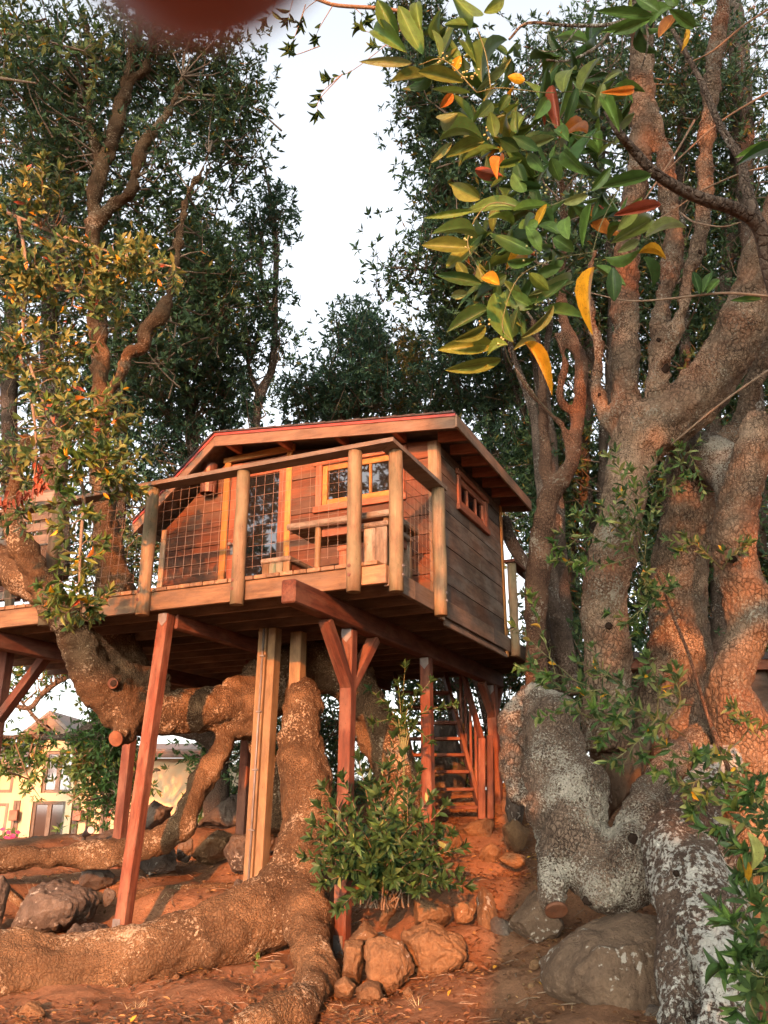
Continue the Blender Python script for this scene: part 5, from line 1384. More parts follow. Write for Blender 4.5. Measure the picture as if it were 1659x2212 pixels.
# ground cover of far leafy mass to the right and behind, too far to tell apart
# ------------------------------------------------------------------ shoots on the big tree (sub-parts: leaves)
K_SH = [('leaf_green', 5), ('leaf_dark', 4), ('leaf_olive', 2), ('leaf_pale', 1.2), ('leaf_yellow', .25)]
K_BU = [('leaf_bush', 10), ('leaf_dark', 3), ('leaf_green', 1.2), ('leaf_pale', .2)]
K_OL = [('leaf_olive', 6), ('leaf_green', 5), ('leaf_dark', 3), ('leaf_pale', 1.0), ('leaf_yellow', .3), ('leaf_orange', .1), ('leaf_red', .12)]
def stem_px(pts, k=4):
    P = catmull([tuple(W(*p)) for p in pts], k); return [Vector(q) for q in P]
def shoot(parent, stems, L, kinds, limit, rad=.006, gap=.035, start=.3, sides=True, wr=.29, tuft=6, name='shoot'):
    mb = MB(); lv = []
    for s in stems:
        pts = stem_px(s); lv += leafy_stem(pts, rad, mb, L, start, gap, wr, tuft=tuft)
        if sides:
            for f in (.35, .5, .65, .8):
                i = int(f * (len(pts) - 1)); p = pts[i]; t = (pts[min(i + 1, len(pts) - 1)] - pts[i - 1]).normalized()
                d = (t + Vector(RNG.normal(0, .6, 3)) + Vector((0, -.25, .1))).normalized()
                ln = (pts[-1] - pts[0]).length * .28
                lv += leafy_stem([p, p + d * ln * .5 + Vector((0, 0, -.01)), p + d * ln], rad * .6, mb, L * .9, .3, gap, wr, tuft=tuft)
    o = mb.build(name, M['green_twig'], parent)
    place_leaves(o, lv, kinds, limit)
    return o
SH = [
 ([[(1400, 1230, 7.9), (1370, 1130, 7.6), (1390, 1050, 7.5), (1420, 985, 7.5)], [(1390, 1110, 7.6), (1350, 1060, 7.5), (1330, 975, 7.5)], [(1385, 1080, 7.6), (1440, 1050, 7.5), (1480, 1030, 7.5)]], 30),
 ([[(1390, 1215, 7.9), (1330, 1180, 7.5), (1270, 1160, 7.4), (1205, 1150, 7.4)], [(1370, 1200, 7.8), (1310, 1220, 7.5), (1240, 1215, 7.4), (1200, 1210, 7.4)], [(1380, 1200, 7.8), (1320, 1130, 7.5), (1250, 1110, 7.4)], [(1380, 1210, 7.8), (1350, 1150, 7.5), (1300, 1090, 7.4)], [(1390, 1230, 7.8), (1400, 1140, 7.5), (1410, 1080, 7.4)]], 64),
 ([[(1560, 1230, 7.6), (1530, 1200, 7.4), (1490, 1170, 7.3), (1465, 1190, 7.3)], [(1560, 1230, 7.6), (1580, 1200, 7.4), (1610, 1170, 7.3)]], 22),
 ([[(1390, 1290, 7.9), (1400, 1300, 7.5), (1370, 1330, 7.4), (1350, 1345, 7.4)], [(1400, 1260, 7.9), (1420, 1275, 7.5), (1440, 1280, 7.4)], [(1370, 1250, 7.9), (1390, 1250, 7.6), (1420, 1300, 7.5)]], 22),
 ([[(1480, 1010, 7.9), (1470, 1000, 7.5), (1490, 980, 7.4), (1520, 1060, 7.4)]], 8),
 ([[(1480, 1590, 7.6), (1400, 1540, 6.6), (1290, 1490, 6.4), (1200, 1455, 6.3), (1130, 1445, 6.3)], [(1400, 1545, 6.7), (1320, 1560, 6.4), (1250, 1540, 6.3)], [(1380, 1530, 6.6), (1330, 1470, 6.4), (1250, 1430, 6.3)], [(1300, 1490, 6.4), (1220, 1490, 6.3), (1150, 1430, 6.3)], [(1420, 1550, 6.6), (1380, 1600, 6.3), (1330, 1640, 6.3)], [(1420, 1550, 6.6), (1420, 1480, 6.4), (1400, 1420, 6.3)], [(1440, 1560, 6.6), (1470, 1510, 6.4), (1450, 1450, 6.3)], [(1400, 1550, 6.6), (1350, 1530, 6.3), (1300, 1600, 6.2)]], 110),
 ([[(1600, 1600, 7.0), (1540, 1640, 6.3), (1480, 1640, 6.1), (1440, 1610, 6.1)], [(1560, 1640, 6.4), (1540, 1700, 6.1), (1500, 1740, 6.0)], [(1560, 1630, 6.4), (1600, 1680, 6.2), (1570, 1730, 6.1)], [(1600, 1600, 6.6), (1620, 1560, 6.4), (1580, 1530, 6.3)], [(1540, 1660, 6.3), (1500, 1690, 6.1), (1460, 1690, 6.1)]], 60),
]
for s_, n_ in SH: shoot(big, s_, .115, K_SH if n_ > 30 else K_SH, n_, gap=.036)
mb = MB(); mb.tube(stem_px([(1585, 1745, 6.3), (1570, 1650, 6.5), (1530, 1550, 6.8), (1490, 1420, 7.1), (1450, 1320, 7.4), (1420, 1240, 7.7)]), [.018] * 8 + [.014] * 8 + [.010] * 5, 7)
mb.build('straight_stick', M['bark_red'], big)
mb = MB()
for L_ in ([(1660, 640, 5.4), (1560, 633, 5.5), (1450, 645, 5.6), (1360, 650, 5.7), (1290, 636, 5.7), (1270, 630, 5.8)], [(1660, 360, 7), (1600, 375, 7), (1520, 410, 7.2), (1460, 450, 7.3), (1380, 500, 7.4)], [(1500, 260, 7), (1460, 330, 7), (1400, 420, 7), (1385, 440, 7)], [(1470, 460, 7.6), (1500, 480, 7.4), (1560, 490, 7.2), (1600, 480, 7)], [(1659, 800, 6.8), (1560, 870, 6.9), (1450, 960, 7.2)], [(1659, 200, 7.2), (1560, 260, 7.3), (1480, 330, 7.3), (1440, 370, 7.4)], [(1659, 20, 6), (1600, 60, 6.1), (1540, 110, 6.2), (1480, 140, 6.3)]):
    mb = MB(); mb.tube(stem_px(L_), [.012 - .0004 * i for i in range(len(stem_px(L_)))], 6); mb.build('dead_twig', M['twig'], big)
# corner sprays at the right edge
cs = thing('leafy_spray', 'dark green leaf spray poking in at the lower right edge beside the split limb', 'branch', W(1640, 2170, 4.2), 'leaf sprays at the right edge')
shoot(cs, [[(1700, 2120, 4.4), (1650, 2060, 4.2), (1600, 2010, 4.1), (1575, 1990, 4.1)], [(1690, 2140, 4.4), (1630, 2100, 4.2), (1570, 2090, 4.1)], [(1700, 2060, 4.4), (1660, 1990, 4.2), (1640, 1960, 4.1)], [(1700, 2160, 4.4), (1640, 2140, 4.2), (1590, 2180, 4.1)], [(1690, 2180, 4.3), (1650, 2140, 4.2), (1620, 2060, 4.1)]], .12, [('leaf_dark', 6), ('leaf_green', 3)], 90, gap=.04, name='stem')
cs = thing('leafy_spray', 'leaf spray with one hanging yellow leaf at the right edge above the orange rock', 'branch', W(1640, 1830, 4.4), 'leaf sprays at the right edge')
shoot(cs, [[(1700, 1790, 4.6), (1640, 1790, 4.5), (1590, 1780, 4.4), (1560, 1790, 4.4)], [(1700, 1800, 4.6), (1650, 1760, 4.4), (1620, 1700, 4.4)], [(1700, 1830, 4.6), (1640, 1840, 4.4), (1590, 1820, 4.4)], [(1690, 1840, 4.6), (1660, 1870, 4.4), (1620, 1900, 4.4)]], .115, [('leaf_dark', 5), ('leaf_green', 3), ('leaf_olive', 1)], 60, gap=.045, name='stem')
leaf_obj(cs, W(1613, 1797, 4.3), Vector((.03, 0, -1)), Vector((.2, -1, 0)), .17, .062, 'leaf_pale'); leaf_obj(cs, W(1600, 1850, 4.32), Vector((.12, 0, -1)), Vector((.3, -1, 0)), .13, .04, 'leaf_yellow')

# ------------------------------------------------------------------ bush in front of the posts
bush = thing('bush', 'green leafy bush growing between the tan rocks in front of the Y-braced post', 'bush', base_of(830, 1965, 7.9))
rb = np.random.default_rng(5)
mb = MB(); lv = []
TIPS = [(700, 1700, 7.6), (690, 1740, 7.4), (672, 1810, 7.3), (690, 1870, 7.2), (740, 1680, 7.5), (775, 1640, 7.6), (800, 1690, 7.4), (815, 1720, 7.2), (760, 1760, 7.1), (850, 1590, 7.7), (870, 1630, 7.5), (880, 1700, 7.4), (905, 1665, 7.5), (930, 1720, 7.4), (960, 1740, 7.4), (975, 1800, 7.3), (1000, 1830, 7.3), (985, 1880, 7.2),
        (1005, 1915, 7.2), (950, 1900, 7.0), (900, 1920, 7.0), (850, 1900, 6.9), (800, 1860, 6.9), (740, 1880, 7.0), (700, 1905, 7.1), (735, 1960, 7.1), (780, 1930, 7.0), (840, 1820, 6.9), (890, 1830, 6.9), (930, 1850, 6.9), (720, 1800, 7.0), (770, 1820, 6.9), (660, 1850, 7.4), (850, 1760, 7.1), (900, 1770, 7.1), (940, 1790, 7.1), (830, 1660, 7.5), (720, 1840, 7.0), (680, 1780, 7.3), (820, 1790, 7.0)]
root = W(830, 1960, 7.75)
for (x, y, Y) in TIPS:
    tip = W(x, y, Y); b0 = root + Vector((rb.normal(0, .08), rb.normal(0, .06), 0))
    mid = b0.lerp(tip, .5) + Vector((0, 0, .10 + .05 * rb.random())) 
    pts = [Vector(q) for q in catmull([b0[:], mid[:], tip[:]], 6)]
    lv += leafy_stem(pts, .008, mb, .12, .26, .021, .33, 48, 7, rb)
part_mesh('stem', mb.mesh('stem'), M['twig'], bush)
place_leaves(bush, lv, K_BU, 300)
# taller airy sprig behind the bush
sp = thing('sapling', 'thin airy sapling in front of the lit back trunk, behind the bush', 'bush', base_of(880, 1900, 8.9))
mb = MB(); lv = []
for (x, y, Y) in [(875, 1440, 8.7), (860, 1480, 8.6), (840, 1520, 8.6), (800, 1490, 8.6), (810, 1560, 8.6), (900, 1500, 8.6), (930, 1470, 8.7), (890, 1560, 8.6), (930, 1600, 8.5), (980, 1520, 8.7)]:
    tip = W(x, y, Y); b0 = W(872, 1640, 8.75); b1 = W(868, 1560, 8.75)
    pts = [Vector(q) for q in catmull([b0[:], b1.lerp(tip, .3)[:], tip[:]], 5)]
    lv += leafy_stem(pts, .008, mb, .11, .35, .04, .27, 50, 6, rb)
mb.tube(stem_px([(880, 1900, 8.9), (874, 1780, 8.85), (872, 1640, 8.75)]), .012, 6)
part_mesh('stem', mb.mesh('stem'), M['green_twig'], sp); place_leaves(sp, lv, [('leaf_green', 1), ('leaf_dark', 3), ('leaf_bush', 6)], 160)

# ------------------------------------------------------------------ sunlit boughs at the left
bo = thing('leafy_bough', 'sunlit olive leaved boughs hanging down the left side in front of the railing', 'branch', W(-60, 900, 7.2))
mb = MB(); lv = []
BOUGH = [[(-80, 420, 7.4), (40, 470, 7.2), (160, 520, 7.1), (300, 560, 7.0), (390, 580, 7.0)],
         [(-80, 700, 7.4), (20, 730, 7.2), (60, 830, 7.1), (78, 950, 7.1), (72, 1060, 7.2)],
         [(-80, 560, 7.4), (60, 610, 7.1), (180, 640, 7.0), (230, 700, 7.0)],
         [(40, 470, 7.2), (60, 600, 7.1), (50, 720, 7.0), (90, 860, 6.9), (150, 960, 6.9), (200, 1010, 6.9)],
         [(150, 960, 7.0), (180, 1060, 7.0), (175, 1160, 7.0), (172, 1260, 7.1), (175, 1330, 7.2)],
         [(-80, 60, 7.0), (60, 80, 6.9), (180, 110, 6.9)], [(-60, 160, 7.0), (80, 180, 6.9)]]
bp = []
for L_ in BOUGH:
    p = stem_px(L_, 5); mb.tube(p, [.02 - .012 * i / len(p) for i in range(len(p))], 6); bp += p
LOB = [(60, 440, 7.0, 110, 55, .5, 24), (190, 560, 6.9, 130, 55, .5, 30), (330, 575, 7.0, 70, 32, .3, 12), (60, 620, 6.9, 110, 80, .5, 34), (220, 650, 6.9, 70, 60, .4, 18), (60, 760, 7.0, 90, 70, .5, 24), (150, 760, 7.1, 70, 80, .5, 16), (110, 900, 6.9, 120, 70, .5, 28), (200, 880, 7.2, 80, 60, .4, 16), (190, 1000, 6.9, 80, 55, .4, 24), (60, 1000, 7.1, 60, 50, .4, 10), (250, 980, 7.0, 40, 40, .3, 8),
       (165, 1110, 7.1, 40, 40, .3, 8), (170, 1190, 7.1, 40, 40, .3, 9), (160, 1300, 7.2, 70, 45, .35, 22), (30, 1100, 7.3, 30, 40, .3, 5), (240, 1050, 7.1, 40, 30, .3, 7), (30, 90, 6.9, 130, 90, .5, 22), (170, 110, 7.0, 80, 60, .5, 12), (300, 560, 7.2, 40, 60, .3, 8)]
bpa = np.array([q[:] for q in bp])
for (x, y, Y, rx, ry, rd, nc) in LOB:
    c = np.array(W(x, y, Y)); R = np.array([RAD(x, y, Y, 2 * rx), rd, RAD(x, y, Y, 2 * ry)])
    P, v = blob_points(c, R, nc, rb, 2.0)
    for i in range(nc):
        q = bpa[int(np.linalg.norm(bpa - P[i], axis=1).argmin())]
        ax = unit((P[i] - q)[None] + rb.normal(0, .12, (1, 3)) + np.array([[0, -.08, .03]]))[0]
        tip = P[i] + ax * .14
        pts = [Vector(z) for z in catmull([q, (q + P[i]) / 2 + rb.normal(0, .03, 3), P[i], tip], 3)]
        lv += leafy_stem(pts, .005, mb, .115, max(.3, 1 - .32 / max(.33, (tip - q).__abs__().max() + .05)), .03, .31, 55, 6, rb)
part_mesh('stem', mb.mesh('stem'), M['twig'], bo)
place_leaves(bo, lv, K_OL, 300)
# a string of dry red leaves
ss = [(2, 1085, 7.0), (30, 1072, 7.0), (60, 1062, 7.0), (88, 1050, 7.0), (100, 1030, 7.0)]
sp_ = stem_px(ss, 6)
mb = MB(); mb.tube(sp_, .004, 5); so = mb.build('dry_twig', M['twig'], bo)
for i in range(30):
    p = sp_[random.randrange(len(sp_))] + Vector((random.gauss(0, .012), random.gauss(0, .03), random.gauss(0, .02)))
    leaf_obj(so, p, Vector((random.gauss(0, .25), random.gauss(0, .3), -1)), Vector((random.gauss(0, .5), -1, random.gauss(0, .3))), random.uniform(.07, .1), .035, 'leaf_red')
for i in range(14):
    p = W(random.gauss(88, 8), random.gauss(1025, 14), 7.0); leaf_obj(so, p, Vector((random.gauss(0, .6), random.gauss(0, .3), -1)), Vector((random.gauss(0, .6), -1, random.gauss(0, .3))), random.uniform(.06, .1), .035, 'leaf_red')

# ------------------------------------------------------------------ big leaved branch hanging in the foreground
FB = 1.95
fg = thing('leafy_branch', 'large leaved bay branch hanging close to the camera at the upper right, with yellow leaves', 'branch', W(1640, 560, 2.3))
mb = MB()
def fst(L_, w0, w1):
    p = stem_px([(x, y, Y) for (x, y, Y) in L_], 6); n = len(p)
    mb.tube(p, [RAD(1400, 400, 2.0, w0 + (w1 - w0) * i / (n - 1)) for i in range(n)], 10)
fst([(1720, 760, 2.5), (1668, 600, 2.4), (1640, 490, 2.32), (1584, 450, 2.26), (1524, 432, 2.2), (1464, 405, 2.15), (1413, 372, 2.1), (1368, 324, 2.06), (1336, 285, 2.0), (1310, 240, 2.0)], 44, 14)
fst([(1636, 480, 2.32), (1610, 400, 2.34), (1600, 345, 2.35), (1556, 272, 2.36), (1510, 168, 2.37), (1466, 88, 2.38), (1440, 40, 2.4)], 30, 8)
fst([(1600, 345, 2.35), (1660, 300, 2.4)], 10, 8)
part_mesh('stem', mb.mesh('stem'), M['bark_far'], fg)
mb = MB()
fst([(1413, 372, 2.1), (1340, 400, 2.0), (1280, 410, 1.95), (1200, 440, 1.93), (1160, 460, 1.92)], 2.8, 1.7)
fst([(1340, 400, 2.0), (1300, 480, 1.96), (1280, 545, 1.95)], 2.2, 1.7)
fst([(1368, 324, 2.06), (1290, 300, 2.0), (1240, 290, 1.95), (1180, 260, 1.93)], 2.8, 1.7)
fst([(1310, 240, 2.0), (1270, 200, 1.98), (1180, 200, 1.95), (1080, 190, 1.93), (1030, 200, 1.92)], 2.8, 1.7)
fst([(1280, 545, 1.95), (1200, 560, 1.93), (1120, 600, 1.93), (1085, 700, 1.92), (1110, 740, 1.92)], 2.2, 1.1)
fst([(1160, 460, 1.92), (1060, 440, 1.92), (1010, 520, 1.92), (1050, 610, 1.92)], 2.8, 1.7)
fst([(1030, 200, 1.92), (960, 130, 1.9), (905, 140, 1.9)], 2.8, 1.7)
fst([(1060, 190, 1.93), (1050, 120, 1.93), (1030, 60, 1.93)], 2.8, 1.7)
fst([(1085, 700, 1.92), (1100, 780, 2.2), (1160, 860, 2.4), (1200, 900, 2.6)], 2.8, 1.7)
part_mesh('twig', mb.mesh('twig'), M['green_twig'], fg)
mb = MB()                                       # grey lichened twig tangle at the top
fst([(1520, -40, 2.2), (1400, 10, 2.15), (1330, 50, 2.1), (1230, 55, 2.1), (1140, 50, 2.1), (1100, 85, 2.1)], 12, 6)
fst([(1330, 50, 2.1), (1290, 100, 2.08), (1230, 130, 2.06), (1180, 130, 2.05)], 9, 5)
fst([(1360, 35, 2.1), (1345, 80, 2.08), (1335, 130, 2.06), (1250, 180, 2.04)], 4, 2)
fst([(1250, 60, 2.1), (1200, 110, 2.08), (1130, 100, 2.06)], 4, 2)
fst([(1390, 20, 2.1), (1400, 90, 2.08), (1385, 150, 2.06)], 6, 3)
part_mesh('grey_twig', mb.mesh('grey_twig'), M['bark_c'], fg)
z5 = lambda x, y: (763 + .34 * x, .34 * y)
z6_ = lambda x, y: (896 + .38 * x, 365 + .38 * y)
z7_ = lambda x, y: (1194.5 + .3 * x, .3 * y)
D_, G_, O_, P_, Y_, R_, A_ = 'leaf_dark', 'leaf_green', 'leaf_olive', 'leaf_pale', 'leaf_yellow', 'leaf_red', 'leaf_orange'
HAND = [(z6_, .38, [(445, 1000, 155, 1020, 112, O_), (490, 1080, 195, 1150, 84, O_), (560, 985, 415, 680, 130, G_), (545, 960, 585, 800, 80, D_), (600, 960, 790, 780, 56, P_), (625, 990, 785, 1235, 78, Y_), (405, 800, 200, 890, 92, D_), (400, 890, 230, 975, 74, O_), (530, 1000, 415, 1050, 80, G_), (560, 1030, 700, 960, 44, P_),
   (320, 450, 50, 430, 96, O_), (330, 440, 178, 560, 80, O_), (300, 630, 235, 520, 62, O_), (372, 172, 210, 92, 96, O_), (330, 235, 82, 275, 44, G_), (625, 225, 285, 190, 104, G_), (350, 395, 130, 330, 96, D_), (380, 650, 130, 600, 74, D_), (670, 475, 430, 352, 92, G_), (690, 510, 525, 530, 60, G_), (715, 470, 640, 310, 74, G_), (645, 722, 897, 628, 72, P_), (685, 768, 865, 645, 64, D_), (725, 805, 960, 835, 92, G_), (672, 790, 495, 700, 104, G_), (800, 520, 705, 650, 66, G_),
   (1022, 560, 975, 897, 88, Y_), (1030, 550, 1197, 655, 60, G_), (1125, 560, 1130, 742, 92, D_), (1110, 425, 1412, 240, 108, O_), (1310, 392, 1542, 295, 66, P_), (1150, 475, 1292, 395, 58, P_), (1080, 500, 1285, 480, 84, G_), (1272, 482, 1425, 500, 62, Y_), (1300, 500, 1372, 662, 86, D_), (955, 445, 990, 150, 56, G_), (875, 400, 830, 235, 88, G_), (825, 370, 705, 285, 70, G_), (905, 470, 785, 385, 84, G_), (1060, 105, 1375, 15, 84, G_), (1000, 125, 1115, -10, 62, G_), (845, 195, 975, 150, 60, P_), (1150, 345, 1268, 170, 92, O_), (1130, 265, 1400, 200, 70, R_), (560, 240, 765, 178, 60, G_), (300, 700, 205, 725, 56, P_), (480, 660, 380, 600, 80, Y_), (540, 780, 500, 690, 90, G_), (380, 640, 365, 530, 70, O_), (700, 300, 640, 330, 60, G_), (690, 330, 745, 200, 50, Y_), (560, 320, 430, 250, 80, G_), (620, 130, 560, 10, 90, G_), (520, 600, 430, 660, 70, D_), (830, 560, 690, 600, 70, D_), (760, 690, 660, 600, 74, G_)]),
 (z5, .34, [(340, 335, 95, 150, 122, G_), (290, 235, 155, 5, 112, G_), (440, 345, 300, 78, 132, G_), (430, 195, 390, -10, 84, G_), (370, 400, 72, 388, 64, P_), (450, 490, 275, 472, 96, O_), (700, 522, 412, 445, 96, O_), (765, 105, 640, -20, 142, G_), (800, 170, 578, 150, 62, G_), (550, 372, 505, 185, 62, G_), (560, 374, 655, 188, 92, D_), (785, 405, 690, 220, 76, G_), (820, 525, 955, 238, 122, G_), (780, 582, 985, 385, 52, P_), (640, 450, 680, 358, 64, Y_), (745, 592, 500, 588, 46, G_), (665, 720, 548, 770, 112, P_), (820, 882, 552, 870, 106, D_), (835, 895, 597, 982, 94, O_), (625, 905, 488, 1035, 52, P_), (630, 595, 555, 682, 62, A_), (805, 1250, 622, 1168, 84, O_), (1090, 512, 985, 488, 66, Y_), (1262, 545, 1288, 805, 86, R_), (1425, 560, 1350, 795, 66, D_), (1335, 585, 1372, 360, 132, O_), (1440, 602, 1555, 360, 96, O_), (1300, 890, 1505, 785, 66, A_), (1282, 872, 1070, 952, 74, P_), (1335, 960, 1485, 1105, 94, G_), (1440, 1005, 1500, 850, 84, D_), (1255, 1005, 1310, 1145, 92, G_), (1110, 980, 1225, 1095, 80, G_), (1045, 1050, 1085, 1200, 92, D_), (1210, 1195, 938, 1185, 66, D_), (890, 1060, 1085, 1005, 60, G_), (960, 1010, 910, 1120, 80, A_), (900, 870, 870, 720, 90, G_), (930, 880, 1050, 950, 90, D_), (1030, 850, 1080, 700, 86, G_), (1040, 840, 1030, 720, 60, G_), (880, 650, 800, 740, 90, D_), (990, 600, 930, 700, 70, D_), (450, 420, 560, 380, 84, D_), (720, 240, 700, 80, 80, G_), (860, 300, 800, 380, 84, O_), (830, 80, 990, -20, 84, G_), (1180, 960, 1030, 880, 80, D_), (1150, 760, 1240, 620, 92, G_), (1370, 900, 1280, 800, 80, G_)]),
 (z7_, .3, [(720, 115, 325, 92, 86, G_), (705, 135, 338, 225, 84, G_), (872, 110, 762, 295, 96, A_), (1015, 195, 868, 80, 96, G_), (580, 640, 382, 665, 66, A_), (355, 602, 535, 465, 44, P_), (360, 602, 312, 795, 72, P_), (362, 700, 462, 892, 94, G_), (1600, 1060, 1350, 1095, 76, G_), (1600, 1120, 1340, 1170, 66, D_), (760, 80, 600, -20, 110, G_), (860, 60, 700, 170, 120, G_), (900, 40, 800, -60, 90, G_), (1000, 20, 1110, -40, 84, G_), (960, 200, 950, 340, 50, Y_), (560, 90, 700, 30, 90, D_), (640, 160, 440, 240, 84, G_), (1060, 2120, 1010, 1940, 66, D_), (1080, 2110, 1140, 1960, 60, D_), (1110, 2110, 1200, 1990, 60, G_), (1500, 2150, 1280, 2170, 50, D_)])]
for fn, sc_f, rows in HAND:
    for (bx, by, tx, ty, wz, kd) in rows:
        b_ = fn(bx, by); t_ = fn(tx, ty)
        Y0 = FB + random.gauss(0, .07); dY = random.gauss(0, .025)
        if fn is z7_ and by > 1800: Y0 = 5.5
        pb = W(b_[0], b_[1], Y0); pt = W(t_[0], t_[1], Y0 + dY)
        d = pt - pb; Lm = d.length; Wm = RAD(b_[0], b_[1], Y0, wz * sc_f) * 2
        tocam = (cam.location - pb).normalized()
        nn = tocam + Vector((random.gauss(0, .3), 0, random.gauss(.15, .3)))
        if random.random() < .12: nn = nn * -1
        leaf_obj(fg, pb, d, nn, Lm * 1.04, Wm * .98, kd)
# further leaves behind the hand-set ones
rows = []
for (x, y) in [(930, 150), (1000, 130), (1040, 210), (1100, 300), (1060, 320), (1150, 380), (1090, 440), (1180, 470), (1240, 440), (1130, 560), (1060, 610), (1180, 620), (1220, 300), (1280, 240), (1240, 170), (1320, 200), (1290, 330), (1340, 470), (1110, 120), (1170, 220), (1380, 60), (1460, 50), (960, 90), (1020, 260), (1080, 250), (1130, 300), (1080, 380), (1140, 450), (1040, 500), (1090, 540), (1200, 540), (1060, 660), (1120, 670), (1180, 360), (1240, 350), (1200, 120), (1270, 90), (1330, 280), (1290, 440)]:
    c = np.array(W(x, y, 2.12 + random.uniform(-.06, .12)))
    B_, Dd, Nn_, ln_ = rosettes(c[None], RNG.normal(0, 1, (1, 3)) + np.array([[-.4, -.6, .1]]), 6, .115, rng=RNG)
    for i in range(len(B_)): leaf_obj(fg, B_[i], Dd[i], Nn_[i], ln_[i], ln_[i] * .29, pick([(G_, 6), (D_, 6), (O_, 2), (Y_, .12), (R_, .2), (A_, .15)]))
for (x, y) in [(957, 130), (1002, 160), (1020, 160), (1052, 290), (1182, 405), (1150, 545), (1165, 655), (1045, 690), (1010, 515), (1080, 735), (1268, 395), (1015, 170), (1060, 275)]:
    mb = MB()
    for k in range(6):
        c = W(x + random.gauss(0, 8), y + random.gauss(0, 8), FB - .02 + random.gauss(0, .01)); r = .0034
        bmx = bmesh.new(); bmesh.ops.create_icosphere(bmx, subdivisions=1, radius=r)
        mb.add([c + Vector(v.co) for v in bmx.verts], [[v.index for v in f.verts] for f in bmx.faces], smooth=True); bmx.free()
    mb.build('bud_cluster', M['bud'], fg, kind='stuff')
# spray against the sky at the top centre
tp = thing('leafy_branch', 'dark leaf sprays hanging alone against the white sky at the top centre', 'branch', W(700, -60, 5.0))
mb = MB(); lv = []
for L_, n_ in (([(900, 30, 5.0), (820, 18, 5.0), (730, 12, 5.0), (690, 0, 5.0), (640, -20, 5.0)], 8), ):
    mb.tube(stem_px(L_), .016, 6)
for L_ in ([(640, -30, 5.0), (630, 10, 5.0), (622, 40, 5.0)], [(700, -10, 5), (660, 20, 5.0), (650, 50, 5)], [(660, 10, 5), (640, 70, 5), (628, 100, 5)], [(720, 10, 5), (690, 60, 5), (682, 80, 5)], [(870, 60, 5), (830, 100, 5), (765, 150, 5), (730, 165, 5), (712, 170, 5)], [(740, 160, 5), (705, 190, 5), (690, 205, 5)], [(740, 160, 5), (690, 215, 5), (685, 245, 5)], [(760, 10, 5), (780, 30, 5), (790, 40, 5)], [(840, 60, 5), (800, 70, 5), (780, 60, 5)], [(870, 110, 5), (840, 100, 5), (812, 100, 5)], [(600, -30, 5), (590, 20, 5), (575, 40, 5)], [(690, 100, 5), (640, 118, 5), (628, 112, 5)]):
    lv += leafy_stem(stem_px(L_), .004, mb, .105, .75, .05, .28, 60, 8, rb)
part_mesh('stem', mb.mesh('stem'), M['twig'], tp); place_leaves(tp, lv, [('leaf_dark', 8), ('leaf_green', 2)], 300)

# ------------------------------------------------------------------ rocks
def rock_mesh(name, w, d, hh, seed, cuts=14, sub=4, rough=.035):
    bmx = bmesh.new(); bmesh.ops.create_icosphere(bmx, subdivisions=sub, radius=1)
    P = np.array([v.co[:] for v in bmx.verts]); F = [[v.index for v in f.verts] for f in bmx.faces]; bmx.free()
    r = np.random.default_rng(seed)
    nrm = unit(r.normal(size=(cuts, 3))); dist = r.uniform(.62, .98, cuts)
    q = P @ nrm.T
    R = np.min(np.where(q > .05, dist / np.maximum(q, .05), 9), axis=1); R = np.minimum(R, 1.08)
    P2 = P * R[:, None]
    P2 = P2 + P * ((WaveNoise(seed, 1.1, 14, 2)(P2) * rough * 1.3 + WaveNoise(seed + 1, 4.5, 16, 3)(P2) * rough * .6)[:, None])
    P2 = P2 / np.abs(P2).max(0)
    P2 = P2 * np.array([w / 2, d / 2, hh / 2])
    mb = MB(); mb.add(P2.tolist(), F, None, False)
    me = mb.mesh(name); 
    return me
def rock(x, y, Y, wpx, hpx, label, mat='rock', seed=0, rot=0, tilt=0, deep=.8, sink=.12, sub=4, cuts=14):
    c = W(x, y, Y); wm = RAD(x, y, Y, wpx) * 2; hm = RAD(x, y, Y, hpx) * 2 * 1.03
    me = rock_mesh('rock', wm, max(wm, hm) * deep, hm * (1 + sink), seed, cuts, sub)
    o = bpy.data.objects.new('rock', me); COL.objects.link(o); me.materials.append(M[mat])
    o.location = c - Vector((0, 0, hm * sink / 2)); o.rotation_euler = (0, math.radians(tilt), math.radians(rot))
    return tag(o, label, 'rock', 'rocks around the trees')
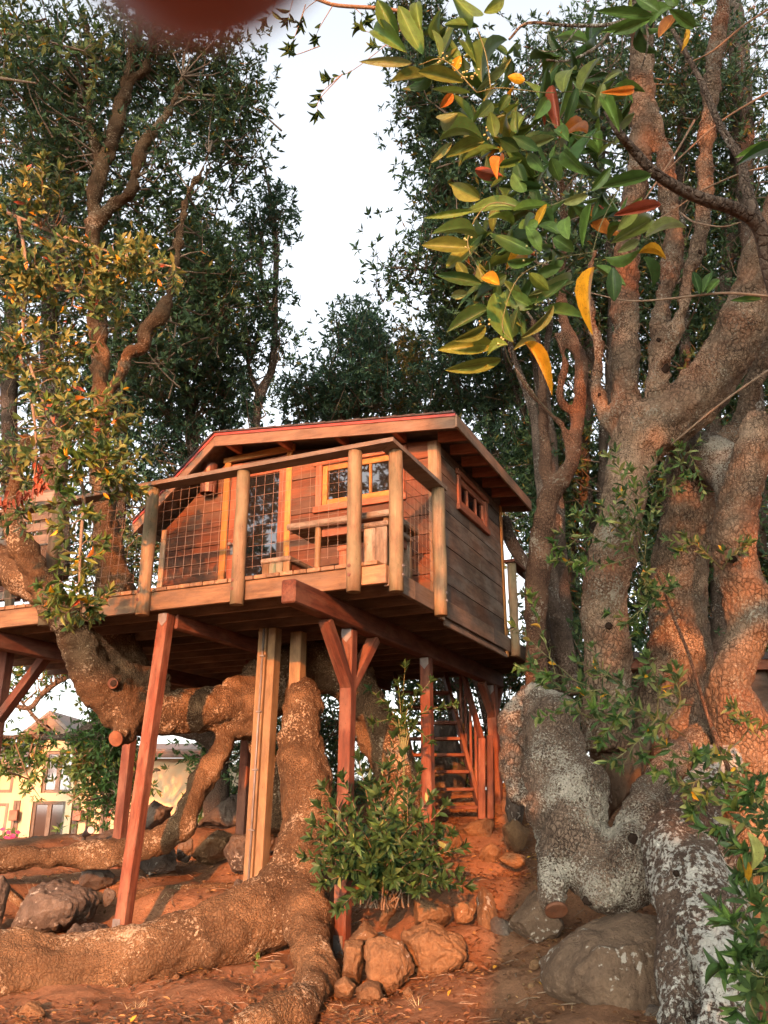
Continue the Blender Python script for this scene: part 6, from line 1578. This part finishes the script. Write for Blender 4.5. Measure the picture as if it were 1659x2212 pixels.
ROCKS = [
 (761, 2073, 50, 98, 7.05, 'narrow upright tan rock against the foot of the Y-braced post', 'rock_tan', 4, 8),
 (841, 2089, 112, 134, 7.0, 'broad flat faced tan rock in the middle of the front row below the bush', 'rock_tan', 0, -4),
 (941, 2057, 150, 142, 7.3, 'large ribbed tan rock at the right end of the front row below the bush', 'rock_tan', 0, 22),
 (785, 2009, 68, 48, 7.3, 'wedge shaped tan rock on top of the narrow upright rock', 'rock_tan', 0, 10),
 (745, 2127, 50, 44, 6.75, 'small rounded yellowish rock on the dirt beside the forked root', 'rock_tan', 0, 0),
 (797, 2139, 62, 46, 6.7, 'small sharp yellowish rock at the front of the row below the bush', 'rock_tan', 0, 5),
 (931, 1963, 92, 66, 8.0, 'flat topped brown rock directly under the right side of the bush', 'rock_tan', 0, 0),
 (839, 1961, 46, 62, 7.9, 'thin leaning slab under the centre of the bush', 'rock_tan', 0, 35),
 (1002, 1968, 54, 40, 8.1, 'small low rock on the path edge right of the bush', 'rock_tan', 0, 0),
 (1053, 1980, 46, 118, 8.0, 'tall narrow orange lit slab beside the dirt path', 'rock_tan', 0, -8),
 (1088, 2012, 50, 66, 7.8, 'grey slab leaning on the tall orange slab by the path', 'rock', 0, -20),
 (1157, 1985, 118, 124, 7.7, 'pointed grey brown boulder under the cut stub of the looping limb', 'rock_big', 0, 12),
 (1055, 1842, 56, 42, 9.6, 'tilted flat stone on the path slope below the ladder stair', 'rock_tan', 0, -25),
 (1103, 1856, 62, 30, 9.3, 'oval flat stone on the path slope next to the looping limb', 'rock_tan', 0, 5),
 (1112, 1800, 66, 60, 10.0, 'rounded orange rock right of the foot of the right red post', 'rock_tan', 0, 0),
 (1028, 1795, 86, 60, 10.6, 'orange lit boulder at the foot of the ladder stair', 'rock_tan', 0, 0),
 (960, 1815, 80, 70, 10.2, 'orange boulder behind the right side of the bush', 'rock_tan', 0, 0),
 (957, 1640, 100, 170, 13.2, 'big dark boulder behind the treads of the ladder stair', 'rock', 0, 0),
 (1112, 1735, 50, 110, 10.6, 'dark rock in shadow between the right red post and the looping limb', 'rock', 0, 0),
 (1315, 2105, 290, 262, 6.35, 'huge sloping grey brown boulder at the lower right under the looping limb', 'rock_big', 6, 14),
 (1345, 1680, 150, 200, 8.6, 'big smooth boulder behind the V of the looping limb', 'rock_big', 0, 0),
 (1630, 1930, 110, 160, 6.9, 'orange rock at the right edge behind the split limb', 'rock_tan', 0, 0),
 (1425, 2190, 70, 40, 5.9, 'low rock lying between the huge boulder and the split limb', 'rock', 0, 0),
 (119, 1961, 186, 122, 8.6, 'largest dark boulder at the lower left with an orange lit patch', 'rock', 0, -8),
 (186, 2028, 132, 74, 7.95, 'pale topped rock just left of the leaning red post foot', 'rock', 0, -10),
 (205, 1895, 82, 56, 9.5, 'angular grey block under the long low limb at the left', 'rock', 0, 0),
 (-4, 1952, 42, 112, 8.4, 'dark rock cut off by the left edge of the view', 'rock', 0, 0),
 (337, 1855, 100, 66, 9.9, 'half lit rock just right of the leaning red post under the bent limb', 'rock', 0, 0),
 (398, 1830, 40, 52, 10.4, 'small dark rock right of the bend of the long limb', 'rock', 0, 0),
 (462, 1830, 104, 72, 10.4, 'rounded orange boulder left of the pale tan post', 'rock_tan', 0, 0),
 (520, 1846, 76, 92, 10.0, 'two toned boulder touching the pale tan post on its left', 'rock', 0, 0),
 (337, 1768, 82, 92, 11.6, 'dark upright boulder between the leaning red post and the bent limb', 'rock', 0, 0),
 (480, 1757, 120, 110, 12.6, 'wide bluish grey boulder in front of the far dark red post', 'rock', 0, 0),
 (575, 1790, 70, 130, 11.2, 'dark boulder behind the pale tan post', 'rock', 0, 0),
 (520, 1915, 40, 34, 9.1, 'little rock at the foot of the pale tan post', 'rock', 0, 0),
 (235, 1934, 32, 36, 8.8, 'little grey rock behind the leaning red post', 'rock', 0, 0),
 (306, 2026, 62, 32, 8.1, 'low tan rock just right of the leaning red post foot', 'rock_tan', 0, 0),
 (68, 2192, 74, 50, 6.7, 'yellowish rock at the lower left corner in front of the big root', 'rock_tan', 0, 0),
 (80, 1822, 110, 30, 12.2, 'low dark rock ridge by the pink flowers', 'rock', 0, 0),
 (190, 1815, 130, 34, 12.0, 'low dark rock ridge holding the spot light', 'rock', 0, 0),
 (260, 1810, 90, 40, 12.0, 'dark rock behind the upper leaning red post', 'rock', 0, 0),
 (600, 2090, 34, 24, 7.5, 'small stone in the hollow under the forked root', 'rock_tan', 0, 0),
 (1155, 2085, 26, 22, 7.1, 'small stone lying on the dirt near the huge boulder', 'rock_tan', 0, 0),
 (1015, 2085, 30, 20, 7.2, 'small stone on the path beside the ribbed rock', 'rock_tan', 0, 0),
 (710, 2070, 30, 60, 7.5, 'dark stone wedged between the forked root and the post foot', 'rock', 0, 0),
]
def hull_rock(poly, Y, depth, label, mat, seed, rough=.022, ridges=0.0):
    if mat == 'rock_big': rough = .013
    """a boulder with the given outline: hull of a bulging front, a full middle and a smaller back"""
    r = np.random.default_rng(seed)
    P = [Vector(W(x, y, Y + depth * .45)) for x, y in poly]
    c = sum(P, Vector()) / len(P)
    pts = []
    for p in P:
        pts.append(p)
        f = p.lerp(c, r.uniform(.18, .42)); f.y -= depth * r.uniform(.28, .48); pts.append(f)
        g_ = p.lerp(c, r.uniform(.1, .35)); g_.y += depth * r.uniform(.35, .6); pts.append(g_)
        d_ = p.copy(); d_.z -= .05; d_.y += depth * .2
        if p.z < c.z: pts.append(d_)
    f = c.copy(); f.y -= depth * .5; f += Vector((r.uniform(-.1, .1) * depth, 0, r.uniform(-.05, .15) * depth)); pts.append(f)
    bmx = bmesh.new()
    for p in pts: bmx.verts.new(p)
    bmesh.ops.convex_hull(bmx, input=bmx.verts[:])
    me0 = bpy.data.meshes.new('hull'); bmx.to_mesh(me0); bmx.free()
    o = bpy.data.objects.new('hull', me0); COL.objects.link(o)
    size = max((a_ - b_).length for a_ in P for b_ in P)
    md = o.modifiers.new('r', 'REMESH'); md.mode = 'VOXEL'; md.voxel_size = max(.008, size / 55)
    m2 = o.modifiers.new('s', 'SMOOTH'); m2.iterations = 1; m2.factor = .5
    bpy.context.view_layer.update()
    me = bpy.data.meshes.new_from_object(o.evaluated_get(bpy.context.evaluated_depsgraph_get()))
    bpy.data.objects.remove(o); bpy.data.meshes.remove(me0)
    V = vert_array(me); Nv = norm_array(me); k = 1 / size
    n1 = WaveNoise(seed, 1.6 * k, 12, 2)(V); n2 = WaveNoise(seed + 1, 7 * k, 16, 3)(V)
    rid = np.abs(WaveNoise(seed + 2, 2.5 * k, 8, 2)(V * np.array([1.6, 1, .5])))
    D = size * rough * (n1 + .45 * n2) - size * (.02 + ridges) * np.clip(.35 - rid, 0, 1) * 2.2
    V = V + Nv * D[:, None] - np.array(c)
    me.vertices.foreach_set('co', V.ravel()); me.polygons.foreach_set('use_smooth', [True] * len(me.polygons)); me.update()
    o = bpy.data.objects.new('rock', me); COL.objects.link(o); me.materials.append(M[mat]); o.location = c
    return tag(o, label, 'rock', 'rocks around the trees')
q7 = lambda *L: [(597.2 + .4 * x, 1592.6 + .4 * y) for x, y in L]
q8 = lambda *L: [(995.4 + .4 * x, 1327 + .4 * y) for x, y in L]
q5 = lambda *L: [(.44 * x, 1758.5 + .44 * y) for x, y in L]
q4 = lambda *L: [(.36 * x, 1393.6 + .36 * y) for x, y in L]
q2 = lambda *L: [(.24 * x, 1460 + .24 * y) for x, y in L]
HULL = {0: (q7((365, 1090), (470, 1100), (470, 1200), (440, 1310), (355, 1260)), 6.95, .25), 1: (q7((480, 1090), (600, 1080), (690, 1110), (745, 1230), (680, 1330), (590, 1400), (500, 1340), (470, 1190)), 6.85, .35),
        2: (q7((680, 1070), (800, 980), (900, 1010), (1000, 1090), (1035, 1180), (940, 1270), (770, 1325), (740, 1180)), 7.05, .5), 3: (q7((395, 1085), (480, 990), (550, 1060), (530, 1095)), 7.2, .3),
        4: (q7((310, 1330), (370, 1285), (430, 1340), (400, 1385), (320, 1375)), 6.65, .2), 5: (q7((425, 1360), (490, 1310), (555, 1325), (578, 1390), (570, 1420), (440, 1412)), 6.6, .22),
        6: (q7((730, 870), (760, 850), (930, 910), (940, 960), (900, 1005), (745, 990)), 7.8, .4), 7: (q7((550, 990), (610, 850), (660, 850), (640, 930), (570, 995)), 7.8, .2),
        11: (q7((1255, 990), (1400, 820), (1430, 900), (1550, 1000), (1530, 1080), (1380, 1125)), 7.5, .45), 19: (q8((450, 1950), (520, 1830), (640, 1690), (930, 1610), (1085, 1640), (1110, 2240), (800, 2240), (470, 2035)), 5.95, .9),
        20: (q8((690, 720), (1000, 600), (1020, 700), (960, 950), (800, 1090), (760, 1000)), 8.2, .8), 23: (q5((65, 530), (150, 360), (270, 325), (420, 370), (475, 410), (440, 490), (290, 585), (70, 565)), 8.3, .7),
        24: (q5((275, 690), (290, 620), (370, 535), (470, 550), (565, 620), (520, 665), (380, 705)), 7.85, .5), 29: (q4((1150, 1260), (1200, 1150), (1300, 1110), (1410, 1130), (1380, 1240), (1240, 1305)), 10.2, .5),
        30: (q4((1340, 1230), (1400, 1140), (1510, 1130), (1510, 1350), (1400, 1355)), 9.8, .5), 31: (q2((1235, 1430), (1255, 1250), (1390, 1120), (1560, 1180), (1500, 1290), (1400, 1380), (1250, 1440)), 11.4, .5),
        32: (q4((1170, 1095), (1240, 1010), (1400, 890), (1530, 880), (1540, 1100)), 12.3, .8)}
for i, r_ in enumerate(ROCKS):
    x, y, wp, hp, Y, lab, mt, rt, tl = r_
    if i in HULL: hull_rock(HULL[i][0], HULL[i][1], HULL[i][2], lab, mt, 500 + i * 3, ridges=.03 if i == 2 else 0.0)
    else: rock(x, y, Y, wp, hp, lab, mt, 300 + i * 7, rt, tl, sub=4 if max(wp, hp) > 45 else 3, cuts=13 if mt != 'rock' else 16)
# thin roots on the slope at the left
rt = thing('root', 'thin surface roots crossing the dirt slope behind the leaning red post', 'root', base_of(420, 1905, 9.3))
for L_ in ([(290, 1920, 9.2, 22), (380, 1922, 9.3, 20), (470, 1900, 9.5, 18), (560, 1880, 9.7, 18)], [(300, 1985, 8.6, 20), (400, 1985, 8.8, 18), (480, 1960, 9.0, 18), (540, 1930, 9.2, 16)], [(-60, 1925, 9.3, 20), (20, 1930, 9.2, 18), (80, 1915, 9.2, 14)], [(-60, 2030, 8.4, 18), (40, 2028, 8.3, 16), (120, 2032, 8.2, 14)]):
    p, r = limb_pts(L_); mb = MB(); mb.tube([Vector((q.x, q.y, gz(q.x, q.y) + .015)) for q in p], r, 9); mb.build('root_strand', M['bark_a'], rt)
# ------------------------------------------------------------------ litter, pebbles, dry grass
rl = np.random.default_rng(8)
n_ = 26000
xs = rl.normal(0, 2.6, n_); ys = rl.uniform(4.8, 12, n_)
k = np.abs(WaveNoise(12, .5, 12, 2)(np.stack([xs, ys, xs * 0], 1))) * 1.2 + np.where((xs > .3) & (ys > 7), .9, 0)
keep = rl.uniform(0, 1.3, n_) < k; xs, ys = xs[keep], ys[keep]
B_ = np.stack([xs, ys, ground_z(xs, ys) + rl.uniform(.012, .045, len(xs))], 1)
an = rl.uniform(0, 6.28, len(xs)); Dd = unit(np.stack([np.cos(an), np.sin(an), rl.normal(0, .25, len(xs))], 1))
Nn_ = unit(np.stack([rl.normal(0, .35, len(xs)), rl.normal(0, .35, len(xs)), np.ones(len(xs))], 1)); Nn_ = unit(Nn_ - (Nn_ * Dd).sum(1, keepdims=True) * Dd)
me = leaves_mesh('leaf_litter', B_, Dd, Nn_, rl.uniform(.02, .075, len(xs)), .36, palette(len(xs), [(4, (.20, .095, .046)), (3, (.27, .135, .06)), (3, (.13, .063, .034)), (.9, (.45, .26, .10)), (.2, (.6, .36, .05))], rng=rl), 1)
lo = bpy.data.objects.new('leaf_litter', me); COL.objects.link(lo); tag(lo, 'dry brown leaf litter scattered over the dirt', 'leaf litter', kind='stuff')
mb = MB()
bmx = bmesh.new(); bmesh.ops.create_icosphere(bmx, subdivisions=1, radius=1); IV = np.array([v.co[:] for v in bmx.verts]); IF = [[v.index for v in f.verts] for f in bmx.faces]; bmx.free()
for i in range(1500):
    x = rl.normal(0, 2.4); y = rl.uniform(5, 11); s_ = rl.uniform(.006, .022) if rl.random() < .9 else rl.uniform(.02, .045)
    v = IV * (s_ * rl.uniform(.6, 1.2, 3)) * rl.uniform(.8, 1.2, (len(IV), 1)); mb.add((v + np.array([x, y, gz(x, y) + s_ * .25])).tolist(), IF)
me = mb.mesh('pebbles', M['rock_tan']); po = bpy.data.objects.new('pebbles', me); COL.objects.link(po); tag(po, 'small tan pebbles strewn over the dirt', 'pebbles', kind='stuff')
mb = MB()
for i in range(700):
    x = rl.normal(0, 2.2); y = rl.uniform(5, 11); a = rl.uniform(0, 6.28); l = rl.uniform(.04, .22); z = gz(x, y)
    e = (x + math.cos(a) * l, y + math.sin(a) * l); m_ = (x + math.cos(a + .15) * l * .5, y + math.sin(a + .15) * l * .5)
    mb.tube([Vector((x, y, z + .02)), Vector((m_[0], m_[1], gz(*m_) + .03)), Vector((e[0], e[1], gz(*e) + .022))], [.004, .0035, .002], 4, False)
me = mb.mesh('fallen_twigs', M['twig']); to = bpy.data.objects.new('fallen_twigs', me); COL.objects.link(to); tag(to, 'thin dead twigs lying scattered on the dirt', 'twigs', kind='stuff')
mb = MB()
for (x, y, Y) in [(520, 2180, 6.8), (610, 2165, 6.7), (580, 2215, 6.4), (1360, 2130, 6.3), (780, 2205, 6.3), (310, 2195, 6.7), (30, 2030, 8.2), (70, 2035, 8.2), (360, 1960, 9), (540, 1920, 9.4), (60, 1900, 9.6), (150, 1890, 9.7), (900, 2190, 6.5), (1290, 2190, 6.0), (1380, 2205, 5.9), (720, 2190, 6.5)]:
    c = W(x, y, Y); 
    for k in range(26):
        px_, py_ = c.x + rl.normal(0, .07), c.y + rl.normal(0, .07); z = gz(px_, py_) + .012
        a = rl.uniform(0, 6.28); l = rl.uniform(.06, .16); e = Vector((px_ + math.cos(a) * l, py_ + math.sin(a) * l, z + rl.uniform(0, .07)))
        b0 = Vector((px_, py_, z)); sd = Vector((-math.sin(a), math.cos(a), 0)) * .0022
        mb.add([b0 - sd, b0 + sd, e], [[0, 1, 2]])
me = mb.mesh('dry_grass', plain('straw', (.62, .47, .24), .8)); do = bpy.data.objects.new('dry_grass', me); COL.objects.link(do); tag(do, 'wisps of dry straw coloured grass on the dirt', 'dry grass', kind='stuff')
wd = thing('weed', 'small green weed in the hollow under the forked root', 'plant', base_of(552, 2085, 7.4))
mb = MB(); lv = leafy_stem(stem_px([(548, 2102, 7.2), (552, 2085, 7.2), (556, 2068, 7.2)]), .003, mb, .05, .2, .012, .6, 70, 4, rb); part_mesh('stem', mb.mesh('stem'), M['green_twig'], wd); place_leaves(wd, lv, [('leaf_green', 3), ('leaf_pale', 1)], 30)
wd = thing('weed', 'small green weed at the left foot of the huge boulder', 'plant', base_of(1188, 2110, 6.6))
mb = MB(); lv = leafy_stem(stem_px([(1188, 2120, 6.5), (1188, 2100, 6.5), (1190, 2085, 6.5)]), .003, mb, .05, .2, .012, .6, 70, 4, rb); part_mesh('stem', mb.mesh('stem'), M['green_twig'], wd); place_leaves(wd, lv, [('leaf_green', 3)], 30)

# ------------------------------------------------------------------ unseen trees behind the viewer, most of them added to throw the evening shade
def back_tree(label, x, y, trunk_r, trunk_h, lobes, seed, L=.22, lean=0.0):
    o = thing('shade_tree', label, 'tree', (x, y, gz(x, y)), 'trees behind the viewer')
    r = np.random.default_rng(seed); mb = MB()
    mb.tube([Vector((x + .12 * math.sin(k * .9 + seed) + lean * max(0, trunk_h * k / 8 - 4.7), y, gz(x, y) - .2 + (trunk_h + .2) * k / 8)) for k in range(9)], [trunk_r * (1.15 - .06 * k) for k in range(9)], 12)
    top = Vector((x, y, trunk_h * .75)); Cs, As = [], []
    for (lx, ly, lz, rx, ry, rz, nc) in lobes:
        c = np.array([lx, ly, lz]); 
        mb.tube([top, top.lerp(Vector(c), .5) + Vector((0, 0, .3)), Vector(c)], [trunk_r * .5, trunk_r * .3, .05], 7)
        P, v = blob_points(c, np.array([rx, ry, rz]), nc, r)
        for i in range(nc):
            m_ = 9; Cs.append(P[i] + r.normal(0, .3, (m_, 3))); As.append(v[i] + r.normal(0, .6, (m_, 3)) + np.array([0, 0, .4]))
    part_mesh('trunk', mb.mesh('trunk'), M['bark_far'], o)
    C = np.concatenate(Cs); A_ = np.concatenate(As)
    B_, D2, N2, l2 = rosettes(C, A_, 7, L, rng=r)
    c_ = part_mesh('crown', leaves_mesh('crown', B_, D2, N2, l2, .36, palette(len(B_), DARK, rng=r), 0), None, o); c_['kind'] = 'stuff'
back_tree('stout tree behind the viewer whose trunk shades a strip of the path', -1.2, -10, .36, 7.2, [(-.75, -10, 8.35, 1.15, 1.0, 1.0, 80), (.9, -10, 9.5, 1.6, 1.2, 2.2, 64), (-.45, -10, 5.3, .55, .8, .9, 14), (2.8, -10, 7.8, 1.3, 1.2, 2.2, 34)], 1, lean=.5)
back_tree('unseen tall shrub added behind the viewer to shade the split limb', .35, -8, .10, 3, [(.35, -8, 3.8, .75, .7, .7, 26), (.5, -8, 2.4, .6, .6, .8, 10)], 7)  # added out of view to keep the thick foreground limb in shade
_wall = [(-22, -12, 3, 17), (-17, -15, 13, 22), (-12.5, -15, 12.6, 23), (-8.4, -15.5, 12.2, 24), (-1.6, -15.5, 12.2, 24), (1.8, -15, 9.3, 22), (4.6, -15.5, 3, 22), (8, -15, 2, 21), (12.5, -14, 2, 19), (17, -10, 2, 18), (20, -3, 2, 17), (-24, -4, 2, 17), (-22, 5, 2, 16), (19, 5, 2, 16)]  # unseen row added to cut the sky fill, open where the sun passes
for i, (x, y, z0, z1) in enumerate(_wall):
    lz = []; z = z0 + 1.6
    while z < z1:
        lz.append((x + random.uniform(-.6, .6), y + random.uniform(-.6, .6), z, 2.6, 1.8, 1.7, 38))
        if z == z0 + 1.6 and x == -8.4: lz += [(-6.5, y, 8.5, .4, .6, .4, 2)]  # small unseen leaf clump shaped to dapple the sunlight
        if x in (-8.4, -1.6): lz.append((x + (2.6 if x < -5 else -2.4), y + random.uniform(-.6, .6), z + .3, 2.6, 1.8, 1.7, 44))
        z += 2.4
    back_tree('one of the tall dense unseen trees added in a row behind the viewer for shade', x, y, .3, z1 - 4, lz, 20 + i, .42)

# ------------------------------------------------------------------ the photographer's fingertip at the top of the view
fg_ = thing('person', 'fingertip of the person holding the camera, blurred at the top edge', 'person', (0, .05, 1.56))
def CV(x, y, d):                                # point at distance d in front of the lens
    u, w, k = ray(x, y); return Vector((u, w, k)) * d + cam.location
fd = .048
skn = bpy.data.meshes.new('finger'); bmx = bmesh.new()
pts = [(CV(470, -26, fd) , .0078), (CV(455, -280, fd + .002), .0088), (CV(420, -760, fd + .006), .0092), (CV(380, -1250, fd + .012), .0102), (CV(330, -1800, fd + .02), .0108), (CV(250, -2500, fd + .028), .0115)]
vv = [bmx.verts.new(p_) for p_, _ in pts]
for i in range(len(vv) - 1): bmx.edges.new((vv[i], vv[i + 1]))
bmx.to_mesh(skn); bmx.free()
fo = bpy.data.objects.new('finger', skn); COL.objects.link(fo)
sm_ = fo.modifiers.new('skin', 'SKIN'); ss_ = fo.modifiers.new('sub', 'SUBSURF'); ss_.levels = 2; ss_.render_levels = 2
for i, sv in enumerate(skn.skin_vertices[0].data): sv.radius = (pts[i][1] * 1.25, pts[i][1]); sv.use_root = (i == len(pts) - 1)
sm_.use_smooth_shade = True
bpy.context.view_layer.update()
fme = bpy.data.meshes.new_from_object(fo.evaluated_get(bpy.context.evaluated_depsgraph_get()))
bpy.data.objects.remove(fo)
m, nt, out, N, Lk = new_mat('skin')
p = N('BsdfPrincipled', Roughness=0.5); p.inputs['Base Color'].default_value = (0.26, 0.075, 0.06, 1)
p.inputs['Subsurface Weight'].default_value = 0.25; p.inputs['Subsurface Radius'].default_value = (.006, .002, .001); p.inputs['Subsurface Scale'].default_value = 1.0
Lk(p.outputs[0], out.inputs[0])
part_mesh('finger', fme, m, fg_)
